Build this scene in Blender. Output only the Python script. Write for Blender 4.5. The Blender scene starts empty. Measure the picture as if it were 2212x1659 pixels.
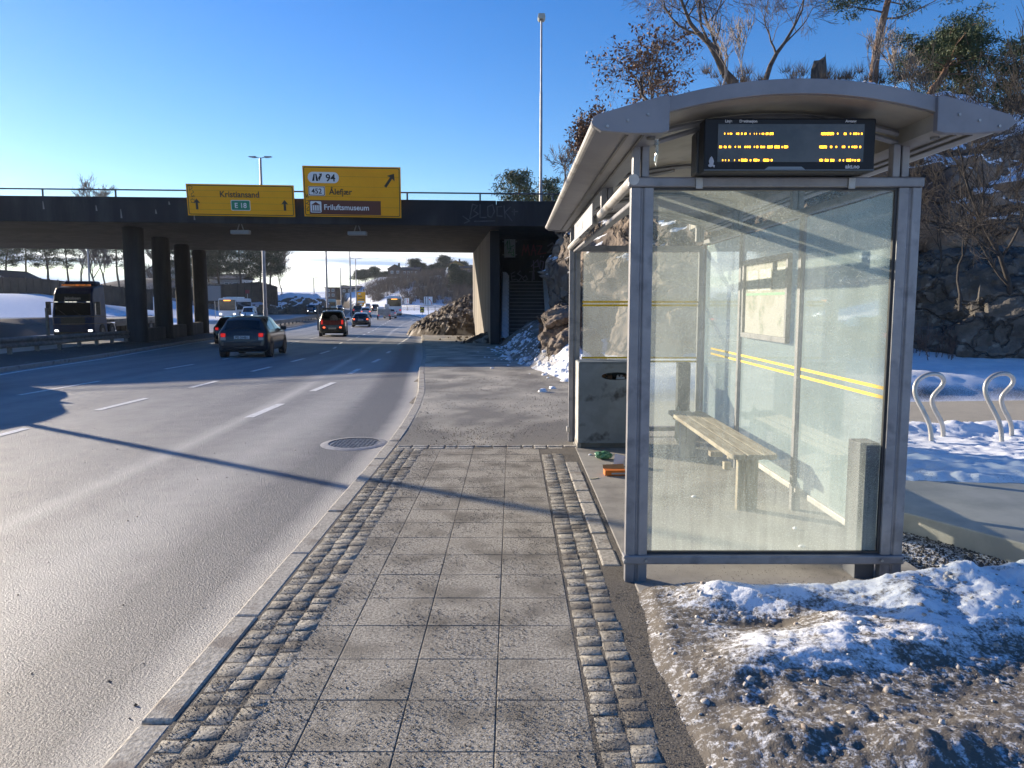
import bpy, math, random
import numpy as np
from mathutils import Vector, Matrix
random.seed(7)
SC = bpy.context.scene
COL = SC.collection
rad = math.radians
# ---------------------------------------------------------------- camera
cd = bpy.data.cameras.new("camera"); cam = bpy.data.objects.new("camera", cd); COL.objects.link(cam)
cam.location = (0, 0, 1.6)
cam.rotation_euler = (rad(90 - 6.0656), 0, rad(0.0))
cd.sensor_width = 36; cd.lens = 36 * 1661 / 2212.0
cd.shift_x = 4 / 2212.0 * -1 * 0
cd.clip_start = 0.05; cd.clip_end = 6000
SC.camera = cam
# ---------------------------------------------------------------- sun and sky
SUN_EL = rad(14.2); SUN_AZ = rad(-55.0)          # azimuth from +Y, towards -X
tosun = Vector((math.sin(SUN_AZ) * math.cos(SUN_EL), math.cos(SUN_AZ) * math.cos(SUN_EL), math.sin(SUN_EL)))
ld = bpy.data.lights.new("sun", 'SUN'); ld.energy = 5.0; ld.angle = rad(0.5); ld.color = (1.0, 0.86, 0.68)
sun = bpy.data.objects.new("sun", ld); COL.objects.link(sun)
sun.rotation_euler = (-tosun).to_track_quat('-Z', 'Y').to_euler()
w = bpy.data.worlds.new("World"); SC.world = w; w.use_nodes = True
nt = w.node_tree; N = nt.nodes; L = nt.links; N.clear()
out = N.new("ShaderNodeOutputWorld"); bg = N.new("ShaderNodeBackground")
sky = N.new("ShaderNodeTexSky"); sky.sky_type = 'NISHITA'; sky.sun_disc = False
sky.sun_elevation = SUN_EL; sky.sun_rotation = SUN_AZ
sky.air_density = 1.0; sky.dust_density = 0.1; sky.ozone_density = 3.0; sky.altitude = 0
bg.inputs[1].default_value = 0.098
tc = N.new("ShaderNodeTexCoord"); sep = N.new("ShaderNodeSeparateXYZ"); L.new(tc.outputs['Generated'], sep.inputs[0])
mp = N.new("ShaderNodeMapping"); mp.inputs['Scale'].default_value = (1.0, 1.0, 14.0); L.new(tc.outputs['Generated'], mp.inputs[0])
cn = N.new("ShaderNodeTexNoise"); cn.inputs['Scale'].default_value = 3.2; cn.inputs['Detail'].default_value = 6; cn.inputs['Roughness'].default_value = .55
L.new(mp.outputs[0], cn.inputs['Vector'])
def rng(src, a, b, c, d):
    m = N.new("ShaderNodeMapRange"); m.inputs[1].default_value = a; m.inputs[2].default_value = b
    m.inputs[3].default_value = c; m.inputs[4].default_value = d; L.new(src, m.inputs[0]); return m.outputs[0]
def mth(op, a, b=None):
    m = N.new("ShaderNodeMath"); m.operation = op
    for i, v in enumerate((a, b)):
        if v is None: continue
        if isinstance(v, (int, float)): m.inputs[i].default_value = v
        else: L.new(v, m.inputs[i])
    return m.outputs[0]
elev = rng(sep.outputs[2], 0.055, 0.115, 1, 0)
cm = rng(cn.outputs[0], 0.36, 0.56, 0.35, 1)
cloud = mth('MULTIPLY', elev, cm)
cn2 = N.new("ShaderNodeTexNoise"); cn2.inputs['Scale'].default_value = 5.5; cn2.inputs['Detail'].default_value = 5
L.new(mp.outputs[0], cn2.inputs['Vector'])
cc = N.new("ShaderNodeValToRGB"); cc.color_ramp.elements[0].position = .38; cc.color_ramp.elements[1].position = .58
cc.color_ramp.elements[0].color = (2.6, 3.4, 5.0, 1); cc.color_ramp.elements[1].color = (8.0, 8.0, 8.0, 1)
L.new(cn2.outputs[0], cc.inputs[0])
hs = N.new("ShaderNodeHueSaturation"); hs.inputs['Saturation'].default_value = 1.32; hs.inputs['Hue'].default_value = .516; hs.inputs['Value'].default_value = 1.0
L.new(sky.outputs[0], hs.inputs['Color'])
mx = N.new("ShaderNodeMix"); mx.data_type = 'RGBA'; L.new(cloud, mx.inputs[0]); L.new(hs.outputs[0], mx.inputs[6]); L.new(cc.outputs[0], mx.inputs[7])
L.new(mx.outputs[2], bg.inputs[0]); L.new(bg.outputs[0], out.inputs[0])
SC.view_settings.view_transform = 'Standard'; SC.view_settings.look = 'None'; SC.view_settings.gamma = 1
SC.view_settings.exposure = 1.02
SC.cycles.max_bounces = 8; SC.cycles.transparent_max_bounces = 24; SC.cycles.use_denoising = True
SC.cycles.caustics_reflective = False; SC.cycles.caustics_refractive = False
SC.cycles.sample_clamp_indirect = 6

# ---------------------------------------------------------------- numpy noise
_p = np.random.RandomState(3).permutation(512).astype(np.int64)
_p = np.concatenate([_p, _p, _p])
_g = np.random.RandomState(4).normal(size=(512, 3)); _g /= np.linalg.norm(_g, axis=1)[:, None]
def perlin(P):
    P = np.asarray(P, float); I = np.floor(P).astype(np.int64); F = P - I; I &= 511
    U = F * F * F * (F * (F * 6 - 15) + 10); r = 0
    for dx in (0, 1):
        for dy in (0, 1):
            for dz in (0, 1):
                h = _p[(_p[(_p[(I[:, 0] + dx) & 511] + I[:, 1] + dy) & 511] + I[:, 2] + dz) & 511]
                G = _g[h]; D = F - np.array([dx, dy, dz])
                wt = (U[:, 0] if dx else 1 - U[:, 0]) * (U[:, 1] if dy else 1 - U[:, 1]) * (U[:, 2] if dz else 1 - U[:, 2])
                r = r + wt * (G * D).sum(1)
    return r
def fbm(P, oct=4, gain=.5, ridged=False):
    P = np.asarray(P, float); a = 1; s = 0; t = 0
    for i in range(oct):
        n = perlin(P * (2.03 ** i) + i * 17.3)
        if ridged: n = 1 - 2.4 * np.abs(n)
        s = s + a * n; t += a; a *= gain
    return s / t
def n2(X, Y, sc, oct=4, z=0.0, **k):
    X = np.asarray(X, float); Y = np.asarray(Y, float)
    return fbm(np.stack([X.ravel() * sc, Y.ravel() * sc, np.full(X.size, z)], 1), oct, **k).reshape(X.shape)
def smooth(x, a, b):
    t = np.clip((np.asarray(x, float) - a) / (b - a), 0, 1); return t * t * (3 - 2 * t)

# ---------------------------------------------------------------- mesh helpers
class MB:
    def __init__(s): s.v = []; s.f = []
    def add(s, V, Fs):
        b = len(s.v); s.v.extend([tuple(p) for p in V]); s.f.extend([tuple(i + b for i in f) for f in Fs]); return s
    def box(s, x0, x1, y0, y1, z0, z1):
        return s.add([(x0,y0,z0),(x1,y0,z0),(x1,y1,z0),(x0,y1,z0),(x0,y0,z1),(x1,y0,z1),(x1,y1,z1),(x0,y1,z1)],
                     [(0,3,2,1),(4,5,6,7),(0,1,5,4),(1,2,6,5),(2,3,7,6),(3,0,4,7)])
    def obox(s, c, size, R):
        hx, hy, hz = [q / 2 for q in size]; V = []
        for z in (-hz, hz):
            for (x, y) in ((-hx,-hy),(hx,-hy),(hx,hy),(-hx,hy)):
                V.append(Vector(c) + R @ Vector((x, y, z)))
        return s.add(V, [(0,3,2,1),(4,5,6,7),(0,1,5,4),(1,2,6,5),(2,3,7,6),(3,0,4,7)])
    def prism(s, poly, a, b, axis='y'):       # poly in the other two axes, in order
        n = len(poly)
        def P(p, t):
            return {'y': (p[0], t, p[1]), 'x': (t, p[0], p[1]), 'z': (p[0], p[1], t)}[axis]
        V = [P(p, a) for p in poly] + [P(p, b) for p in poly]
        Fs = [tuple(range(n))[::-1], tuple(range(n, 2 * n))] + [(i, (i + 1) % n, n + (i + 1) % n, n + i) for i in range(n)]
        return s.add(V, Fs)
    def tube(s, pts, r, n=8, caps=True):
        pts = [Vector(p) for p in pts]; m = len(pts)
        if not isinstance(r, (list, tuple)): r = [r] * m
        V = []; up = None
        for i, p in enumerate(pts):
            d = (pts[min(i + 1, m - 1)] - pts[max(i - 1, 0)])
            if d.length < 1e-9: d = Vector((0, 0, 1))
            d.normalize()
            if up is None: up = Vector((0, 0, 1)) if abs(d.z) < .9 else Vector((1, 0, 0))
            a = d.cross(up)
            if a.length < 1e-6: a = d.orthogonal()
            a.normalize(); b = a.cross(d); up = b
            for k in range(n):
                t = 2 * math.pi * k / n; V.append(p + (a * math.cos(t) + b * math.sin(t)) * r[i])
        Fs = []
        for i in range(m - 1):
            for k in range(n):
                k2 = (k + 1) % n; Fs.append((i*n+k, i*n+k2, (i+1)*n+k2, (i+1)*n+k))
        if caps: Fs.append(tuple(range(n))[::-1]); Fs.append(tuple(range((m-1)*n, m*n)))
        return s.add(V, Fs)
    def cyl(s, c, r, h, n=20, axis='z', r2=None):
        d = {'z': Vector((0,0,1)), 'x': Vector((1,0,0)), 'y': Vector((0,1,0))}[axis]
        return s.tube([Vector(c), Vector(c) + d * h], [r, r if r2 is None else r2], n)
    def grid(s, nx, ny, fn):
        V = [fn(i / (nx - 1), j / (ny - 1)) for j in range(ny) for i in range(nx)]
        return s.add(V, [(j*nx+i, j*nx+i+1, (j+1)*nx+i+1, (j+1)*nx+i) for j in range(ny-1) for i in range(nx-1)])
def setp(o, label=None, cat=None, group=None, kind=None):
    for k, v in (('label', label), ('category', cat), ('group', group), ('kind', kind)):
        if v: o[k] = v
    return o
def off_of(o):
    v = Vector((0, 0, 0))
    while o is not None: v += o.location; o = o.parent
    return v
def link(name, me, mat, parent=None, world=False):
    o = bpy.data.objects.new(name, me); COL.objects.link(o)
    for m in (mat if isinstance(mat, (list, tuple)) else [mat]): me.materials.append(m)
    if parent is not None:
        o.parent = parent
        if world: me.transform(Matrix.Translation(-off_of(parent)))
    return o
def obj(name, mb, mat, parent=None, bevel=0, smooth=False, world=False, seg=2, angle=35):
    me = bpy.data.meshes.new(name); me.from_pydata(mb.v, [], mb.f); me.validate(); me.update()
    o = link(name, me, mat, parent, world)
    if smooth: shade(me, angle)
    if bevel:
        b = o.modifiers.new("bevel", 'BEVEL'); b.width = bevel; b.segments = seg; b.limit_method = 'ANGLE'; b.angle_limit = rad(40)
        b.harden_normals = False
    return o
def shade(me, angle=35):
    me.polygons.foreach_set('use_smooth', [True] * len(me.polygons))
    try: me.set_sharp_from_angle(angle=rad(angle))
    except Exception: pass
def npmesh(name, V, F, mat, parent=None, sm=True, attrs=None, world=False, angle=None):
    V = np.asarray(V, np.float32); F = np.asarray(F, np.int32); k = F.shape[1]
    me = bpy.data.meshes.new(name); me.vertices.add(len(V)); me.vertices.foreach_set('co', V.ravel())
    me.loops.add(F.size); me.loops.foreach_set('vertex_index', F.ravel())
    me.polygons.add(len(F)); me.polygons.foreach_set('loop_start', np.arange(0, F.size, k, dtype=np.int32))
    me.polygons.foreach_set('loop_total', np.full(len(F), k, np.int32))
    me.update(calc_edges=True)
    if sm:
        me.polygons.foreach_set('use_smooth', np.ones(len(F), bool))
        if angle: me.set_sharp_from_angle(angle=rad(angle))
    for a, val in (attrs or {}).items():
        at = me.attributes.new(a, 'FLOAT', 'POINT'); at.data.foreach_set('value', np.asarray(val, np.float32).ravel())
    return link(name, me, mat, parent, world)
def gridF(nx, ny):
    i, j = np.meshgrid(np.arange(nx - 1), np.arange(ny - 1)); a = (j * nx + i).ravel()
    return np.stack([a, a + 1, a + nx + 1, a + nx], 1)
def thing(name, label, cat, loc=(0, 0, 0), rotz=0, group=None):
    o = bpy.data.objects.new(name, None); COL.objects.link(o); o.empty_display_size = .2
    o.location = loc; o.rotation_euler = (0, 0, rotz); return setp(o, label, cat, group)
def dup(root, loc, rotz=None, label=None, group=None, scale=None):
    def cp(o, par):
        c = o.copy(); COL.objects.link(c)
        if par is not None: c.parent = par
        for ch in o.children: cp(ch, c)
        return c
    r = cp(root, None); r.location = loc
    if rotz is not None: r.rotation_euler = (0, 0, rotz)
    if scale: r.scale = scale if isinstance(scale, tuple) else (scale,) * 3
    if label: r['label'] = label
    if group: r['group'] = group
    return r

# ---------------------------------------------------------------- materials
def mat_base(name):
    m = bpy.data.materials.new(name); m.use_nodes = True; nt = m.node_tree
    return m, nt, nt.nodes['Principled BSDF']
def M(name, col, col2=None, scale=5, rough=.6, rough2=None, metal=0, bump=0, bscale=40, spec=None, detail=6, ramp=(.4, .62),
      stretch=None, emit=None, estr=1, coat=0, third=None, tscale=1.0, tramp=(.5, .6), wave=None):
    m, nt, b = mat_base(name); N = nt.nodes; Lk = nt.links
    b.inputs['Base Color'].default_value = (*col, 1); b.inputs['Roughness'].default_value = rough; b.inputs['Metallic'].default_value = metal
    if spec is not None: b.inputs['Specular IOR Level'].default_value = spec
    if coat: b.inputs['Coat Weight'].default_value = coat; b.inputs['Coat Roughness'].default_value = .08
    if emit: b.inputs['Emission Color'].default_value = (*emit, 1); b.inputs['Emission Strength'].default_value = estr
    if col2 or bump:
        g = N.new('ShaderNodeNewGeometry'); vec = g.outputs['Position']
        if stretch:
            mp = N.new('ShaderNodeMapping'); mp.inputs['Scale'].default_value = stretch; Lk.new(vec, mp.inputs[0]); svec = mp.outputs[0]
        else: svec = vec
    if col2:
        n = N.new('ShaderNodeTexNoise'); n.inputs['Scale'].default_value = scale; n.inputs['Detail'].default_value = detail; n.inputs['Roughness'].default_value = .62
        Lk.new(svec, n.inputs['Vector'])
        r = N.new('ShaderNodeValToRGB'); r.color_ramp.elements[0].position = ramp[0]; r.color_ramp.elements[1].position = ramp[1]
        r.color_ramp.elements[0].color = (*col, 1); r.color_ramp.elements[1].color = (*col2, 1); Lk.new(n.outputs[0], r.inputs[0]); cout = r.outputs[0]
        if third:
            n3 = N.new('ShaderNodeTexNoise'); n3.inputs['Scale'].default_value = tscale; n3.inputs['Detail'].default_value = 5; Lk.new(vec, n3.inputs['Vector'])
            mr = N.new('ShaderNodeMapRange'); mr.inputs[1].default_value = tramp[0]; mr.inputs[2].default_value = tramp[1]; Lk.new(n3.outputs[0], mr.inputs[0])
            mxx = N.new('ShaderNodeMix'); mxx.data_type = 'RGBA'; Lk.new(mr.outputs[0], mxx.inputs[0]); Lk.new(cout, mxx.inputs[6]); mxx.inputs[7].default_value = (*third, 1); cout = mxx.outputs[2]
        Lk.new(cout, b.inputs['Base Color'])
        if rough2 is not None:
            mr = N.new('ShaderNodeMapRange'); mr.inputs[1].default_value = ramp[0]; mr.inputs[2].default_value = ramp[1]
            mr.inputs[3].default_value = rough; mr.inputs[4].default_value = rough2; Lk.new(n.outputs[0], mr.inputs[0]); Lk.new(mr.outputs[0], b.inputs['Roughness'])
    if bump:
        n4 = N.new('ShaderNodeTexNoise'); n4.inputs['Scale'].default_value = bscale; n4.inputs['Detail'].default_value = 5; n4.inputs['Roughness'].default_value = .6
        Lk.new(vec, n4.inputs['Vector'])
        bp = N.new('ShaderNodeBump'); bp.inputs['Strength'].default_value = 1; bp.inputs['Distance'].default_value = bump
        Lk.new(n4.outputs[0], bp.inputs['Height']); Lk.new(bp.outputs[0], b.inputs['Normal'])
    return m
def attr_mix(m, attr, col, a=.35, b=.65, nscale=30, namp=.5, rough=None):
    """blend the base colour towards col by a point attribute broken up with noise"""
    nt = m.node_tree; N = nt.nodes; Lk = nt.links; bs = N['Principled BSDF']
    at = N.new('ShaderNodeAttribute'); at.attribute_name = attr
    g = N.new('ShaderNodeNewGeometry'); n = N.new('ShaderNodeTexNoise'); n.inputs['Scale'].default_value = nscale; n.inputs['Detail'].default_value = 6; n.inputs['Roughness'].default_value = .7
    Lk.new(g.outputs['Position'], n.inputs['Vector'])
    s1 = N.new('ShaderNodeMath'); s1.operation = 'MULTIPLY_ADD'; Lk.new(n.outputs[0], s1.inputs[0]); s1.inputs[1].default_value = namp * 2; s1.inputs[2].default_value = -namp
    s2 = N.new('ShaderNodeMath'); s2.operation = 'ADD'; Lk.new(s1.outputs[0], s2.inputs[0]); Lk.new(at.outputs['Fac'], s2.inputs[1])
    mr = N.new('ShaderNodeMapRange'); mr.inputs[1].default_value = a; mr.inputs[2].default_value = b; Lk.new(s2.outputs[0], mr.inputs[0])
    mx = N.new('ShaderNodeMix'); mx.data_type = 'RGBA'; Lk.new(mr.outputs[0], mx.inputs[0])
    inp = bs.inputs['Base Color']
    if inp.is_linked: Lk.new(inp.links[0].from_socket, mx.inputs[6])
    else: mx.inputs[6].default_value = inp.default_value
    mx.inputs[7].default_value = (*col, 1); Lk.new(mx.outputs[2], inp)
    if rough is not None:
        r2 = N.new('ShaderNodeMapRange'); r2.inputs[3].default_value = bs.inputs['Roughness'].default_value; r2.inputs[4].default_value = rough
        Lk.new(mr.outputs[0], r2.inputs[0]); Lk.new(r2.outputs[0], bs.inputs['Roughness'])
    return m

SNOW = M('snow', (.78,.82,.88), (.9,.92,.95), 3, .55, bump=.02, bscale=14)
SNOWG = M('snow_ground', (.78,.82,.88), (.9,.92,.95), 3, .55, bump=.012, bscale=45)
attr_mix(SNOWG, 'dirt', (.075,.062,.05), .42, .58, 16, .55, .8)
SNOWN = M('snow_crust', (.80,.84,.9), (.92,.94,.97), 4, .5, bump=.004, bscale=120)
attr_mix(SNOWN, 'dirt', (.13,.112,.09), .34, .74, 60, .75, .8)
DIRT = M('dirt', (.16,.125,.09), (.06,.045,.035), 3, .9, bump=.05, bscale=9, third=(.42,.38,.33), tscale=1.2, tramp=(.52,.62))
ICE = M('dirty_snow_clods', (.62,.6,.57), (.25,.2,.16), 6, .6, bump=.01, bscale=40)
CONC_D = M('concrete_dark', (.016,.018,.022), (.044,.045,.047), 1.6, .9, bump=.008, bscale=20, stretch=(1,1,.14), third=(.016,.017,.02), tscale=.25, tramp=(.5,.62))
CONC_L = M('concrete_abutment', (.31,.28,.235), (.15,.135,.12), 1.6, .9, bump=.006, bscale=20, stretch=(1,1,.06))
CONC = M('concrete_slab', (.34,.32,.28), (.25,.235,.21), 2, .85, bump=.002, bscale=160, third=(.16,.15,.135), tscale=1.4, tramp=(.54,.66))
METAL = M('aluminium_grey', (.225,.225,.235), (.285,.28,.285), 6, .45, metal=.25, bump=.0006, bscale=60, third=(.17,.168,.18), tscale=9, tramp=(.55,.7))
METALL = M('aluminium_light', (.55,.53,.50), (.46,.44,.41), 8, .5, metal=.25, third=(.30,.27,.23), tscale=5, tramp=(.56,.68))
ROOFM = M('roof_panel_grey', (.24,.24,.255), (.195,.195,.21), 3, .5, metal=.15, bump=.0008, bscale=25)
ROOFU = M('roof_underside', (.38,.35,.30), (.29,.265,.225), 2.2, .5, metal=.1, third=(.25,.225,.19), tscale=3.5, tramp=(.55,.66), bump=.0015, bscale=12)
GALV = M('galvanised', (.42,.42,.41), (.3,.3,.29), 8, .5, metal=.5)
GALVD = M('galvanised_dirty', (.22,.21,.19), (.13,.125,.115), 4, .7, metal=.2)
BLACKP = M('black_plastic', (.02,.021,.024), (.035,.036,.038), 12, .45)
RUBBER = M('rubber', (.018,.018,.018), rough=.8)
WHITEP = M('white_paint', (.75,.75,.73), rough=.5)
YEL = M('traffic_yellow', (.98,.43,.004), (.93,.39,.004), 1.2, .5, spec=.3)
BLK = M('black_film', (.012,.012,.012), rough=.5)
GRN = M('green_film', (.0,.22,.10), rough=.45)
BRN = M('brown_film', (.12,.028,.016), rough=.5)
WHT = M('white_film', (.78,.78,.76), rough=.5)
WOOD = M('bench_wood', (.42,.37,.27), (.24,.2,.14), 6, .8, stretch=(6,.6,1), bump=.002, bscale=60)
BARK = M('bark_dark', (.06,.05,.042), (.12,.10,.085), 6, .9, bump=.02, bscale=12)
BARKP = M('bark_pine', (.20,.115,.07), (.09,.065,.05), 4, .9, bump=.02, bscale=10)
TWIG = M('twig', (.11,.088,.08), (.07,.056,.05), 3, .8)
TWIGD = M('twig_shade', (.045,.037,.032), (.028,.024,.021), 3, .85)  # darker copy of TWIG: shade at the right edge put into the colour
BARKD = M('bark_shade', (.035,.03,.026), (.06,.052,.045), 6, .9, bump=.02, bscale=12)  # darker copy of BARK with that same shade painted in
TWIGL = M('twig_light', (.30,.26,.23), (.2,.17,.15), 3, .8)
NEED = M('needles', (.03,.055,.022), (.07,.095,.036), 1.5, .7)
NEEDF = M('needles_far', (.035,.052,.03), (.06,.075,.04), 1.0, .8)
LEAFB = M('dead_leaves', (.11,.055,.03), (.19,.10,.055), 3, .7)
TYRE = RUBBER
GLASSD = M('car_glass', (.012,.014,.016), rough=.06, spec=.6)
CHROME = M('rim_metal', (.35,.35,.36), rough=.35, metal=.7)
REDL = M('tail_light', (.35,.01,.01), rough=.25, emit=(1,.03,.02), estr=.25)
REDON = M('tail_light_lit', (.6,.05,.02), rough=.25, emit=(1,.10,.03), estr=2)
HEADON = M('head_light_lit', (.9,.9,.9), rough=.2, emit=(1,.98,.92), estr=3.5)
PLATE = M('number_plate', (.55,.55,.55), rough=.5)
def paint(name, c, rough=.35, dirt=True):
    return M(name, c, tuple(.5 * q + .04 for q in c) if dirt else None, 2.2, rough, coat=.35, ramp=(.5, .72))

# ---------------------------------------------------------------- levels and lines of the place
ZY = [-100, 12, 20, 27, 40, 53, 79, 95, 110, 150, 400, 3000]
ZZ = [-.12, -.12, -.2, -.35, -.57, -.75, -.95, -.92, -.8, -.6, -.6, -.6]
def zr(Y): return np.interp(Y, ZY, ZZ)
def interp(xs, ys): return lambda Y: np.interp(Y, xs, ys)
kerbX = interp([-60, 8.6, 10, 11.7, 14, 18.9, 25.7, 36.6, 51.2, 64, 90, 110, 150, 230, 330], [-1.43, -1.43, -1.46, -1.54, -1.72, -2.3, -3.0, -4.28, -6.0, -7.6, -10.2, -11.5, -20.5, -42, -75])
cY = interp([-60, 17, 20, 26, 33, 43, 48, 57, 69, 81, 100, 136, 200, 330], [0, 0, -.15, -.5, -1.1, -2.85, -3.3, -4.3, -5.7, -7.3, -9.4, -13.2, -26, -60])
rightL = interp([-60, 17, 26, 39.7, 49.5, 60, 74, 91, 102, 136, 200, 330], [-3.9, -3.95, -4.5, -5.87, -6.7, -7.8, -9.2, -10.9, -11.7, -16.2, -31, -66])
laneA = lambda Y: -6.65 + cY(Y)
laneB = lambda Y: -9.3 + cY(Y)
solidL = interp([-60, 18, 25.6, 41.7, 55, 76, 92, 115, 136, 200, 330], [-12.1, -12.5, -13.9, -17.3, -19.0, -21.8, -23.6, -26.4, -28.6, -41, -76])
medR = lambda Y: solidL(Y) - .35
railX = interp([-60, 24.8, 36.3, 55, 76, 92, 119, 150, 200, 330], [-10.5, -16.04, -18.2, -20.6, -23.1, -25.2, -28.6, -33.5, -44, -79])
oncR = lambda Y: railX(Y) - 1.6
oncL = lambda Y: railX(Y) - 13.5
def walkR(Y):   # right-hand edge of the pavement
    return np.interp(Y, [-60, 8.5, 12, 14.5, 17, 21, 28, 36, 60], [.6, .62, 1.9, 1.2, .75, .05, -.5, -.85, -3.0])
# ================================================================ GROUND
def hills(X, Y):
    z = zr(Y) + 0.0
    # far hill beyond the interchange (right of the carriageways)
    t = smooth(Y, 225 + 45 * smooth(-X, 35, 60), 320)
    prof = np.interp(X, [-260, -150, -100, -89, -77, -66, -54, -39, -14, 40, 120, 300], [4, 5, 4.5, 4.6, 6.2, 8.2, 12.4, 13.5, 15.5, 22, 26, 20])
    z = z + t * (prof + 1.2 * n2(X, Y, .03, 3))
    # left snow slope and terrace
    e = oncL(Y) - 2
    d = np.clip(e - X, 0, 400)
    lf = smooth(d, 2, 26) * (3.6 + 1.0 * smooth(d, 26, 60)) * smooth(Y, 40, 75) * (1 - smooth(Y, 118, 170))
    z = z + lf
    # rocky knoll
    z = z + 6.2 * np.exp(-(((X + 66) / 17) ** 2) ** 1.6 - (((Y - 158) / 22) ** 2) ** 1.4)
    # right-hand hill beyond the rock and behind the bridge
    r = smooth(X, 13, 30) * smooth(Y, 11, 30) * 5 + smooth(X, 0, 8) * smooth(Y, 34, 48) * 6.0
    z = z + r + smooth(X, 3, 18) * smooth(Y, 12, 24) * 1.1
    # general far rise
    z = z + smooth(np.hypot(X, Y), 500, 1500) * 16 * (1 + .5 * n2(X, Y, .002, 3))
    return z
def axis(segs):
    o = [segs[0][0]]
    for a, b, st in segs:
        k = max(1, int(round((b - a) / st))); o += list(np.linspace(a, b, k + 1)[1:])
    return np.array(o)
gx = axis([(-1600, -300, 100), (-300, -120, 9), (-120, -30, 1.5), (-30, 4, .8), (4, 30, 1.2), (30, 120, 8), (120, 1600, 110)])
gy = axis([(-60, 4, 3), (4, 60, .9), (60, 180, 1.6), (180, 340, 4), (340, 600, 25), (600, 3000, 120)])
X, Y = np.meshgrid(gx, gy)
Z = hills(X, Y)
kx = kerbX(Y); ol = oncL(Y) - .4
inroad = (X > ol - .6) & (X < kx + .3)
Z = np.where(inroad, zr(Y) - .12, Z + .0)
right = (X >= kx + .3)
wr = walkR(Y)
Z = np.where(right & (X < np.maximum(wr, 3.2)) & (Y < 60), zr(Y) + .12 - .06, Z)
Z = np.where(right & (X < 18) & (Y < 12.6), -.06, Z)
bank = smooth(ol - X, .3, 2) * (1 - smooth(ol - X, 4, 8)) * 1.15 * (Y > 20) * (1 - smooth(Y, 70, 80))
Z = Z + np.where(X < ol, bank + .12 * n2(X, Y, .5, 4), 0)
dirt = np.where((ol - X > 0) & (ol - X < 6.5) & (Y < 75), .95, 0.0)
dirt = np.where((Y > 215), .42 + .5 * n2(X, Y, .03, 4), dirt)
dirt = np.where((np.abs(X + 66) < 24) & (np.abs(Y - 158) < 26), .62 + .3 * n2(X, Y, .12, 3), dirt)
dirt = np.where(right & (X < 12) & (Y < 33) & (Y > 12.6), .25, dirt)
dirt = np.where(inroad, 1.0, dirt)
dirt = np.where((X < -30) & (Y < 118) & (Y > 76), .12 + .35 * smooth(ol - X, 3, 0), dirt)
dirt = np.where((Z > 4.3) & (X < -40) & (Y < 140), .8, dirt)
V = np.stack([X.ravel(), Y.ravel(), Z.ravel()], 1)
setp(npmesh('ground', V, gridF(len(gx), len(gy)), SNOWG, attrs={'dirt': dirt.ravel()}), kind='structure')

def strip(name, left, rightf, y0, y1, zoff, mat, st=.8, nx=2, label=None):
    ys = axis([(y0, min(y1, 60), st)] + ([(60, y1, 3)] if y1 > 60 else []))
    s = np.linspace(0, 1, nx); S, YY = np.meshgrid(s, ys)
    XX = left(YY) * (1 - S) + rightf(YY) * S
    V = np.stack([XX.ravel(), YY.ravel(), (zr(YY) + zoff).ravel()], 1)
    return V, gridF(nx, len(ys)), XX, YY
# asphalt: grey, salted, polished by wheels; bands follow the lanes (attribute 'lane')
def asphalt(name, lo, hi, salt, b=.0035):
    m = M(name, lo, hi, 120, .56, bump=b, bscale=95, ramp=(.35, .65), detail=3)
    attr_mix(m, 'salt', salt, .05, 1.1, 3.0, .28)
    return m
ASPH = asphalt('asphalt_main', (.055,.06,.072), (.20,.20,.205), (.50,.485,.455), .017)
ASPH2 = asphalt('asphalt_walk', (.10,.09,.07), (.33,.30,.24), (.58,.53,.42), .014)
def road(name, l, r, y0, y1, mat, zoff=0, saltfn=None):
    V, F, XX, YY = strip(name, l, r, y0, y1, zoff, mat, .8, 60)
    salt = saltfn(XX, YY)
    setp(npmesh(name, V, F, mat, attrs={'salt': salt.ravel()}), kind='structure')
def salt_main(X, Y):
    d = X - kerbX(Y)
    s = .42 + .55 * n2(X * 1.0, Y * .05, 1.5, 4) + .12 * n2(X, Y, 3, 4)
    s += 1.1 * np.exp(-((d + .04) / .15) ** 2)            # salted gutter along the kerb
    s -= 1.0 * np.exp(-((d + .60) / .27) ** 2)           # dark wheel track beside it
    s += .18 * np.exp(-((d + 1.5) / .45) ** 2)
    s += .75 * np.exp(-((d + 2.42) / .085) ** 2) * (n2(X, Y, .5, 3) > -.25)
    for k in (2.9, 4.3, 5.7, 7.1, 8.4, 9.9): s -= .10 * np.exp(-((d + k) / .30) ** 2)
    return np.clip(s, 0, 1.1)
road('road', lambda Y: solidL(Y) - .33, lambda Y: kerbX(Y) + .02, -40, 330, ASPH, 0, salt_main)
road('oncoming_road', lambda Y: oncL(Y), lambda Y: oncR(Y), 5, 330, ASPH, .004, lambda X, Y: .45 + .4 * n2(X, Y * .1, .6, 3))

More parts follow.
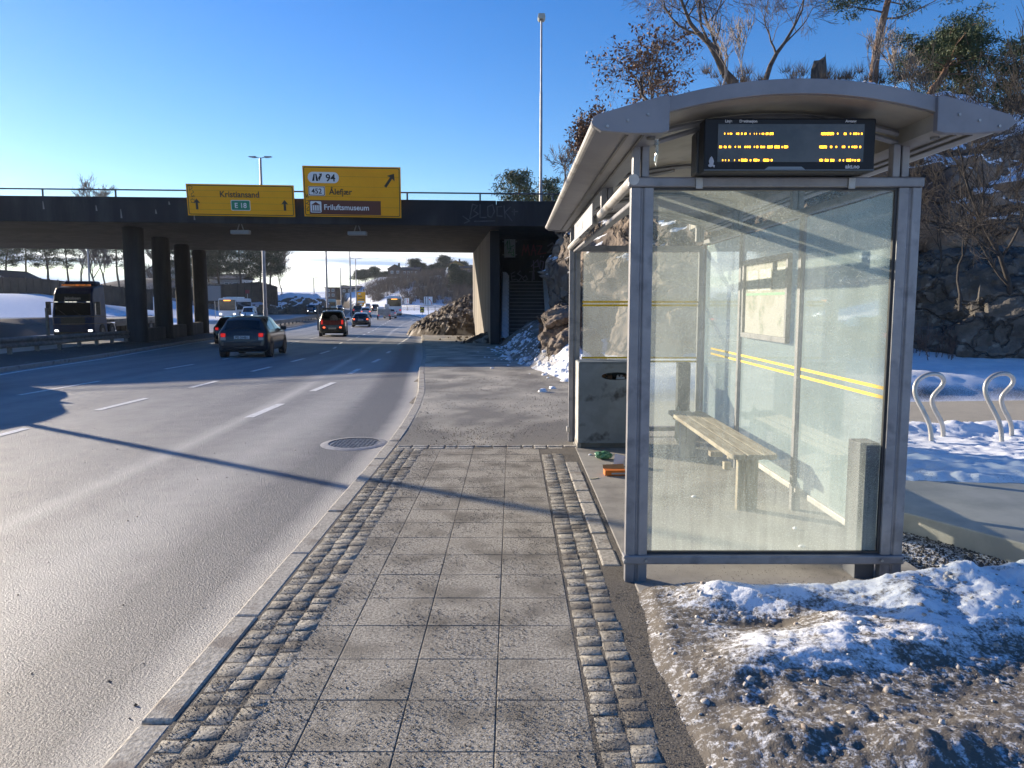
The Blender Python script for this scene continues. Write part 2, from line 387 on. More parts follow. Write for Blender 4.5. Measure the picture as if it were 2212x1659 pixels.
# road paint
PAINT = M('road_paint', (.82,.81,.77), (.55,.54,.5), 14, .6, ramp=(.46, .72))
def mark(name, fx, ranges, wd, label=None):
    mb = MB()
    for a, b in ranges:
        k = max(2, int((b - a) / 1.5) + 1)
        ys = np.linspace(a, b, k)
        V = []
        for y in ys:
            x = float(fx(y)); z = float(zr(y)) + .005
            V += [(x - wd / 2, y, z), (x + wd / 2, y, z)]
        mb.add(V, [(2*i, 2*i+1, 2*i+3, 2*i+2) for i in range(k - 1)])
    setp(obj(name, mb, PAINT), kind='structure')
mark('lane_marking', rightL, [(11.4 - 3.72*k, 13.1 - 3.72*k) for k in range(5, 0, -1) if False] + [(11.4, 13.05), (15.1, 16.95), (19.2, 21.1), (24.2, 26.3), (30.4, 32.2)], .14)
mark('edge_line', rightL, [(39.0, 330)], .13)
mark('lane_marking', laneA, [(8.6, 10.4), (12.2, 13.9), (15.8, 17.3), (20.0, 22.0), (24.6, 26.6), (30, 32.5), (34.6, 36.6)] + [(40 + k*5.2, 42.7 + k*5.2) for k in range(20)], .13)
mark('lane_marking', laneB, [(10.6, 12.6), (14.4, 17.3), (21, 23.2), (26, 29)] + [(34 + 7*k, 37.4 + 7*k) for k in range(20)], .12)
mark('edge_line', solidL, [(-40, 330)], .13)
mark('edge_line', lambda Y: oncL(Y) + .5, [(10, 330)], .13)
mark('edge_line', lambda Y: oncR(Y) - .4, [(10, 330)], .13)

# median between the carriageways: low stone kerb and a dirty verge
def vergesheet(name, l, r, y0, y1, zoff, mat, amp=.04, dirtv=.8, nx=14):
    V, F, XX, YY = strip(name, l, r, y0, y1, zoff, mat, .5, nx)
    S = (XX - XX.min(1)[:, None]) / (XX.max(1) - XX.min(1))[:, None]
    V[:, 2] += (amp * (n2(XX, YY, 1.3, 4) + .6) * np.sin(np.pi * np.clip(S, 0, 1))).ravel()
    dd = dirtv + .35 * n2(XX, YY, .7, 4)
    setp(npmesh(name, V, F, mat, attrs={'dirt': dd.ravel()}), kind='structure')
vergesheet('verge', lambda Y: oncR(Y) - .1, lambda Y: medR(Y) - .12, -30, 330, .10, SNOWG, .22, .72)
def kerbline(name, fx, wdt, y0, y1, zt, mat, slen=1.0, gap=.012, side=1):
    mb = MB(); y = y0
    while y < y1:
        yb = min(y + slen * (1 if y < 60 else 4), y1) - gap
        x0 = float(fx(y)); x1 = float(fx(yb)); j = random.uniform(-.004, .004)
        za = float(zr(y)) + zt + j; zb = float(zr(yb)) + zt + j; lo = zt + .2
        V = [(x0, y, za - lo), (x0 + side*wdt, y, za - lo), (x1 + side*wdt, yb, zb - lo), (x1, yb, zb - lo),
             (x0, y, za), (x0 + side*wdt, y, za), (x1 + side*wdt, yb, zb), (x1, yb, zb)]
        mb.add(V, [(0,3,2,1),(4,5,6,7),(0,1,5,4),(1,2,6,5),(2,3,7,6),(3,0,4,7)] if side > 0 else [(0,1,2,3),(7,6,5,4),(4,5,1,0),(5,6,2,1),(6,7,3,2),(7,4,0,3)])
        y = yb + gap
    return mb
GRAN = M('granite', (.30,.28,.26), (.42,.395,.36), 30, .75, bump=.003, bscale=90, third=(.2,.175,.16), tscale=6, tramp=(.53,.68))
GRAN2 = M('granite_salted', (.30,.275,.225), (.54,.50,.42), 45, .75, bump=.005, bscale=80, third=(.24,.205,.165), tscale=5, tramp=(.54,.66))
setp(obj('median_kerb', kerbline('k', medR, .14, -20, 330, .11, GRAN, 1.0, .012, -1), GRAN, bevel=.012), kind='structure')
setp(obj('kerb', kerbline('k', kerbX, .135, -2.2, 110, .121, GRAN2, 1.0, .014, 1), GRAN2, bevel=.014), kind='structure')

# pavement: asphalt beyond the sett cross-row; bedding below the stones in front of it
def salt_walk(X, Y): return .46 + 2.3 * n2(X, Y * .8, 1.1, 5) + .9 * n2(X * .5, Y, 5, 4) - .5 * (smooth(Y, 8.6, 9.4) * (1 - smooth(Y, 9.8, 10.6)))
V, F, XX, YY = strip('sidewalk', lambda Y: kerbX(Y) + .13, lambda Y: walkR(Y) + 1.4, 8.52, 70, .12, ASPH2, .3, 40)
V[:, 2] += (.012 * n2(XX, YY, .8, 3)).ravel()
setp(npmesh('sidewalk', V, F, ASPH2, attrs={'salt': salt_walk(XX, YY).ravel()}), kind='structure')
BED = M('joint_grit', (.17,.15,.12), (.085,.075,.06), 90, .95, bump=.006, bscale=120)
mb = MB(); mb.box(-1.30, .70, -3, 8.53, -.2, -.0018); setp(obj('pavement_bedding', mb, BED), kind='structure')
SLAB = M('paving_slab', (.17,.152,.12), (.52,.475,.385), 75, .8, bump=.005, bscale=120, third=(.17,.15,.115), tscale=3.3, tramp=(.45,.70), ramp=(.38,.60), detail=8)
mb = MB(); xs = [.295, -.065, -.425, -.785]; y = -2.8
while y < 8.30:
    for k, x in enumerate(xs):
        x0 = x - .355; j = [random.uniform(-.0011, .0011) for _ in range(4)]
        if k == 3: x0 = x - .20
        b = len(mb.v); yb = min(y + .355, 8.32)
        V = [(x0,y,-.06),(x,y,-.06),(x,yb,-.06),(x0,yb,-.06),(x0,y,j[0]),(x,y,j[1]),(x,yb,j[2]),(x0,yb,j[3])]
        mb.add(V, [(0,3,2,1),(4,5,6,7),(0,1,5,4),(1,2,6,5),(2,3,7,6),(3,0,4,7)])
    y += .36
setp(obj('paving_slabs', mb, SLAB, bevel=.0025), kind='structure')
SETT = M('sett_granite', (.20,.182,.145), (.50,.465,.385), 40, .8, bump=.007, bscale=70, third=(.15,.132,.105), tscale=5, tramp=(.44,.62), ramp=(.38,.62), detail=8)
# granite setts: every stone its own rough block inside one surface
def setts(name, rows, y0, y1, lenr, wd, horiz=False):
    mb = MB(); rnd = random.Random(11)
    for (xa) in rows:
        y = y0 + rnd.uniform(0, .05)
        while y < y1:
            ln = rnd.uniform(*lenr); x0 = xa + rnd.uniform(-.004, .004); x1 = x0 + wd + rnd.uniform(-.006, .003)
            g = .008; z = rnd.uniform(-.0025, .003)
            jit = lambda s: rnd.uniform(-s, s)
            n = 5; fp = (0, .07, .5, .93, 1); V = []
            for b in range(n):
                for a in range(n):
                    fx, fy = fp[a], fp[b]
                    e = 0 if (a in (0, 4) or b in (0, 4)) else 1
                    V.append((x0 + (x1-x0)*fx + jit(.004), y + (ln-g)*fy + jit(.004), z * .4 - .0024 + .0036 * e + jit(.0014) * e))
            bi = len(mb.v); mb.add(V, [(j*n+i, j*n+i+1, (j+1)*n+i+1, (j+1)*n+i) for j in range(n-1) for i in range(n-1)])
            ring = [0,1,2,3,4,9,14,19,24,23,22,21,20,15,10,5]
            base = [(V[i][0], V[i][1], -.07) for i in ring]; b2 = len(mb.v); mb.v.extend(base); m_ = len(ring)
            for i in range(m_):
                mb.f.append((bi+ring[i], b2+i, b2+(i+1) % m_, bi+ring[(i+1) % m_]))
            y += ln
    setp(obj(name, mb, SETT, smooth=True, angle=50), kind='structure')
setts('cobble_strip', [-1.285, -1.18, -1.075], -2.2, 8.32, (.085, .15), .10)
setts('cobble_strip', [.312, .428], -2.2, 8.0, (.085, .125), .108)
mb = MB(); rnd = random.Random(5); x = -1.28
while x < .85:
    x1 = x + rnd.uniform(.13, .2); mb.box(x, x1 - .012, 8.335, 8.43, -.07, rnd.uniform(-.003, .005))
    mb.box(x, x1 - .01, 8.44, 8.52, -.07, .008); x = x1
setp(obj('cobble_cross_row', mb, GRAN2, bevel=.012), kind='structure')
mb = MB(); y = 4.55
while y < 7.3:
    y1 = y + rnd.uniform(.32, .46); mb.box(.55 - (y-4.5)*.006, .665, y, y1 - .014, -.07, rnd.uniform(.0, .006)); y = y1
setp(obj('border_stones', mb, GRAN2, bevel=.014), kind='structure')
# concrete floor of the shelter stop, concrete landing on its right
mb = MB(); mb.box(.70, 2.45, 4.12, 9.4, -.2, .003)
setp(obj('shelter_floor', mb, CONC, bevel=.008), kind='structure')
mb = MB(); mb.prism([(2.63, 6.1), (2.62, 5.75), (3.30, 4.50), (5.2, 4.25), (7.5, 5.2), (7.5, 7.2), (4.0, 6.9)], -.1, .10, 'z')
CONC2 = M('concrete_landing', (.52,.48,.42), (.38,.36,.32), 2, .85, bump=.002, bscale=160)  # lighter copy of CONC: colour raised to offset the shade the shelter throws here
setp(obj('concrete_landing', mb, CONC2, bevel=.01), kind='structure')
V = []; ys = np.linspace(0, 1, 40)
PTHX, PTHY = np.meshgrid(np.linspace(1.6, 26, 90), np.linspace(0, 1, 14))
yy = (9.0 + .02 * PTHX) * (1 - PTHY) + (11.6 + .10 * PTHX) * PTHY
V = np.stack([PTHX.ravel(), yy.ravel(), np.full(PTHX.size, .012)], 1)
setp(npmesh('path', V, gridF(90, 14), ASPH2, attrs={'salt': (.75 + .4 * n2(PTHX * .4, yy, 1.2, 3)).ravel()}), kind='structure')

# snow sheets -------------------------------------------------------------------------------------
def snowsheet(name, x0, x1, y0, y1, st, hf, df, mat=None, label=None):
    nx = int((x1 - x0) / st) + 1; ny = int((y1 - y0) / st) + 1
    X, Y = np.meshgrid(np.linspace(x0, x1, nx), np.linspace(y0, y1, ny))
    Z = hf(X, Y); D = df(X, Y, Z)
    V = np.stack([X.ravel(), Y.ravel(), Z.ravel()], 1)
    o = npmesh(name, V, gridF(nx, ny), mat or SNOWN, attrs={'dirt': D.ravel()})
    setp(o, kind='structure'); return o
# foreground slush and snow ridge in front of the shelter
def nearH(X, Y):
    left = .60 + .05 * n2(Y, Y * 0, 1.5, 3) + np.interp(Y, [1, 2.2, 3.2, 4.1], [.12, .06, .0, .06])
    edge = smooth(X - left, -.03, .14)
    lump = n2(X, Y, 3.2, 5); rid = n2(X * .8, Y * 1.5, 2.6, 5, ridged=True); fine = n2(X, Y, 16, 4)
    h = .012 + .022 * np.clip(lump + .35, 0, 2)
    # ridge close to the glass
    r1 = np.exp(-((Y - (3.93 + .05 * np.sin(X * 3))) / .15) ** 2) * smooth(X, .8, 1.1) * (1 - smooth(X, 2.3, 2.8))
    # ploughed ridge climbing to the right
    yc = np.interp(X, [.6, 1.0, 1.6, 2.3, 3.2, 5], [3.08, 3.12, 3.42, 3.75, 4.15, 4.6])
    r2 = np.exp(-(np.abs((Y - yc) / np.interp(X, [.7, 1.6, 3], [.17, .30, .42])) ** 2.4)) * smooth(X, .62, 1.0)
    amp = np.interp(X, [.6, 1.1, 1.8, 2.6, 3.6], [.04, .07, .10, .125, .17])
    h = h + .010 * n2(X, Y, 26, 3, ridged=True) + r1 * (.075 + .06 * lump + .02 * rid) + r2 * amp * (.85 + .7 * lump + .25 * rid)
    yc3 = 2.62 + .12 * np.sin(X * 2.2)
    r3 = np.exp(-((Y - yc3) / .22) ** 2) * smooth(X, .75, .95) * (1 - smooth(X, 1.5, 2.4)) * .05
    h = h + r3 * (1 + 2.0 * lump) + .012 * np.clip(rid, -.4, 1) + .006 * fine
    rut = np.exp(-(((X - .95) / .12) ** 2 + ((Y - 2.86) / .10) ** 2)); h = h - .045 * rut
    rut2 = np.exp(-(((X - 1.25) / .22) ** 2 + ((Y - 3.60) / .07) ** 2)); h = h - .03 * rut2
    return -.02 + edge * (h + .025)
def nearD(X, Y, Z):
    yc = np.interp(X, [.6, 1.0, 1.6, 2.3, 3.2, 5], [3.08, 3.12, 3.42, 3.75, 4.15, 4.6])
    d = .73 + .20 * smooth(3.0 - Y, -.2, .6) - 2.9 * np.clip(Z - .02, 0, .14)
    d += .28 * smooth(yc - Y, .18, .7) + .22 * (1 - smooth(X, .75, 1.15))
    d -= .12 * smooth(Y, 3.7, 3.9)
    d += .85 * n2(X, Y, 2.1, 5) + .9 * n2(X * .6, Y * 1.3, 13, 4); d = np.minimum(d, .76 + .7 * n2(X, Y, 20, 4))
    rut2 = np.exp(-(((X - 1.25) / .25) ** 2 + ((Y - 3.60) / .09) ** 2)); d += .25 * rut2
    return np.clip(d, -.1, 1.1)
snowsheet('snow', .5, 5.2, 1.1, 4.12, .0125, nearH, nearD)
# right-hand snow field round the bicycle racks
def midH(X, Y):
    hole = (X > 2.3) & (X < 3.35) & (Y < 5.9 - (X - 2.3) * 1.2)
    d = np.minimum(Y - np.interp(X, [2.3, 3.2, 5, 8], [6.35, 6.2, 6.0, 5.9]), (9.15 + .05 * X + .12 * np.sin(X * 3.1)) - Y)
    e = smooth(d, -.1, .35)
    h = .05 + .07 * n2(X, Y, 1.6, 5) + .05 * n2(X, Y, 5, 5, ridged=True) + .10 * np.exp(-((Y - 8.7) / .25) ** 2) * (1 + n2(X, Y, 2, 3))
    return np.where(Y < 0, 0, -.03 + e * (h + .09))
def midD(X, Y, Z):
    return .27 + .65 * n2(X, Y, 1.8, 5) + .5 * smooth(.03 - Z, 0, .05) - .1
snowsheet('snow', 2.45, 11, 5.9, 9.8, .035, midH, midD)
# front right snow corner (in front of the landing)
def frH(X, Y):
    e = smooth(X - (2.5 + (Y - 4.05) * .3), 0, .3) * (1 - smooth(Y - np.interp(X, [2.5, 3.3, 4.2, 6], [4.25, 4.45, 5.0, 5.6]), -.12, .12))
    return -.04 + e * (.16 + .10 * n2(X, Y, 3, 5) + .03 * n2(X, Y, 9, 3, ridged=True))
snowsheet('snow', 2.5, 6.2, 4.0, 5.8, .02, frH, lambda X, Y, Z: .18 + .6 * n2(X, Y, 2.6, 5) + .4 * smooth(.06 - Z, 0, .05))
# bank beyond the path, up to the rock
def bkH(X, Y):
    s = smooth(Y, 11.9 + .10 * X, 13.4 + .1 * X)
    return -.05 + s * (.38 + .10 * n2(X, Y, .9, 5) + .05 * n2(X, Y, 4, 3)) + smooth(Y, 14, 24) * 1.35 * smooth(X, 1.5, 7)
snowsheet('snow', 2.2, 26, 11.6, 26, .11, bkH, lambda X, Y, Z: .10 + .5 * n2(X, Y, .9, 4) + .45 * np.exp(-((Z - .05) / .12) ** 2))
# ploughed bank between pavement and rock, left of the shelter
def plH(X, Y):
    w0 = walkR(Y) + .05 + .12 * n2(Y, Y * 0, .8, 3)
    s = smooth(X - w0, 0, .9); t = smooth(Y, 12.3, 14.2)
    h = .45 * s + .75 * smooth(X - w0, .5, 1.8) * smooth(Y, 15, 19) * (1 - .9 * smooth(X, 1.3, 2.0)) - .2 * smooth(X, 1.4, 2.2)
    lump = n2(X, Y, 1.1, 5); rr = n2(X, Y, 3, 4, ridged=True)
    return zr(Y) + .07 + t * (h * (.85 + .55 * lump) + .09 * s * rr)
def plD(X, Y, Z):
    return .30 + .5 * smooth(Y, 17.5, 21) + .9 * n2(X, Y, 1.3, 5) - .25 * (1 - smooth(Y, 14, 19))
snowsheet('snow', -.6, 5.2, 12.2, 37, .06, plH, plD)
# ================================================================ BRIDGE
def soff(X): return 4.93 + .010 * (1.0 - X)                 # soffit level, rising to the left
br = thing('bridge', 'dark concrete road bridge spanning the motorway with a thin steel railing on top', 'bridge', (0, 34.3, 0))
deckline = [(14, 34.3), (1.4, 34.3), (-19.2, 34.3), (-24, 31.3), (-60, 22)]
backline = [(14, 54), (-3, 54), (-24, 54), (-60, 54)]
mb = MB()
def deckbox(pa, pb, qa, qb):
    V = []
    for (x, y) in (pa, pb, qb, qa): V.append((x, y, soff(x)))
    for (x, y) in (pa, pb, qb, qa): V.append((x, y, soff(x) + .95))
    mb.add(V, [(0,3,2,1),(4,5,6,7),(0,1,5,4),(1,2,6,5),(2,3,7,6),(3,0,4,7)])
V0 = [(14, 34.7), (-24.2, 34.7), (-29, 31.7), (-60, 20), (-60, 54), (14, 54)]  # left end bent nearer out of view, shaped to slant the road shadow
n = 6; V = [(x, y, soff(x) + .04) for x, y in V0] + [(x, y, soff(x) + .95) for x, y in V0]
mb.add(V, [tuple(range(n)), tuple(range(n, 2*n))[::-1]] + [(i, n+i, n+(i+1) % n, (i+1) % n) for i in range(n)])
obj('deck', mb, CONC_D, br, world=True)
mb = MB()
def wallseg(mb, a, b, thick, z0, z1):
    a = Vector((*a, 0)); b = Vector((*b, 0)); d = (b - a).normalized(); nrm = Vector((-d.y, d.x, 0)) * thick
    V = []
    for zz in (z0, z1):
        for p in (a, b, b + nrm, a + nrm): V.append((p.x, p.y, soff(p.x) + zz))
    mb.add(V, [(0,3,2,1),(4,5,6,7),(0,1,5,4),(1,2,6,5),(2,3,7,6),(3,0,4,7)])
jn = [(-.36, 34.3)]
pts = [(-60, 19.6), (-29, 31.3), (-24.2, 34.3), (-.70, 34.3)]  # parapet follows the same unseen bend, added for its shadow edge
for a, b in zip(pts, pts[1:]): wallseg(mb, a, b, .35, -.02, 1.08)
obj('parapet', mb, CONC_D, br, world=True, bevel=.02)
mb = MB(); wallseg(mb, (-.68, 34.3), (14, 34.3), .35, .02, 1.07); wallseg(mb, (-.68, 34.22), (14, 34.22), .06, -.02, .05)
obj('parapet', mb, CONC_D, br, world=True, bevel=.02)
# railing: posts and two rails
mb = MB()
RAILM = M('bridge_rail', (.05,.055,.065), (.09,.09,.1), 3, .6)
rail = []
for (x0, y0), (x1, y1) in zip(pts[:-1] + [(-.7, 34.3)], pts[1:] + [(14, 34.3)]):
    Ls = math.hypot(x1 - x0, y1 - y0)
    for zz in (1.40,):
        mb.tube([(x0, y0 + .15, soff(x0) + zz), (x1, y1 + .15, soff(x1) + zz)], .035, 6)
x = -58.0
for xp in [-27.0 + 3.2 * k for k in range(12)]:
    yp = 34.45 if xp > -24.2 else 34.45 - (-24.2 - xp) * .62
    mb.tube([(xp, yp, soff(xp) + 1.05), (xp, yp, soff(xp) + 1.40)], .04, 6)
obj('railing', mb, RAILM, br, world=True)
# abutment wall along the pavement, wing wall behind the stair
mb = MB()
mb.add([(-1.0, 36.7, -1), (-2.75, 54.5, -1), (-1.9, 54.5, -1), (-.62, 36.7, -1), (-1.0, 36.7, 4.99), (-2.75, 54.5, 4.99), (-1.9, 54.5, 4.99), (-.62, 36.7, 4.99)],
       [(0,3,2,1),(4,5,6,7),(3,0,4,7),(1,2,6,5),(2,3,7,6),(0,1,5,4)])
obj('abutment', mb, CONC_L, br, world=True)
mb = MB(); mb.box(-1.03, -.58, 36.45, 36.69, -1, 4.93); obj('wall_end', mb, CONC_D, br, world=True, bevel=.02)
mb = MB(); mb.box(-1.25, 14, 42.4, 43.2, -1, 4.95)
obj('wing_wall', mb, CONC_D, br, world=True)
LIME = M('lime', (.22,.22,.22), rough=.9)
mb = MB(); rnd = random.Random(3)
for px, t0, t1 in ((108, .2, .55), (220, .35, .6), (272, .5, .9), (346, .5, .7), (430, .3, .7), (500, .35, .6), (512, .2, .35), (427, .7, .95), (375, .15, .3), (610, .3, .6)):
    X0 = (px - 1102) / 1661 * 34.29
    mb = MB(); mb.add([(X0 - .015, 34.288, soff(X0) + 1.05 - t0), (X0 + .012, 34.288, soff(X0) + 1.05 - t0), (X0 + .06, 34.288, soff(X0) + 1.06 - t1), (X0 - .02, 34.288, soff(X0) + 1.06 - t1)], [(0, 1, 2, 3)])
    obj('lime_stain', mb, LIME, br, world=True)
# pillars
pil = thing('bridge_pillar', 'nearest rounded concrete pillar under the bridge, at the end of the guardrail', 'pillar', (-18.07, 37.2, -.5), 0, 'pillars under the bridge')
mb = MB(); R_ = []
for k in range(32):
    t = 2 * math.pi * k / 32; c_, s_ = math.cos(t), math.sin(t)
    R_.append((.43 * abs(c_) ** .7 * (1 if c_ > 0 else -1), .43 * abs(s_) ** .7 * (1 if s_ > 0 else -1)))
mb.prism(R_, -.2, 5.62, 'z'); obj('shaft', mb, CONC_D, pil, smooth=True)
mb = MB(); mb.prism([(x * .82, y * .82) for x, y in R_], 5.30, 5.66, 'z'); obj('bearing', mb, CONC_D, pil)
for k, lb in enumerate(['second pillar from the guardrail end, between the nearest and two farther pillars', 'third bridge pillar, with the low wall at its foot', 'farthest bridge pillar, beside the hatchback and the bus behind']):
    y = 37.2 + 5.2 * (k + 1); dup(pil, (-18.07 - (y - 37.2) * .203, y, -.55), label=lb)
mb = MB()
for a, b in ((37.9, 41.8), (43.0, 47.0), (48.2, 52.2)):
    xa = -18.07 - (a - 37.2) * .203; xb = -18.07 - (b - 37.2) * .203
    mb.add([(xa-.22, a, -.9), (xa+.22, a, -.9), (xb+.22, b, -.9), (xb-.22, b, -.9), (xa-.22, a, .32), (xa+.22, a, .32), (xb+.22, b, .28), (xb-.22, b, .28)], [(0,3,2,1),(4,5,6,7),(0,1,5,4),(1,2,6,5),(2,3,7,6),(3,0,4,7)])
setp(obj('barrier_wall', mb, CONC_D, bevel=.03), 'low dark concrete wall running between the bridge pillars', 'wall')

# street lamps under the parapet edge
FIXM = M('fixture_grey', (.26,.27,.28), rough=.5)
def underlight(x, label):
    t = thing('tunnel_light', label, 'light', (x, 35.1, soff(x)), 0, 'lights hanging under the bridge edge')
    mb = MB(); mb.box(-.42, .42, -.16, .16, -.42, -.24); obj('housing', mb, FIXM, t, bevel=.03)
    mb = MB(); mb.tube([(-.14, 0, -.24), (-.05, 0, .03)], .025, 6); obj('bracket', mb, FIXM, t); mb = MB(); mb.tube([(.14, 0, -.24), (.05, 0, .03)], .025, 6); obj('bracket', mb, FIXM, t)
underlight(-12.2, 'small grey lamp under the bridge below the Kristiansand sign')
underlight(-6.95, 'small grey lamp under the bridge below the larger exit sign')

# ---------------------------------------------------------------- lettering
def textobj(name, body, mat, size, loc, rot, parent=None, world=True, extr=.001, sx=1.0, align='LEFT', bold=0, spacing=1.0):
    cu = bpy.data.curves.new(name, 'FONT'); cu.body = body; cu.size = size; cu.extrude = extr; cu.align_x = align; cu.offset = bold; cu.space_character = spacing
    cu.materials.append(mat)
    o = bpy.data.objects.new('tmp', cu); COL.objects.link(o)
    me = bpy.data.meshes.new_from_object(o); bpy.data.objects.remove(o); bpy.data.curves.remove(cu)
    T = Matrix.Translation(loc) @ rot.to_4x4() @ Matrix.Diagonal((sx, 1, 1, 1))
    if parent is not None and world: T = Matrix.Translation(-off_of(parent)) @ T
    me.transform(T); me.name = name
    o = bpy.data.objects.new(name, me); COL.objects.link(o)
    if parent is not None: o.parent = parent
    return o
FRONT = Matrix(((1, 0, 0), (0, 0, -1), (0, 1, 0)))              # text reading along +X, facing -Y
def strokes(name, lines, width, mat, M4, parent=None, world=False):
    """ribbon strokes in a plane; lines = list of polylines (u, v); M4 maps (u, v, 0) to space"""
    mb = MB()
    for ln in lines:
        P = [Vector((p[0], p[1], 0)) for p in ln]
        for a, b in zip(P, P[1:]):
            d = (b - a).normalized(); nn = Vector((-d.y, d.x, 0)) * width / 2; e = d * width * .35
            mb.add([M4 @ q for q in (a - nn - e, b - nn + e, b + nn + e, a + nn - e)], [(0, 1, 2, 3)])
    return obj(name, mb, mat, parent, world=world)
def rrect(x0, x1, z0, z1, r, n=5):
    P = []
    for cx, cz, a0 in ((x1 - r, z0 + r, -90), (x1 - r, z1 - r, 0), (x0 + r, z1 - r, 90), (x0 + r, z0 + r, 180)):
        for k in range(n + 1):
            a = rad(a0 + 90 * k / n); P.append((cx + r * math.cos(a), cz + r * math.sin(a)))
    return P
def frame2(mb, o, i, y):                        # ring between two outlines of equal length
    b = len(mb.v); n = len(o); mb.v += [(p[0], y, p[1]) for p in o] + [(p[0], y, p[1]) for p in i]
    mb.f += [(b+k, b+(k+1) % n, b+n+(k+1) % n, b+n+k) for k in range(n)]
# sign local coordinates: x right, z up, face at y=0 looking to -y
def overhead_sign(name, label, loc, W, H, rot):
    t = thing(name, label, 'road sign', loc, 0, 'yellow direction signs on the bridge'); t.rotation_euler = rot
    mb = MB(); mb.box(0, W, .0, .05, 0, H); obj('panel', mb, YEL, t, bevel=.004)
    mb = MB(); frame2(mb, rrect(.045, W - .045, .045, H - .045, .07), rrect(.075, W - .075, .075, H - .075, .05), -.004); obj('border', mb, BLK, t)
    mb = MB()
    for k in range(1, 5): mb.box(.02, W - .02, -.0018, -.0008, H * k / 5 - .004, H * k / 5 + .004)
    obj('panel_joint', mb, M('joint', (.33,.14,.01), rough=.6), t)
    for xx in (W * .2, W * .8): mb = MB(); mb.box(xx - .04, xx + .04, .05, .22, .1, H - .05); obj('bracket', mb, GALV, t)
    return t
def arrow(t, x, z, h, ang=0, w=.055, head=.12, y=-.006):
    P = [(-w/2, 0), (w/2, 0), (w/2, h - head), (head * .9, h - head * 1.15), (0, h), (-head * .9, h - head * 1.15), (-w/2, h - head)]
    c_, s_ = math.cos(ang), math.sin(ang); mb = MB()
    Q = [(x + p[0] * c_ + p[1] * s_, z - p[0] * s_ + p[1] * c_) for p in P]
    mb.add([(q[0], y, q[1]) for q in Q], [(0, 1, 2, 6), (2, 3, 4), (4, 5, 6), (2, 4, 6)]); return obj('arrow', mb, BLK, t)
s1 = overhead_sign('direction_sign', 'wide yellow overhead sign reading Kristiansand with two black arrows', (-14.12, 34.12, 5.37), 4.66, 1.34, (rad(8), rad(.9), 0))
def stext(t, body, mat, size, x, z, align='CENTER', name='lettering', y=-.006, sx=1, bold=.018):
    o = textobj(name, body, mat, size, Vector((x, y, z)), FRONT, None, False, .0005, sx, align, bold * size); o.parent = t; return o
stext(s1, 'Kristiansand', BLK, .36, 2.30, .80, sx=.97)
mb = MB(); mb.prism(rrect(1.90, 2.74, .24, .68, .05), -.006, .0); obj('route_panel', mb, WHT, s1)
mb = MB(); mb.prism(rrect(1.925, 2.715, .265, .655, .04), -.009, -.004); obj('route_panel', mb, GRN, s1)
stext(s1, 'E 18', WHT, .30, 2.32, .355, y=-.012)
arrow(s1, .42, .26, .46, w=.10, head=.17); arrow(s1, 4.24, .26, .46, w=.10, head=.17)
I4 = Matrix(((1, 0, 0, 0), (0, 0, -1, -.008), (0, 1, 0, 0), (0, 0, 0, 1)))
strokes('graffiti', [[(.13,1.27),(.16,1.05)],[(.13,1.27),(.28,1.22),(.26,1.13),(.16,1.10)],[(.28,1.05),(.33,.99),(.2,.9),(.24,.8),(.33,.85)],[(.20,.78),(.36,.82)],[(.25,.72),(.17,.66),(.20,.55),(.32,.56),(.34,.66),(.24,.68)]], .018, BLK, I4, s1)
s2 = overhead_sign('direction_sign', 'tall yellow overhead sign for exit 94 with Ålefjær and brown Friluftsmuseum panel', (-9.05, 34.12, 5.33), 4.22, 2.13, (rad(8), rad(1.0), 0))
mb = MB(); mb.prism(rrect(.22, 1.56, 1.42, 1.88, .22, 8), -.006, 0); obj('exit_panel', mb, WHT, s2)
stext(s2, '94', BLK, .42, 1.20, 1.50, y=-.012, bold=.02)
mb = MB(); y_ = -.010
for Q in ([(.40,1.50),(.50,1.50),(.53,1.80),(.48,1.80)], [(.57,1.50),(.68,1.50),(.63,1.68),(.60,1.80),(.55,1.80)], [(.72,1.50),(.66,1.62),(.74,1.74),(.80,1.70),(.79,1.58),(.76,1.5)][:4], [(.70,1.80),(.84,1.82),(.82,1.68)]):
    mb.add([(p[0], y_, p[1]) for p in Q], [tuple(range(len(Q)))])
obj('symbol', mb, BLK, s2)
arrow(s2, 3.55, 1.30, .68, rad(35), w=.11, head=.22)
mb = MB(); mb.prism(rrect(.22, .94, .88, 1.28, .04), -.006, 0); obj('route_panel', mb, WHT, s2)
mb = MB(); frame2(mb, rrect(.235, .925, .895, 1.265, .035), rrect(.26, .90, .92, 1.24, .03), -.009); obj('border', mb, BLK, s2)
stext(s2, '452', BLK, .30, .58, .975, y=-.010)
stext(s2, 'Ålefjær', BLK, .34, 1.12, .95, 'LEFT')
mb = MB(); mb.box(.24, 3.34, -.006, 0, .10, .70); obj('museum_panel', mb, BRN, s2)
mb = MB(); mb.prism(rrect(.28, .76, .17, .65, .05), -.010, -.004); obj('symbol_panel', mb, WHT, s2)
mb = MB()
mb.add([(.32,-.013,.49),(.72,-.013,.49),(.52,-.013,.62)], [(0,1,2)])
for k in range(4):
    x = .355 + k * .095; mb.box(x, x + .03, -.014, -.0125, .26, .47)
mb.box(.32, .72, -.014, -.0125, .21, .25); mb.box(.33, .71, -.014, -.0125, .475, .485)
obj('museum_symbol', mb, BRN, s2)
stext(s2, 'Friluftsmuseum', WHT, .32, .86, .30, 'LEFT', y=-.010)
strokes('graffiti', [[(.10,.95),(.12,.8),(.17,.93),(.2,.78)],[(.12,.68),(.22,.68),(.18,.58),(.10,.55),(.22,.5)],[(.2,.4),(.12,.32),(.14,.24),(.22,.27)]], .022, BLK, I4, s2)

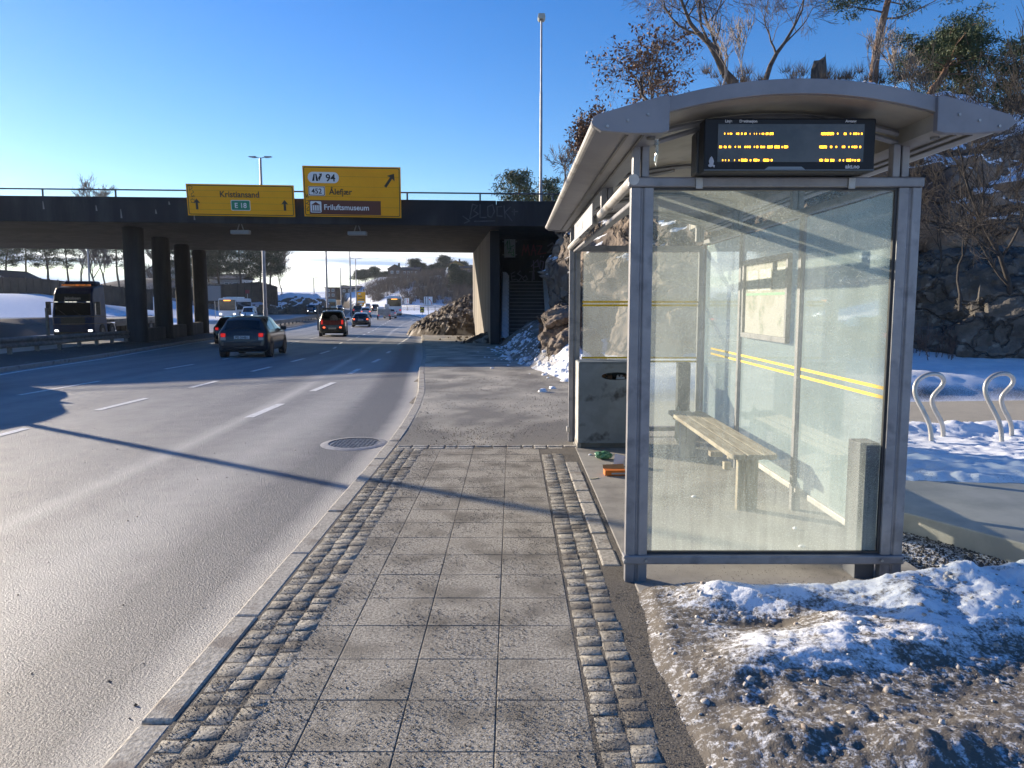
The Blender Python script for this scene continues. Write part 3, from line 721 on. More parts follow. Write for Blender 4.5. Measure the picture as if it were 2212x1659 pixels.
# graffiti on the concrete
GW = M('spray_white', (.20,.20,.23), (.13,.13,.15), 6, .8); GR = M('spray_red', (.30,.06,.08), (.2,.05,.07), 5, .8); GG = M('spray_green', (.03,.30,.09), rough=.7); GP = M('spray_purple', (.22,.19,.30), rough=.8)
def wallM(x, y, z): return Matrix(((1, 0, 0, x), (0, 0, -1, y), (0, 1, 0, z), (0, 0, 0, 1)))
setp(strokes('graffiti', [[(0,0),(.12,.62),(.34,.55),(.16,.34),(.38,.2),(.02,0)],[(.45,.6),(.45,.05),(.72,.05)],[(.8,.1),(.78,.5),(1.0,.6),(1.08,.3),(.95,.05),(.8,.1)],[(1.4,.52),(1.2,.5),(1.2,.12),(1.42,.1)],[(1.5,.55),(1.55,.0)],[(1.78,.5),(1.55,.28),(1.85,-.1)],[(.2,-.12),(1.1,-.1)],[(1.85,.3),(2.1,.3)],[(1.95,.4),(1.95,.15)],[(-.3,.1),(0,-.1),(-.25,-.2)]], .05, M('spray_faded', (.085,.085,.095), (.05,.05,.058), 6, .8), wallM(-1.85, 34.285, 5.25)), 'faded white BLOCK graffiti sprayed on the bridge parapet', 'graffiti')
setp(strokes('graffiti', [[(0,0),(.1,.55),(.2,.15),(.32,.55),(.4,0)],[(.5,0),(.62,.55),(.75,0)],[(.52,.25),(.75,.25)],[(.8,.5),(1.08,.5),(.85,.05),(1.3,.12)]], .06, GR, wallM(.55, 42.39, 4.15)), 'red spray tag on the shaded wall beside the grey cabinet', 'graffiti')
setp(strokes('graffiti', [[(0,.35),(.25,.5),(.35,.4),(.05,.05),(0,0),(.45,.05)],[(.95,.4),(.7,.45),(.6,.2),(.75,0),(.98,.1)]], .085, GW, wallM(1.95, 42.39, 4.3)), 'thick white letters near the rock, topmost on the shaded wall', 'graffiti')
setp(strokes('graffiti', [[(0,.6),(.35,.95),(.4,.6),(.1,.55)],[(.12,.9),(.15,-.1)],[(.5,.9),(.45,.5),(.6,.4),(.68,.85),(.5,.9)],[(.5,1.1),(.52,1.15)],[(.65,1.1),(.67,1.15)],[(.75,-.1),(.8,.85),(.98,.7),(.8,.45),(1.05,0)],[(1.15,.85),(1.12,.1)],[(1.4,.85),(1.15,.5),(1.4,.0)],[(1.5,.8),(1.65,.4)],[(1.8,.95),(1.62,.4),(1.55,-.1)],[(1.9,.4),(1.5,-.8),(1.95,-.6)]], .05, GP, wallM(1.05, 42.39, 2.95)), 'tall purple tag with dots sprayed on the shaded wall above the stair', 'graffiti')
setp(strokes('graffiti', [[(.2,.5),(0,.4),(.05,.05),(.25,.1)],[(.02,.25),(.2,.28)],[(.5,.55),(.35,.4),(.6,.25),(.4,0),(.3,.1)],[(.75,.0),(.62,.15),(.8,.3),(.9,.1),(.7,0)],[(1.0,.5),(1.3,.55)],[(1.18,.52),(1.15,0)]], .06, GW, wallM(-.05, 42.39, 2.75)), 'white EST tag low on the shaded wall over the stair', 'graffiti')
cab = thing('utility_cabinet', 'pale grey cabinet with green graffiti mounted on the dark wall', 'cabinet', (-.02, 42.3, 0))
CABM = M('cabinet_pale', (.55,.60,.56), (.42,.48,.44), 3, .6)
mb = MB(); mb.box(-.40, .20, -.25, .08, 4.03, 5.02); obj('housing', mb, CABM, cab, bevel=.01)
mb = MB(); mb.box(-.43, .23, -.29, .08, 5.02, 5.06); obj('lid', mb, CABM, cab)
for zz in (4.15, 4.85): mb = MB(); mb.box(-.5, .30, -.02, .02, zz, zz + .04); obj('mounting_rail', mb, GALV, cab)
strokes('graffiti', [[(0,.5),(.12,.75),(.1,.35)],[(.2,.8),(.25,.4),(.45,.5)],[(.1,.3),(.3,.35),(.15,.1),(.4,.15)],[(.3,.05),(.45,-.05),(.42,.3)]], .035, GG, wallM(-.33, -.256, 4.15), cab)

# stair up to the bridge
st = thing('stair', 'steep dark concrete stair climbing the shaded bridge abutment', 'stairs', (.35, 37, -.45))
mb = MB(); nst = 17
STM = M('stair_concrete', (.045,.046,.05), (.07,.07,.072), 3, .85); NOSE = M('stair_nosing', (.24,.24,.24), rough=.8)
for k in range(nst):
    y = 36.9 + k * .30; z = -.42 + (k + 1) * .185
    mb.box(-.58, 1.72, y, 42.4, z - .185, z)
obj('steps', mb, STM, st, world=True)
mb = MB()
for k in range(nst):
    y = 36.9 + k * .30; z = -.42 + (k + 1) * .185; mb.box(-.57, 1.71, y - .012, y + .03, z - .03, z + .004)
obj('nosing', mb, NOSE, st, world=True)
mb = MB()
for dx, y0, y1 in ((-.52, 36.95, 41.6),):
    for zz in (.95, .55): mb.tube([(dx, y0, -.3 + zz), (dx, y1, -.3 + 2.9 + zz)], .03, 6)
    for k in range(5):
        y = y0 + (y1 - y0) * k / 4; mb.tube([(dx, y, -.3 + 2.9 * k / 4), (dx, y, -.3 + 2.9 * k / 4 + .95)], .03, 6)
obj('handrail', mb, M('handrail_blue_grey', (.09,.11,.14), rough=.5), st, world=True)
mb = MB(); mb.box(-.62, -.55, 36.75, 42.3, -.6, .2); obj('cheek', mb, CONC_D, st, world=True)
def snowblob(name, fn, x0, x1, y0, y1, nx, ny, mat=SNOWN, dirt=.1, parent=None):
    X, Y = np.meshgrid(np.linspace(x0, x1, nx), np.linspace(y0, y1, ny)); Z = fn(X, Y)
    return npmesh(name, np.stack([X.ravel(), Y.ravel(), Z.ravel()], 1), gridF(nx, ny), mat, attrs={'dirt': np.full(X.size, dirt)})
def stz(Y): return -.42 + .185 * ((Y - 36.9) / .30 + 1)
setp(snowblob('snow', lambda X, Y: stz(Y) + .02 + .13 * smooth(-.30 + .09 * np.sin(Y * 21) - X, -.08, .12) - .06 * smooth(X, -.28, -.18), -.54, -.16, 36.9, 42.3, 12, 120), kind='structure')
setp(snowblob('snow', lambda X, Y: stz(Y) + .10 + .22 * smooth(X, 1.65, 2.0) + .05 * n2(X, Y, 1.5, 3), 1.66, 2.5, 36.6, 42.38, 14, 60), kind='structure')

# ================================================================ ROCK
def strata(P, sc=1.0):
    """blocky, bedded displacement"""
    A = np.stack([P[:, 0] * .9 + P[:, 2] * .35, P[:, 1] * .9, P[:, 2] * 1.0 - P[:, 0] * .35], 1) * sc
    r = fbm(A * .35, 5, .5) * 1.5 + fbm(A * np.array([.5, .5, 1.3]), 5, .5, ridged=True) * .5
    c = np.floor(A * np.array([.8, .8, 1.1]) + fbm(A * .6, 3)[:, None] * 1.6)
    h = np.sin(c[:, 0] * 12.9 + c[:, 1] * 78.2 + c[:, 2] * 37.7) * 43758.5
    return r + (h - np.floor(h)) * .42
ROCK = M('rock_face', (.12,.088,.065), (.27,.205,.15), .9, .85, bump=.06, bscale=5, third=(.07,.055,.05), tscale=.35, tramp=(.5,.62), detail=8)
attr_mix(ROCK, 'cap', (.80,.84,.9), .45, .55, 2.0, .18)
attr_mix(ROCK, 'crack', (.04,.034,.03), .3, .9, 3, .2)
ROCKD = M('rock_mossy', (.075,.07,.06), (.15,.135,.115), 2.2, .9, bump=.05, bscale=6, third=(.21,.2,.175), tscale=4, tramp=(.60,.66), detail=8)
attr_mix(ROCKD, 'cap', (.80,.84,.9), .45, .55, 2.0, .18)
attr_mix(ROCKD, 'crack', (.02,.018,.016), .3, .9, 3, .2)
def craze(m, sc=1.3, dist=.10, st=(1, 1, 1.5), dark=.35):
    nt = m.node_tree; N = nt.nodes; Lk = nt.links; bs = N['Principled BSDF']; g = N.new('ShaderNodeNewGeometry'); mp = N.new('ShaderNodeMapping'); mp.inputs['Scale'].default_value = st; mp.inputs['Rotation'].default_value = (.5, .35, .2)
    nz = N.new('ShaderNodeTexNoise'); nz.inputs['Scale'].default_value = .8; nz.inputs['Detail'].default_value = 6; ad = N.new('ShaderNodeVectorMath'); ad.operation = 'MULTIPLY_ADD'; ad.inputs[1].default_value = (2.4, 2.4, 2.4)
    Lk.new(g.outputs['Position'], mp.inputs[0]); Lk.new(g.outputs['Position'], nz.inputs['Vector']); Lk.new(nz.outputs['Color'], ad.inputs[0]); Lk.new(mp.outputs[0], ad.inputs[2])
    v = N.new('ShaderNodeTexVoronoi'); v.feature = 'DISTANCE_TO_EDGE'; v.inputs['Scale'].default_value = sc; Lk.new(ad.outputs[0], v.inputs['Vector'])
    v2 = N.new('ShaderNodeTexVoronoi'); v2.inputs['Scale'].default_value = sc * 1.7; Lk.new(ad.outputs[0], v2.inputs['Vector'])
    mr = N.new('ShaderNodeMapRange'); mr.inputs[1].default_value = 0; mr.inputs[2].default_value = .07; Lk.new(v.outputs[0], mr.inputs[0])
    sm = N.new('ShaderNodeMath'); sm.operation = 'MULTIPLY_ADD'; sm.inputs[1].default_value = .8; Lk.new(v2.outputs['Distance'], sm.inputs[0]); Lk.new(mr.outputs[0], sm.inputs[2])
    bp = N.new('ShaderNodeBump'); bp.inputs['Distance'].default_value = dist; Lk.new(sm.outputs[0], bp.inputs['Height'])
    old = bs.inputs['Normal'].links[0].from_socket; Lk.new(old, bp.inputs['Normal']); Lk.new(bp.outputs[0], bs.inputs['Normal'])
    mx = N.new('ShaderNodeMix'); mx.data_type = 'RGBA'; mx.blend_type = 'MULTIPLY'; mx.inputs[0].default_value = 1; c2 = N.new('ShaderNodeMapRange'); c2.inputs[2].default_value = .05; c2.inputs[3].default_value = dark; c2.inputs[4].default_value = 1; Lk.new(v.outputs[0], c2.inputs[0])
    cb = N.new('ShaderNodeCombineColor'); [Lk.new(c2.outputs[0], cb.inputs[i]) for i in range(3)]; Lk.new(bs.inputs['Base Color'].links[0].from_socket, mx.inputs[6]); Lk.new(cb.outputs[0], mx.inputs[7]); Lk.new(mx.outputs[2], bs.inputs['Base Color'])
craze(ROCK, .8, .14, (.8, .8, 1.7), dark=.7); craze(ROCKD, 1.1, .10, (1, .8, 1.6), .93)
def rockmesh(name, label, c, ax, n=120, amp=1.0, sc=1.0, seed=0, pw=.55, mat=None, capz=.6, warp=None, cap=1.0):
    nu, nv = n * 2, n
    u = np.linspace(0, 2 * math.pi, nu, endpoint=False); v = np.linspace(-math.pi / 2, math.pi / 2, nv)
    U, Vv = np.meshgrid(u, v); sp = lambda a, p: np.sign(a) * np.abs(a) ** p; vz = vz_ if (vz_ := (.5 if amp > 1.1 and ax[2] > 6 else .75)) else .75
    P = np.stack([sp(np.cos(Vv), pw) * sp(np.cos(U), .8), sp(np.cos(Vv), pw) * sp(np.sin(U), .8), sp(np.sin(Vv), vz)], 2).reshape(-1, 3)
    N0 = P / np.linalg.norm(P, axis=1)[:, None]
    Q = P * np.array(ax)
    if warp is not None: Q = warp(Q)
    d = strata(Q + seed * 13.7, sc) - .5
    Q = Q + N0 * (amp * d)[:, None] * np.array([1, 1, .6])
    F = []
    i, j = np.meshgrid(np.arange(nu), np.arange(nv - 1)); i2 = (i + 1) % nu
    F = np.stack([(j*nu+i).ravel(), (j*nu+i2).ravel(), ((j+1)*nu+i2).ravel(), ((j+1)*nu+i).ravel()], 1)
    G = Q.reshape(nv, nu, 3); gu = np.roll(G, -1, 1) - np.roll(G, 1, 1); gv = np.gradient(G, axis=0)
    NN = np.cross(gu, gv); NN /= np.linalg.norm(NN, axis=2)[..., None] + 1e-9
    capm = smooth(NN[..., 2].ravel(), capz - .12, capz + .12) * smooth(Q[:, 2] / ax[2], .1, .5) * cap
    crack = smooth(-fbm(Q * np.array([.55, .55, .9]) + 5, 4, .6, ridged=True), -.1, .5)
    o = npmesh(name, Q, F, mat or ROCK, sm=True, attrs={'cap': capm, 'crack': crack}, angle=38)
    o.location = c; setp(o, label, 'rock'); return o
def wmain(Q):
    x, y, z = Q[:, 0].copy() * 1.17, Q[:, 1].copy() * 1.17, Q[:, 2].copy() * 1.11
    lf = smooth(-x, 2.5, 6.0)                       # left end: overhang that leans out and is lower
    z = z - lf * smooth(z, 0, 9) * 1.0
    x = x + lf * (.9 * (1 - smooth(z, -1.5, 2.2)) + .10 * z)
    rt = smooth(x, 2.5, 7.5); z = z - rt * smooth(z, 0, 9) * .5
    y = y + .95 * np.clip(-x - 1.2, 0, 9) - .12 * x
    return np.stack([x / 1.17, y / 1.17, z / 1.11], 1)
rockmesh('rock', 'huge brown bedrock outcrop with a snowy top, rising behind the bus shelter', (7.55, 21.9, .4), (6.55, 3.9, 6.7), 230, 1.15, .85, 1, .5, warp=wmain, capz=.62)
rockmesh('rock', 'dark lichen-spotted boulder in the shade at the foot of the outcrop, beside the racks', (10.6, 17.6, .8), (1.9, 1.7, 2.0), 90, .8, 1.4, 2, .7, ROCKD, .75, cap=.3)
rockmesh('rock', 'dark snow-streaked boulder under the trees, right of the lichen-spotted one', (12.5, 19.2, 1.4), (1.8, 1.7, 1.8), 80, .9, 1.5, 3, .7, ROCKD, .7, cap=.6)
rockmesh('rock', 'angular brown boulder in the snow bank, between stair and shelter post', (1.45, 21.6, .75), (.62, .8, .75), 60, .5, 2.0, 4, .7, None, .9, cap=.4)
rockmesh('rock', 'reddish broken boulder half buried in snow, against the far shelter post', (1.62, 19.6, .35), (.62, .6, .62), 60, .4, 2.2, 5, .7, None, .9, cap=.3)
rockmesh('rock', 'pale sunlit rock slab seen through the far shelter glass', (3.7, 18.6, .3), (1.5, 1.6, 2.3), 90, .7, 1.3, 6, .7, None, .9, cap=.3, warp=lambda Q: np.stack([Q[:, 0] + .35 * Q[:, 2], Q[:, 1], Q[:, 2]], 1))
SLUSH = M('slush', (.10,.085,.065), (.27,.25,.21), 12, .8)
# heap of earth and dirty snow at the far end of the underpass
def heap(name, label, c, rx, ry, h, st, seed, clump=.32, dirt=.9, mat=DIRT, cat='heap'):
    nx = int(2 * rx / st); ny = int(2 * ry / st)
    X, Y = np.meshgrid(np.linspace(-rx, rx, nx), np.linspace(-ry, ry, ny))
    r = np.sqrt((X / rx) ** 2 + (Y / ry) ** 2)
    base = np.clip(1 - r, 0, 1) ** .85 * h
    k = smooth(base, 0, .4)
    Z = base + k * (clump * fbm(np.stack([X.ravel() * 1.9 + seed, Y.ravel() * 1.9, X.ravel() * 0], 1), 6, .7, ridged=True).reshape(X.shape) + .5 * clump * n2(X, Y, 4.5, 4, seed))
    o = npmesh(name, np.stack([X.ravel(), Y.ravel(), (Z - .12).ravel()], 1), gridF(nx, ny), mat, attrs={'dirt': np.full(X.size, dirt)}, angle=40)
    o.location = c; return setp(o, label, cat)
heap('earth_heap', 'large heap of dark earth and rubble against the sunlit end of the abutment', (-3.2, 58.5, -.75), 4.8, 7.0, 2.75, .085, 2, .5)
heap('earth_heap', 'low heap of frozen soil at the foot of the shaded abutment corner', (-1.15, 39.5, -.5), 1.6, 2.0, .62, .05, 5, .22)
heap('snow_heap', 'narrow dirty snow clods lying on the pavement along the kerb', (-1.55, 14.6, .0), .22, 1.5, .09, .016, 8, .12, .9, SLUSH)
heap('snow_heap', 'small dark frozen slush lump on the kerb before the bridge shadow', (-1.9, 17.9, -.05), .3, .8, .10, .02, 9, .12, .9, SLUSH)
heap('snow_heap', 'thin dirty slush ridge lying across the pavement by the manhole', (-.55, 10.2, -.005), .85, .20, .06, .014, 12, .05, .95, SLUSH)
# clods and snow lumps along the bank and in the foreground
def chunks(name, pts, mat, seed, dirtv=.1, kind='stuff'):
    rnd = np.random.RandomState(seed); V = []; F = []; b = 0
    ico = bpy.data.meshes.new('t'); 
    phi = (1 + 5 ** .5) / 2
    iv = np.array([(-1,phi,0),(1,phi,0),(-1,-phi,0),(1,-phi,0),(0,-1,phi),(0,1,phi),(0,-1,-phi),(0,1,-phi),(phi,0,-1),(phi,0,1),(-phi,0,-1),(-phi,0,1)]) / 1.9
    it = np.array([(0,11,5),(0,5,1),(0,1,7),(0,7,10),(0,10,11),(1,5,9),(5,11,4),(11,10,2),(10,7,6),(7,1,8),(3,9,4),(3,4,2),(3,2,6),(3,6,8),(3,8,9),(4,9,5),(2,4,11),(6,2,10),(8,6,7),(9,8,1)])
    for (x, y, z, s) in pts:
        sc = s * rnd.uniform(.55, 1.25, 3) * np.array([1, 1, .7]); a = rnd.uniform(0, 6.28); ca, sa = math.cos(a), math.sin(a)
        v = iv * sc * (1 + rnd.uniform(-.28, .28, (12, 1))); v = np.stack([v[:, 0]*ca - v[:, 1]*sa, v[:, 0]*sa + v[:, 1]*ca, v[:, 2]], 1) + (x, y, z)
        V.append(v); F.append(it + b); b += 12
    return setp(npmesh(name, np.concatenate(V), np.concatenate(F), mat, sm=False, attrs={'dirt': np.full(b, dirtv)}), kind=kind)
rnd = np.random.RandomState(21)
def banksurf(x, y): return float(plH(np.array([[x]]), np.array([[y]]))[0, 0])
pts = []
for k in range(420):
    y = rnd.uniform(13, 33); x = float(walkR(y)) + rnd.normal(.7, .45); pts.append((x, y, max(banksurf(x, y), float(zr(y)) + .12), rnd.uniform(.02, .05) + .12 * rnd.uniform() ** 4))
chunks('snow_lumps', pts, SNOWN, 5, .33)
pts = []
for k in range(900):
    x = rnd.uniform(.66, 4.2); y = rnd.uniform(1.7, 4.0); z = float(nearH(np.array([[x]]), np.array([[y]]))[0, 0]); pts.append((x, y, z, .003 + .02 * rnd.uniform() ** 4))
chunks('snow_lumps', pts, ICE, 6, .3)
pts = [(rnd.normal(-1.1, 1.2), rnd.uniform(37.5, 50), 0, rnd.uniform(.03, .12)) for k in range(260)]
pts = [(x, y, float(zr(y)) + .15, s) for x, y, _, s in pts if x > float(kerbX(y)) + .3 and x < -.9 - (y - 36.7) * .098]
chunks('soil_clods', pts, DIRT, 7)
# ================================================================ BUS SHELTER
sh = thing('bus_shelter', 'grey aluminium and glass bus shelter with curved roof on the pavement', 'bus shelter', (1.43, 6.5, 0))
def glass(name, tint, lo, hi, a, b, sc, stretch, dcol=(.62,.66,.60), edge=None, speck=.5):
    m, nt, bs = mat_base(name); N = nt.nodes; Lk = nt.links; N.remove(bs); o = N['Material Output']
    tr = N.new('ShaderNodeBsdfTransparent'); tr.inputs[0].default_value = (*tint, 1)
    gl = N.new('ShaderNodeBsdfGlossy'); gl.inputs['Roughness'].default_value = .03; gl.inputs[0].default_value = (1, 1, 1, 1)
    fr = N.new('ShaderNodeFresnel'); fr.inputs[0].default_value = 1.45
    fm = N.new('ShaderNodeMath'); fm.operation = 'MULTIPLY'; fm.inputs[1].default_value = .9; Lk.new(fr.outputs[0], fm.inputs[0])
    m1 = N.new('ShaderNodeMixShader'); Lk.new(fm.outputs[0], m1.inputs[0]); Lk.new(tr.outputs[0], m1.inputs[1]); Lk.new(gl.outputs[0], m1.inputs[2])
    df = N.new('ShaderNodeBsdfDiffuse'); df.inputs[0].default_value = (*dcol, 1); tl = N.new('ShaderNodeBsdfTranslucent'); tl.inputs[0].default_value = (*dcol, 1)
    m2 = N.new('ShaderNodeMixShader'); m2.inputs[0].default_value = .6; Lk.new(df.outputs[0], m2.inputs[1]); Lk.new(tl.outputs[0], m2.inputs[2])
    g = N.new('ShaderNodeNewGeometry'); mp = N.new('ShaderNodeMapping'); mp.inputs['Scale'].default_value = stretch; Lk.new(g.outputs['Position'], mp.inputs[0])
    n1 = N.new('ShaderNodeTexNoise'); n1.inputs['Scale'].default_value = sc; n1.inputs['Detail'].default_value = 9; n1.inputs['Roughness'].default_value = .68; Lk.new(mp.outputs[0], n1.inputs['Vector'])
    r1 = N.new('ShaderNodeMapRange'); r1.inputs[1].default_value = a; r1.inputs[2].default_value = b; r1.inputs[3].default_value = lo; r1.inputs[4].default_value = hi; Lk.new(n1.outputs[0], r1.inputs[0])
    n2_ = N.new('ShaderNodeTexNoise'); n2_.inputs['Scale'].default_value = 130; n2_.inputs['Detail'].default_value = 4; n2_.inputs['Roughness'].default_value = .8; Lk.new(g.outputs['Position'], n2_.inputs['Vector'])
    r2 = N.new('ShaderNodeMapRange'); r2.inputs[1].default_value = .50; r2.inputs[2].default_value = .74; r2.inputs[3].default_value = 0; r2.inputs[4].default_value = speck; Lk.new(n2_.outputs[0], r2.inputs[0])
    ad = N.new('ShaderNodeMath'); ad.operation = 'ADD'; ad.use_clamp = True; Lk.new(r1.outputs[0], ad.inputs[0]); Lk.new(r2.outputs[0], ad.inputs[1]); fac = ad.outputs[0]
    if edge:   # salt splash climbing from the ground: more dust low down
        sp = N.new('ShaderNodeSeparateXYZ'); Lk.new(g.outputs['Position'], sp.inputs[0])
        nz = N.new('ShaderNodeTexNoise'); nz.inputs['Scale'].default_value = 9; nz.inputs['Detail'].default_value = 7
        mz = N.new('ShaderNodeMapping'); mz.inputs['Scale'].default_value = (3.2, 3.2, .25); Lk.new(g.outputs['Position'], mz.inputs[0]); Lk.new(mz.outputs[0], nz.inputs['Vector'])
        sb = N.new('ShaderNodeMath'); sb.operation = 'MULTIPLY_ADD'; sb.inputs[1].default_value = .9; Lk.new(nz.outputs[0], sb.inputs[0]); Lk.new(sp.outputs[2], sb.inputs[2])
        rz = N.new('ShaderNodeMapRange'); rz.inputs[1].default_value = edge[0]; rz.inputs[2].default_value = edge[1]; rz.inputs[3].default_value = edge[2]; rz.inputs[4].default_value = 0; Lk.new(sb.outputs[0], rz.inputs[0])
        a2 = N.new('ShaderNodeMath'); a2.operation = 'ADD'; a2.use_clamp = True; Lk.new(fac, a2.inputs[0]); Lk.new(rz.outputs[0], a2.inputs[1]); fac = a2.outputs[0]
    m3 = N.new('ShaderNodeMixShader'); Lk.new(fac, m3.inputs[0]); Lk.new(m1.outputs[0], m3.inputs[1]); Lk.new(m2.outputs[0], m3.inputs[2])
    Lk.new(m3.outputs[0], o.inputs[0]); return m
GLF = glass('glass_front_dirty', (.93,.97,.95), .09, .27, .38, .66, 1.9, (1.0,1.0,.55), dcol=(.68,.76,.70), edge=(.45, 1.35, .42), speck=.36)
GLB = glass('glass_back_frosty', (.88,.97,.94), .30, .55, .3, .7, 1.0, (1,1,.6), dcol=(.70,.84,.78), edge=(.4,1.2,.18), speck=.25)
GLE = glass('glass_far_dirty', (.90,.94,.92), .24, .42, .3, .7, 1.2, (1,1,.7), dcol=(.52,.57,.55), edge=(.5,1.2,.2), speck=.25)
GLC = glass('glass_film', (.8,.85,.86), .03, .10, .3, .7, 1.5, (1,1,1), speck=.05)
FY0, FY1 = 4.31, 8.80
def post(x, y, z0, z1, label=None, wd=.062):
    mb = MB()
    mb.prism([(x - wd, y - .028), (x - .012, y - .034), (x - .004, y - .022), (x + .004, y - .022), (x + .012, y - .034), (x + wd, y - .028),
              (x + wd, y + .028), (x + .012, y + .034), (x + .004, y + .024), (x - .004, y + .024), (x - .012, y + .034), (x - wd, y + .028)], z0, z1, 'z')
    return obj('post', mb, METAL, sh, bevel=.009, world=True, smooth=False)
XL, XR = .712, 2.175
post(XL, FY0, -.02, 2.223); post(XR, FY0, -.03, 2.223); post(XL + .0, FY1, -.02, 2.20); post(XR, FY1, -.02, 2.20)
for y in (5.82, 7.34): post(XR + .01, y, .0, 2.24, wd=.034)
for y in (FY0, 5.82, 7.34, FY1):
    for x in (XL - .01, XR - .06):
        mb = MB(); mb.box(x - .045, x - .004, y - .03, y + .03, 2.277, 2.455); mb.box(x + .004, x + .045, y - .03, y + .03, 2.277, 2.455)
        obj('stub_post', mb, METAL, sh, bevel=.006, world=True)
# frames: end beams, side rails
def beam(name, x0, x1, y0, y1, z0, z1, mt=METAL, bv=.008):
    mb = MB(); mb.box(x0, x1, y0, y1, z0, z1); return obj(name, mb, mt, sh, bevel=bv, world=True)
beam('top_beam', .633, 2.242, FY0 - .045, FY0 + .03, 2.224, 2.276)
beam('bottom_beam', .638, 2.242, FY0 - .048, FY0 + .032, .108, .160)
beam('top_beam', .78, 2.15, FY1 - .03, FY1 + .03, 2.17, 2.235)
beam('bottom_beam', .78, 2.15, FY1 - .03, FY1 + .03, .12, .17)
mb = MB(); mb.tube([(.66, FY0 - .05, 2.262), (.66, FY1 + .05, 2.215)], .030, 12); obj('side_rail', mb, METALL, sh, smooth=True, world=True)
beam('side_rail', .69, .745, FY0 + .035, FY1 - .035, 2.16, 2.19)
beam('back_rail', 2.145, 2.208, FY0 + .035, FY1 - .035, 2.243, 2.29)
for x in (.645, .764, 2.11, 2.232):
    mb = MB(); mb.tube([(x, FY0 - .05, .135), (x, FY0 - .062, .135)], .008, 8); obj('bolt', mb, GALV, sh, world=True)
mb = MB(); mb.box(.632, .668, FY1 - .05, FY1 + .05, .11, .17); obj('bolt', mb, GALV, sh, world=True, bevel=.006)
# seals
mb = MB(); mb.box(.775, 2.145, FY0 - .012, FY0 + .008, 2.210, 2.223); mb.box(.775, 2.145, FY0 - .012, FY0 + .008, .161, .175); mb.box(2.099, 2.112, FY0 - .012, FY0 + .008, .176, 2.209)
obj('seal', mb, BLACKP, sh, world=True)
def pane(name, P, mt):
    mb = MB(); mb.add(P, [(0, 1, 2, 3)]); return obj(name, mb, mt, sh, world=True)
pane('glass_panel', [(.776, FY0 + .004, .176), (2.098, FY0 + .004, .176), (2.098, FY0 + .004, 2.208), (.776, FY0 + .004, 2.208)], GLF)
pane('glass_panel', [(.80, FY1, .18), (2.14, FY1, .18), (2.14, FY1, 2.16), (.80, FY1, 2.16)], GLE)
for y0, y1 in ((FY0 + .10, 5.77), (5.87, 7.29), (7.39, FY1 - .1)):
    pane('glass_panel', [(2.178, y0, .20), (2.178, y1, .20), (2.178, y1, 2.225), (2.178, y0, 2.225)], GLB)
    mb = MB(); mb.box(2.158, 2.198, y0, y1, .155, .20); obj('panel_rail', mb, METALL, sh, bevel=.006, world=True)
YT = M('yellow_tape', (.85,.53,.02), rough=.6)
YT.node_tree.nodes['Principled BSDF'].inputs['Transmission Weight'].default_value = 0
mb = MB()
for z in (1.565, 1.605, .925, .968): mb.box(.80, 2.14, FY1 - .004, FY1 - .002, z - .011, z + .011)
obj('warning_stripe', mb, YT, sh, world=True)
mb = MB()
for y0, y1 in ((FY0 + .12, 5.77), (5.87, 7.29), (7.39, 8.4)):
    for z in (1.045, 1.10): mb.box(2.173, 2.176, y0, y1, z - .010, z + .010)
obj('warning_stripe', mb, YT, sh, world=True)
# roof: curved sheet, lower lining, end fascia, wedge-shaped gutters
RY0, RY1 = 3.92, 9.22
def arch(x, top): # roof line; peak at 1.435
    t = (x - 1.435) / .68
    return (2.692 if top else 2.622) - .094 * t * t
n = 24; xs = [.755 + (2.115 - .755) * k / (n - 1) for k in range(n)]
prof = [(x, arch(x, True)) for x in xs] + [(x, arch(x, True) - .012) for x in xs[::-1]]
mb = MB(); mb.prism(prof, RY0 + .01, RY1 - .01, 'y'); obj('roof_sheet', mb, ROOFM, sh, world=True, smooth=True, angle=40)
prof = [(x, arch(x, False) + .010) for x in xs] + [(x, arch(x, False)) for x in xs[::-1]]
mb = MB(); mb.prism(prof, RY0 + .035, RY1 - .035, 'y'); obj('roof_lining', mb, ROOFU, sh, world=True, smooth=True, angle=40)
for (a, b) in ((RY0, RY0 + .03), (RY1 - .03, RY1)):
    prof = [(x, arch(x, True) + .004) for x in xs] + [(x, arch(x, True) - .068) for x in xs[::-1]]
    mb = MB(); mb.prism(prof, a, b, 'y'); obj('roof_fascia', mb, ROOFM, sh, world=True, bevel=.003)
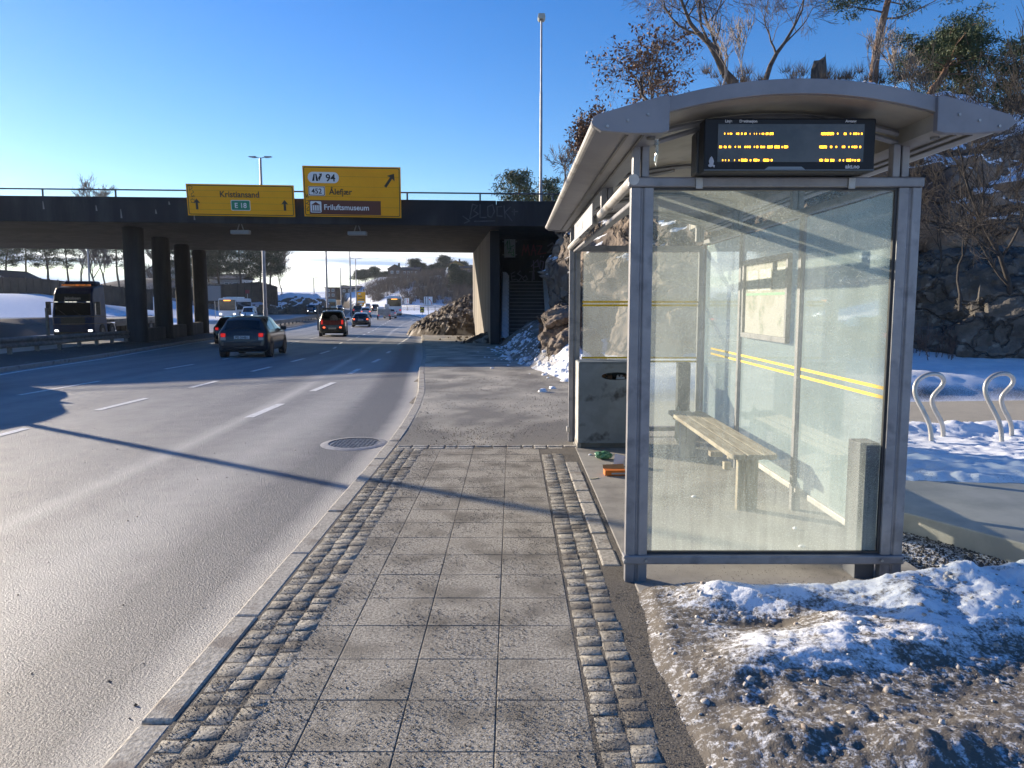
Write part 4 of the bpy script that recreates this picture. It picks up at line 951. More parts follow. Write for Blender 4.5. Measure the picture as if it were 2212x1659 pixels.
def gut(sgn):
    c = 1.435
    f = lambda x: c + sgn * (c - x)              # mirror
    P = [(.412, 2.466), (.405, 2.480), (.412, 2.497), (.432, 2.512), (.60, 2.562), (.765, 2.604), (.768, 2.60), (.77, 2.452), (.735, 2.440), (.60, 2.437), (.448, 2.450)]
    inner = [(f(x), z) for x, z in P]
    mb = MB(); mb.prism(inner, RY0 + .02, RY1 - .02, 'y'); g = obj('gutter', mb, ROOFU if sgn > 0 else ROOFM, sh, world=True, smooth=True, angle=30)
    P2 = [(.396, 2.468), (.390, 2.482), (.398, 2.503), (.420, 2.520), (.60, 2.572), (.755, 2.612), (.777, 2.606), (.775, 2.44), (.74, 2.430), (.60, 2.428), (.44, 2.440)]
    for (a, b) in ((RY0 - .02, RY0 + .022), (RY1 - .022, RY1 + .02)):
        mb = MB(); mb.prism([(f(x), z) for x, z in P2], a, b, 'y'); obj('end_cap', mb, ROOFM, sh, world=True, bevel=.004)
    mb = MB(); mb.tube([(f(.414), RY0 + .02, 2.480), (f(.414), RY1 - .02, 2.480)], .022, 10); obj('gutter_lip', mb, METALL, sh, world=True, smooth=True)
    mb = MB()
    for x in (.575, .655): mb.box(min(f(x - .006), f(x + .006)), max(f(x - .006), f(x + .006)), RY0 + .03, RY1 - .03, 2.427, 2.4385)
    obj('gutter_groove', mb, GALVD, sh, world=True)
    mb = MB(); mb.tube([(f(.71), RY0 + .12, 2.441), (f(.71), RY0 + .12, 2.428)], .022, 14); obj('drain', mb, GALVD, sh, world=True)
    for k in range(3): mb = MB(); mb.tube([(f(.47 + .10 * k), RY0 - .02, 2.462 + .028 * k), (f(.47 + .10 * k), RY0 - .027, 2.462 + .028 * k)], .007, 8); obj('rivet', mb, GALV, sh, world=True)
gut(1); gut(-1)
for y in (FY0, 5.82, 7.34, FY1):
    mb = MB()
    mb.tube([(x, y, arch(x, False) - .02) for x in xs], .018, 6); mb.tube([(.765, y, 2.462), (1.0, y, 2.532), (1.2, y, 2.57)], .016, 6); mb.tube([(2.105, y, 2.462), (1.87, y, 2.532), (1.67, y, 2.57)], .016, 6)
    obj('roof_rib', mb, METAL, sh, world=True, smooth=True)
ICE_T = glass('ice', (.95,.97,1), .12, .3, .3, .7, 30, (1,1,1), speck=0)
mb = MB(); mb.tube([(.742, RY0 + .13, 2.428), (.744, RY0 + .13, 2.36), (.738, RY0 + .13, 2.33), (.741, RY0 + .13, 2.292)], [.012, .008, .009, .0015], 8)
setp(obj('icicle', mb, ICE_T, smooth=True), 'small icicle hanging from the front left corner of the shelter roof', 'icicle')
# name plate on the side rail
mb = MB(); mb.box(.598, .606, 5.84, 7.48, 2.180, 2.335); npl = obj('name_plate', mb, M('plate_grey', (.37,.375,.385), rough=.5), sh, world=True)
for y in (6.0, 6.66, 7.3): mb = MB(); mb.box(.607, .650, y - .02, y + .02, 2.20, 2.25); obj('plate_clamp', mb, GALV, sh, world=True)
LFT = Matrix(((0, 0, -1), (-1, 0, 0), (0, 1, 0)))
textobj('lettering', 'Vollevannet', M('letter_pale', (.68,.68,.70), rough=.5), .115, Vector((.5955, 7.16, 2.225)), LFT, sh, extr=.0005, bold=.002)
# kick panel / cable box at the right front post, inside
mb = MB(); mb.box(1.99, 2.105, FY0 + .02, FY0 + .18, -.0, .80); obj('cable_box', mb, M('box_grey', (.085,.095,.105), (.13,.14,.15), 4, .6), sh, bevel=.006, world=True)
mb = MB(); mb.box(1.88, 2.02, FY1 - .14, FY1 - .02, -.0, .92); obj('cable_box', mb, M('box_grey2', (.07,.075,.075), (.1,.1,.1), 4, .7), sh, bevel=.006, world=True)

# ---------------------------------------------------------------- departure display
dp = thing('departure_display', 'black electronic departure board with amber text on the shelter beam', 'departure board', (1.45, 4.2, 2.28))
PANB = M('display_black', (.010,.011,.014), rough=.5, spec=.3)
mb = MB(); mb.box(1.012, 1.945, 4.085, 4.20, 2.296, 2.586); obj('housing', mb, PANB, dp, bevel=.008, world=True)
mb = MB(); mb.box(1.000, 1.93, 4.203, 4.33, 2.30, 2.548); obj('back_case', mb, BLACKP, dp, bevel=.012, world=True)
mb = MB(); mb.box(1.085, 1.880, 4.0815, 4.0845, 2.345, 2.553); obj('screen', mb, M('screen_grey', (.055,.055,.055), (.085,.082,.08), 3.5, .25), dp, world=True)
LED = M('led_amber', (.9,.4,.02), rough=.5, emit=(1.0,.42,.02), estr=2.6)
mb = MB()
def px2x(p): return 1.085 + (p - 385) / (1885 - 385) * .795
rows = [(2.500, [(450,458),(485,492),(507,515),(518,530),(572,584),(588,602),(623,636),(655,662),(665,677),(712,716),(755,759),(778,783),(810,814),(834,842),(845,858),(875,902),(915,953),(1443,1573),(1606,1618),(1676,1702),(1738,1748),(1772,1782),(1786,1812),(1822,1832),(1852,1866)]),
        (2.428, [(402,430),(450,476),(498,522),(562,572),(596,603),(612,620),(660,680),(684,702),(706,726),(758,768),(782,804),(824,848),(854,872),(895,950),(968,1022),(1042,1054),(1066,1108),(1430,1506),(1540,1562),(1596,1612),(1662,1694),(1728,1738),(1760,1780),(1784,1818),(1840,1858)]),
        (2.355, [(436,446),(466,474),(500,508),(560,566),(606,614),(630,694),(720,735),(758,798),(804,818),(858,918),(936,954),(1436,1472),(1492,1528),(1548,1588),(1638,1652),(1676,1688),(1712,1760),(1770,1785),(1796,1812),(1826,1852)])]
for z, segs in rows:
    mb = MB()
    for a, b in segs:
        xa, xb = px2x(a), px2x(b); hh = .0042 + min(.0028, (b - a) * .00006)
        k = max(1, int((xb - xa) / .0062)); step = (xb - xa) / k
        for q in range(k):
            x0 = xa + q * step; mb.box(x0, x0 + step * .84, 4.0795, 4.0812, z - hh * random.uniform(.8, 1.1), z + hh * random.uniform(.8, 1.1))
    obj('led_text', mb, LED, dp, world=True)
DTX = M('display_text', (.55,.55,.55), rough=.6)
def dtext(s, x, z, size, al='LEFT', bold=.03): textobj('lettering', s, DTX, size, Vector((x, 4.083, z)), FRONT, dp, extr=.0004, align=al, bold=bold * size)
dtext('Linje', 1.122, 2.5625, .0205); dtext('Destinasjon', 1.200, 2.5625, .0205); dtext('Avgang', 1.775, 2.5625, .0205); dtext('akt.no', 1.785, 2.311, .031)
mb = MB(); P = [(0,0),(.012,.004),(.020,-.003),(.024,.008),(.014,.012),(.018,.028),(.012,.042),(.004,.052),(-.004,.044),(-.010,.028),(-.006,.014),(-.014,.010),(-.010,.002)]
mb.add([(1.050 + u, 4.0830, 2.318 + v * 1.15) for u, v in P], [tuple(range(len(P)))]); obj('torn_sticker', mb, M('sticker', (.40,.41,.44), rough=.7), dp, world=True)
mb = MB(); mb.prism([(1.345, 2.3045), (1.365, 2.320), (1.545, 2.320), (1.565, 2.3045)], 4.080, 4.084, 'y'); mb.box(1.014, 1.943, 4.082, 4.0848, 2.300, 2.3035); obj('latch', mb, M('latch_metal', (.16,.165,.18), rough=.3, metal=.6), dp, world=True)
for x in (1.035, 1.905): mb = MB(); mb.box(x - .02, x + .02, 4.255, 4.262, 2.226, 2.29); obj('mounting_bracket', mb, GALV, dp, world=True, bevel=.003)
mb = MB(); mb.tube([(1.93, 4.27, 2.50), (1.962, 4.265, 2.478), (1.978, 4.26, 2.44), (1.968, 4.265, 2.39), (1.94, 4.28, 2.355), (1.93, 4.30, 2.345)], .0075, 8); obj('cable', mb, BLACKP, dp, smooth=True, world=True)

dpS = Matrix.Translation((0.0, 0, -.012))
for o_ in dp.children:
    for v_ in o_.data.vertices:
        x_ = v_.co.x + 1.45; z_ = v_.co.z + 2.28
        v_.co.x = .982 + (x_ - 1.0) * .95 - 1.45; v_.co.z = 2.296 + (z_ - 2.296) * .92 - 2.28 - .019

# ---------------------------------------------------------------- timetable frame on the back glass
tt = thing('timetable_case', 'framed timetable poster hanging on the back glass of the shelter', 'timetable', (2.18, 6.55, 1.6))
mb = MB()
for (a, b, c_, d_) in ((5.98, 7.15, 1.28, 1.325), (5.98, 7.15, 1.935, 1.98), (5.98, 6.02, 1.3255, 1.9345), (7.11, 7.15, 1.3255, 1.9345)): mb.box(2.120, 2.160, a, b, c_, d_)
obj('frame', mb, METAL, tt, bevel=.004, world=True)
mb = MB(); mb.box(2.143, 2.150, 6.02, 7.11, 1.325, 1.935)
POST_ = M('poster', (.30,.30,.26), (.17,.21,.16), 9, .7, ramp=(.5,.66), stretch=(1,1.4,2.2), third=(.35,.35,.32), tscale=3, tramp=(.45,.5)); obj('poster', mb, POST_, tt, world=True)
mb = MB()
for k in range(3): mb.box(2.1415, 2.1427, 6.08 + .34 * k, 6.36 + .34 * k, 1.70, 1.88)
obj('poster_table', mb, M('poster_grey', (.33,.37,.34), (.55,.57,.52), 40, .7, stretch=(1,.4,1.6)), tt, world=True)
mb = MB(); mb.box(2.1415, 2.1427, 6.05, 7.08, 1.66, 1.68); obj('poster_band', mb, M('poster_green', (.2,.38,.24), rough=.7), tt, world=True)

# ---------------------------------------------------------------- bench
bn = thing('bench', 'weathered wooden bench with rounded slats inside the bus shelter', 'bench', (1.83, 6.6, 0))
for k, (xa, xb) in enumerate(((1.635, 1.745), (1.752, 1.862), (1.869, 1.985))):
    mb = MB(); y0, y1 = 5.62 + .0 * k, 8.02 - .05 * k
    r = .05; P = []
    for cx, cy, a0 in ((xb - r, y0 + r, -90), (xb - r, y1 - r, 0), (xa + r, y1 - r, 90), (xa + r, y0 + r, 180)):
        rr = r if (k != 1) else .012
        for q in range(5):
            a = rad(a0 + 22.5 * q); P.append((cx + (r - rr) * (1 if cx > (xa + xb) / 2 else -1) + rr * math.cos(a), cy + (r - rr) * (1 if cy > 6.8 else -1) + rr * math.sin(a)))
    mb.prism(P, .435, .472, 'z'); obj('slat', mb, WOOD, bn, bevel=.006, world=True)
for y in (5.83, 7.85):
    mb = MB(); mb.box(1.735, 1.79, y - .03, y + .03, 0, .40); mb.box(1.80, 1.90, y - .006, y + .006, 0, .40); obj('leg', mb, GALV if y > 6 else WOOD, bn, bevel=.006, world=True)
    mb = MB(); mb.box(1.66, 1.96, y - .022, y + .022, .40, .434); obj('crossbar', mb, WOOD, bn, bevel=.004, world=True)
mb = MB(); mb.box(1.60, 1.70, 6.1, 6.18, .36, .40); obj('broken_bracket', mb, WOOD, bn, bevel=.003, world=True); mb = MB(); mb.box(1.68, 1.735, 5.98, 6.04, .28, .34); obj('broken_bracket', mb, WOOD, bn, bevel=.003, world=True)

# ---------------------------------------------------------------- litter bin
lb = thing('litter_bin', 'stained blue-grey metal litter bin with an oval opening beside the shelter', 'litter bin', (1.04, 8.55, 0))
BINM = M('bin_metal', (.14,.165,.18), (.19,.22,.24), 3.2, .5, metal=.3, third=(.04,.045,.052), tscale=4.2, tramp=(.56,.66))
w_ = .31; nn = 26
def binface():
    """front sheet with an oval hole: rings between oval and outline, slightly bowed"""
    mb = MB(); cx, cz, a_, b_ = .10, .80, .165, .042; K = 48
    def bow(x): return -.02 * (1 - (x / w_) ** 2)
    inner = [(cx + a_ * math.cos(2*math.pi*k/K), cz + b_ * math.sin(2*math.pi*k/K)) for k in range(K)]
    outer = []
    for k in range(K):
        c_, s_ = math.cos(2*math.pi*k/K), math.sin(2*math.pi*k/K)
        t = min(((w_ - cx) if c_ > 0 else (w_ + cx)) / max(abs(c_), 1e-6), ((.94 - cz) if s_ > 0 else (cz - .06)) / max(abs(s_), 1e-6)); outer.append((cx + t * c_, cz + t * s_))
    corners = {}
    for (X_, Z_) in ((-w_, .94), (w_, .94), (w_, .06), (-w_, .06)):
        kk = min(range(K), key=lambda k: (outer[k][0]-X_)**2 + (outer[k][1]-Z_)**2); outer[kk] = (X_, Z_)
    b = 0
    for r_ in range(7):
        t = r_ / 6
        mb.v += [(i_[0] + (o_[0]-i_[0]) * t, -.20 + bow(i_[0] + (o_[0]-i_[0]) * t), i_[1] + (o_[1]-i_[1]) * t) for i_, o_ in zip(inner, outer)]
    for r_ in range(6):
        for k in range(K): mb.f.append((r_*K+k, r_*K+(k+1) % K, (r_+1)*K+(k+1) % K, (r_+1)*K+k))
    return mb, inner, bow
mbf, inner, bow = binface(); obj('front', mbf, BINM, lb, smooth=True)
mb = MB(); K = 48
mb.v = [(x, -.20 + bow(x), z) for x, z in inner] + [(x, -.13, z) for x, z in inner]; mb.f = [(k, (k+1) % K, K+(k+1) % K, K+k) for k in range(K)]; obj('opening_rim', mb, BLACKP, lb)
mb = MB(); mb.box(-w_ - .006, -w_ + .003, -.205, .20, .055, .945); obj('side', mb, METALL, lb); mb = MB(); mb.box(w_ - .003, w_ + .006, -.205, .20, .055, .945); obj('side', mb, METALL, lb)
mb = MB(); mb.box(-w_ + .004, w_ - .004, .18, .198, .06, .94); mb.box(-w_ + .004, w_ - .004, -.196, .18, .942, .955); obj('back', mb, BINM, lb)
mb = MB(); mb.box(-w_ + .03, w_ - .03, -.15, .15, -.02, .054); obj('plinth', mb, GALVD, lb)
for x in (-.30, .30): mb = MB(); mb.box(x - .02, x + .02, -.19, .17, -.0, .058); obj('foot', mb, CONC, lb)
rnd = random.Random(9)
for k in range(7):
    mb = MB(); x = -.05 + rnd.uniform(-.02, .30) - .02; R3 = Matrix.Rotation(rnd.uniform(0, 3), 3, 'Z') @ Matrix.Rotation(rnd.uniform(-.8, .8), 3, 'X')
    mb.obox((x, -.10 + rnd.uniform(-.02, .04), .77 + rnd.uniform(-.01, .02)), (rnd.uniform(.05, .11), .05, rnd.uniform(.03, .07)), R3)
    tr_ = obj('rubbish', mb, [M('rub%d' % k, rnd.choice([(.02,.02,.02), (.3,.16,.07), (.6,.6,.58), (.12,.07,.04), (.03,.03,.03)]), rough=.6)], lb, bevel=.008)
mb = MB(); mb.box(-.29, .29, -.12, .17, .5, .745); obj('rubbish', mb, M('rubbag', (.02,.02,.02), rough=.4), lb)

# litter on the ground
ob = thing('snack_box', 'orange cardboard box lying by the shelter post', 'box', (.955, 7.02, 0), rad(4))
ORG = M('orange_card', (.62,.16,.015), rough=.6)
mb = MB(); mb.box(-.10, .10, -.05, .05, .008, .056); obj('carton', mb, ORG, ob, bevel=.002)
mb = MB(); mb.box(-.04, .10, -.0525, -.0505, .02, .036); obj('printed_band', mb, M('label_grey', (.45,.42,.38), rough=.6), ob)
mb = MB(); mb.add([(-.10,.05,.056),(.10,.05,.056),(.10,.085,.09),(-.10,.085,.085)], [(0,1,2,3)]); obj('flap', mb, M('card_inside', (.5,.25,.1), rough=.7), ob)
rr_ = rockmesh('plastic_bag', 'crumpled green plastic bag lying below the litter bin', (.94, 7.75, .045), (.085, .055, .035), 26, .035, 22, 9, .8, M('bag_green', (.045,.16,.07), (.12,.3,.16), 40, .35), 2, cap=0); rr_['category'] = 'plastic bag'
mb = MB(); mb.add([(-.05,0,0),(.03,0,0),(.07,.01,.10),(-.03,.03,.12)], [(0,1,2,3)]); mb.add([(.03,0,0),(.10,.05,0),(.13,.06,.09),(.07,.01,.10)], [(0,1,2,3)])
o = obj('paper', mb, M('paper_white', (.7,.68,.7), rough=.8)); o.location = (1.04, 7.4, .005); setp(o, 'folded white paper standing behind the orange box', 'paper')
mb = MB(); mb.prism([(0,0),(.02,.012),(.085,.045),(.09,.04),(.07,.018),(.03,-.002)], 0, .006, 'z'); o = obj('wooden_splinter', mb, M('splinter', (.62,.55,.38), rough=.8)); o.location = (.70, 6.85, .004); setp(o, 'pale wooden splinter on the pavement near the orange box', 'splinter')
mb = MB(); R3 = Matrix.Rotation(rad(12), 3, 'X'); mb.obox((1.77, 7.2 + .9, .30), (.018, .20, .36), R3)
o = obj('cardboard_sheet', mb, M('cardboard', (.50,.43,.28), (.4,.33,.2), 6, .9)); setp(o, 'torn cardboard sheet leaning by the far bench leg', 'cardboard')
chunks('litter', [(.82, 7.95, .01, .02), (1.05, 7.98, .01, .018), (1.5, 6.2, .01, .02), (1.62, 5.6, .01, .012), (1.9, 4.9, .01, .03), (1.2, 6.8, .01, .015), (2.0, 5.3, .01, .02)], SNOW, 3)

# ---------------------------------------------------------------- bicycle racks
RK = M('rack_steel', (.48,.47,.44), (.38,.37,.35), 6, .42, metal=.4)
def rackpts():
    px = [(2012,992),(2013,965),(2014,935),(2010,912),(1999,888),(1987,864),(1983,848),(1986,832),(1996,820),(2012,812),(2032,809),(2047,813),(2056,824),(2054,836),(2044,848),(2035,860),(2034,873),(2041,890),(2053,908),(2062,926),(2065,945),(2065,992)]
    R_ = []
    for u, v in px:
        x = (u - 1106) / 1661; y = -(v - 829.5) / 1661; p_ = rad(6.0656)
        dy = math.cos(p_) + math.sin(p_) * y; dz = -math.sin(p_) + math.cos(p_) * y
        R_.append((x / dy * 8.0, 0, 1.6 + dz / dy * 8.0))
    return R_
rp = rackpts(); x0 = rp[0][0]
r1 = thing('bike_rack', 'curved steel bicycle hoop nearest the shelter post', 'bike rack', (x0, 8.0, 0), 0, 'curved bicycle hoops in the snow')
def smoothpts(P, it=2):
    for _ in range(it):
        Q = [P[0]]
        for a, b in zip(P, P[1:]): Q += [tuple(.75*a[i]+.25*b[i] for i in range(3)), tuple(.25*a[i]+.75*b[i] for i in range(3))]
        P = Q + [P[-1]]
    return P
mb = MB(); mb.tube(smoothpts([(x - x0, (k / 21.0) * .25, z) for k, (x, _, z) in enumerate(rp)]), .024, 12); obj('hoop', mb, RK, r1, smooth=True)
mb = MB(); mb.cyl((0, 0, .0), .05, .02, 12); mb.cyl((rp[-1][0] - x0, .25, .0), .05, .02, 12); obj('base_plate', mb, GALV, r1)
dup(r1, (x0 + .775, 8.05, 0), label='curved steel bicycle hoop second from the shelter post, partly cut off')

# ---------------------------------------------------------------- manhole cover
mh = thing('manhole_cover', 'round iron manhole cover in the road beside the kerb', 'manhole cover', (-1.93, 9.28, -.12))
mb = MB(); K = 48
o1 = [(.36 * math.cos(2*math.pi*k/K), .40 * math.sin(2*math.pi*k/K)) for k in range(K)]; o2 = [(x*.86, y*.86) for x, y in o1]; 
mb.v = [(x, y, .012) for x, y in o1] + [(x, y, .014) for x, y in o2] + [(x*1.12, y*1.12, .001) for x, y in o1]; mb.f = [(k, (k+1)%K, K+(k+1)%K, K+k) for k in range(K)] + [(2*K+k, 2*K+(k+1)%K, (k+1)%K, k) for k in range(K)]
obj('frame_ring', mb, M('iron', (.30,.29,.28), (.42,.41,.39), 20, .6), mh, smooth=True)
mb = MB(); mb.prism(o2, -.02, .006, 'z')
for i in range(-6, 7):
    for j in range(-6, 7):
        x, y = i * .048, j * .054
        if (x/.36)**2 + (y/.4)**2 < .62: mb.box(x - .016, x + .016, y - .010, y + .010, .006, .014)
obj('lid', mb, M('iron2', (.20,.2,.2), (.38,.37,.35), 30, .55, metal=.2), mh, bevel=.003)

# ---------------------------------------------------------------- loose grit
def scatter_grit(name, n, x0, x1, y0, y1, smin, smax, zf, mat, seed, dens=None):
    rnd = np.random.RandomState(seed); m = n * 3
    X = rnd.uniform(x0, x1, m); Y = y0 + (y1 - y0) * rnd.uniform(0, 1, m) ** 1.35
    if dens is not None: keep = rnd.uniform(0, 1, m) < dens(X, Y); X, Y = X[keep], Y[keep]
    X, Y = X[:n], Y[:n]; k = len(X); S = smin + (smax - smin) * rnd.uniform(0, 1, k) ** 3.4
    T = np.array([(0,0,1.0),(1,0,0),(-.5,.87,0),(-.5,-.87,0),(0,0,-.4)])
    R_ = rnd.uniform(.55, 1.2, (k, 5, 3)) * T[None]; a = rnd.uniform(0, 6.28, k); ca, sa = np.cos(a)[:, None], np.sin(a)[:, None]
    V = np.stack([R_[..., 0]*ca - R_[..., 1]*sa, R_[..., 0]*sa + R_[..., 1]*ca, R_[..., 2] * .8], 2) * S[:, None, None]
    V += np.stack([X, Y, zf(X, Y)], 1)[:, None, :]
    F = np.array([(0,1,2),(0,2,3),(0,3,1),(4,2,1),(4,3,2),(4,1,3)])[None] + (np.arange(k) * 5)[:, None, None]
    setp(npmesh(name, V.reshape(-1, 3), F.reshape(-1, 3), mat, sm=False), kind='stuff')
GRIT = M('grit', (.15,.135,.115), (.04,.036,.032), 55, .85, detail=2); GRITL = M('grit_light', (.42,.40,.36), (.22,.2,.18), 60, .8, detail=2)
dn = lambda X, Y: np.clip(.30 + 2.0 * n2(X, Y, 2.3, 5) + .35 * (X < -.8) + .2 * (Y < 3.2), .02, 1)
scatter_grit('grit', 60000, -1.28, .70, 1.9, 8.4, .0014, .0058, lambda X, Y: X * 0 + .002, GRIT, 2, dn)
scatter_grit('grit', 20000, -1.28, .70, 1.9, 8.4, .0015, .004, lambda X, Y: X * 0 + .002, GRITL, 3, dn)
scatter_grit('grit', 16000, -2.3, 1.4, 8.5, 17, .002, .012, lambda X, Y: zr(Y) + .128, GRIT, 4, lambda X, Y: np.clip(.2 + 1.6 * n2(X, Y, .9, 5), 0, 1) * (X > kerbX(Y) + .15))
scatter_grit('grit', 5000, .75, 2.15, 4.2, 8.6, .0015, .004, lambda X, Y: X * 0 + .004, GRIT, 6)
scatter_grit('gravel', 5200, 2.28, 3.3, 4.25, 6.15, .012, .026, lambda X, Y: X * 0 - .045, M('gravel_dark', (.025,.025,.025), (.08,.077,.072), 25, .6, detail=2), 5,
             lambda X, Y: 1.0 * ((X < 2.64 + np.clip(5.75 - Y, 0, 3) * .53)))
scatter_grit('grit', 500, -7, -1.5, 3, 12, .004, .012, lambda X, Y: X * 0 - .118, GRIT, 8, lambda X, Y: np.ones_like(X) * .5)
# ================================================================ VEHICLES
SHAPES = {  # (y from rear, roofline z, half width at roof edge) in metres for a 4.2 m car
 'hatch': dict(L=4.2, W=1.76, top=[(0,.60,.60),(.03,.74,.66),(.07,.93,.69),(.16,1.06,.66),(.36,1.33,.60),(.48,1.405,.585),(.8,1.445,.59),(1.6,1.47,.60),(2.3,1.42,.59),(2.75,1.22,.62),(3.12,1.01,.70),(3.5,.93,.74),(3.95,.80,.70),(4.12,.66,.62),(4.2,.50,.5)], belt=.93, g=(.10, 3.10), rw=(.13,.35), ws=(2.36,3.08), sw=[(.75,1.62),(1.70,2.85)], wheels=(.72,3.38), wr=.315),
 'wagon': dict(L=4.75, W=1.84, top=[(0,.60,.62),(.03,.78,.68),(.07,.93,.72),(.2,1.06,.68),(.48,1.33,.62),(.62,1.40,.61),(1.2,1.45,.62),(2.2,1.46,.62),(2.75,1.40,.61),(3.25,1.18,.64),(3.6,.99,.72),(4.0,.92,.75),(4.45,.82,.70),(4.66,.66,.62),(4.75,.5,.5)], belt=.92, g=(.12, 3.58), rw=(.18,.46), ws=(2.85,3.55), sw=[(.8,1.5),(1.55,2.4),(2.48,3.3)], wheels=(.85,3.75), wr=.335),
 'suv': dict(L=4.5, W=1.84, top=[(0,.72,.66),(.03,.86,.72),(.06,1.08,.76),(.13,1.25,.73),(.30,1.62,.67),(.42,1.72,.65),(1.0,1.77,.66),(2.0,1.77,.66),(2.45,1.70,.65),(2.85,1.42,.68),(3.15,1.17,.74),(3.6,1.10,.77),(4.15,1.00,.74),(4.4,.85,.66),(4.5,.6,.55)], belt=1.10, g=(.08, 3.12), rw=(.13,.31), ws=(2.5,3.1), sw=[(.45,1.15),(1.22,2.0),(2.08,2.9)], wheels=(.8,3.55), wr=.37),
 'van': dict(L=4.5, W=1.82, top=[(0,.62,.66),(.03,.8,.72),(.05,1.2,.74),(.09,1.6,.72),(.16,1.78,.69),(.5,1.83,.69),(1.6,1.84,.69),(2.5,1.82,.68),(2.9,1.70,.66),(3.4,1.33,.68),(3.75,1.05,.74),(4.1,.95,.72),(4.4,.8,.66),(4.5,.55,.55)], belt=1.02, g=(.06, 3.72), rw=(.055,.088), ws=(2.95,3.70), sw=[(2.2,3.2)], wheels=(.75,3.6), wr=.32),
}
def car(kind, name, label, cat, pmat, loc, rotz, group=None, lit=False, brake=False, head=False, plate=None, roofmat=None, roofbox=None, rack=False, lights='low'):
    D = SHAPES[kind]; L_, W_ = D['L'], D['W']; T = D['top']; ys = [t[0] for t in T]
    zt = lambda y: float(np.interp(y, ys, [t[1] for t in T])); wt = lambda y: float(np.interp(y, ys, [t[2] for t in T]))
    wb = lambda y: W_ / 2 * float(np.interp(y / L_, [0, .012, .04, .12, .85, .95, 1], [.80, .90, .965, 1, 1, .90, .66]))
    zb = lambda y: min(D['belt'], zt(y) - .05) if True else 0
    z0 = lambda y: float(np.interp(y / L_, [0, .05, .95, 1], [.36, .22, .2, .3]))
    def ring(y):
        w1, t1, b1, a = wb(y), zt(y), zb(y), z0(y); wr_ = min(wt(y), w1 - .02)
        return [(0, a), (w1 * .86, a), (w1 * .97, a + .09), (w1, a + (b1 - a) * .5), (w1 * .985, b1 - .09), (w1 * .955, b1), (w1*.955 + (wr_ - w1*.955) * .55, b1 + (t1 - b1) * .52 + .005), (wr_, t1 - .035), (wr_ - .05, t1 - .008), (wr_ * .5, t1 + .018), (0, t1 + .026)]
    sy = sorted(set([round(v, 3) for v in list(np.linspace(0, L_, 34)) + ys]))
    V = []; Fs = []; R0 = None
    for y in sy:
        r = ring(y); full = r + [(-x, z) for x, z in r[-2:0:-1]]
        V += [(x, y - L_ / 2, z) for x, z in full]; n = len(full)
    for i in range(len(sy) - 1):
        for k in range(n): Fs.append((i*n+k, i*n+(k+1) % n, (i+1)*n+(k+1) % n, (i+1)*n+k))
    Fs.append(tuple(range(n))[::-1]); Fs.append(tuple(range((len(sy)-1)*n, len(sy)*n)))
    t = thing(name, label, cat, loc, rotz, group)
    mb = MB(); mb.add(V, [f[::-1] for f in Fs]); 
    body = obj('body', mb, pmat, t, smooth=True, angle=42)
    me = body.data
    import bmesh as bmm
    bb = bmm.new(); bb.from_mesh(me); bmm.ops.recalc_face_normals(bb, faces=bb.faces); bb.to_mesh(me); bb.free()
    def patch(nm, fn, mat, nu=7, nv=7, off=.008, parent=t):
        G = [[Vector(fn(i / (nu-1), j / (nv-1))) for i in range(nu)] for j in range(nv)]
        mb = MB(); c0 = Vector((0, 0, .7)); V = []
        for j in range(nv):
            for i in range(nu):
                a = G[j][min(i+1, nu-1)] - G[j][max(i-1, 0)]; b = G[min(j+1, nv-1)][i] - G[max(j-1, 0)][i]; nn = a.cross(b)
                nn = nn.normalized() if nn.length > 1e-9 else Vector((0, 0, 1))
                if nn.dot(G[j][i] - c0) < 0: nn = -nn
                V.append(G[j][i] + nn * off)
        mb.add(V, [(j*nu+i, j*nu+i+1, (j+1)*nu+i+1, (j+1)*nu+i) for j in range(nv-1) for i in range(nu-1)])
        return obj(nm, mb, mat, parent, smooth=True)
    def topfn(ya, yb, wf):
        def f(u, v):
            y = ya + (yb - ya) * v; w1 = min(wt(y), wb(y) - .02) * wf; x = (2 * u - 1) * w1
            s = abs(x) / max(min(wt(y), wb(y) - .02), .01); z = zt(y) + .026 - (.008 * s / .5 if s < .5 else .008 + .026 * (s - .5) / .42)
            return (x, y - L_ / 2, z)
        return f
    patch('rear_window', topfn(D['rw'][0], D['rw'][1], .90), GLASSD, 9, 9, .012)
    patch('windshield', topfn(D['ws'][0], D['ws'][1], .90), GLASSD, 9, 9, .012)
    for s in (-1, 1):
        for (a, b) in D['sw']:
            def f(u, v, s=s, a=a, b=b):
                y = a + (b - a) * u; r = ring(y); p, q, m = r[5], r[7], r[6]; t_ = .10 + .80 * v
                if t_ < .5: x = p[0] + (m[0]-p[0]) * t_ * 2; z = p[1] + (m[1]-p[1]) * t_ * 2
                else: x = m[0] + (q[0]-m[0]) * (t_-.5) * 2; z = m[1] + (q[1]-m[1]) * (t_-.5) * 2
                return (s * x, y - L_ / 2, z)
            patch('side_window', f, GLASSD, 7, 5, .008)
    wr = D['wr']; wx = W_ / 2
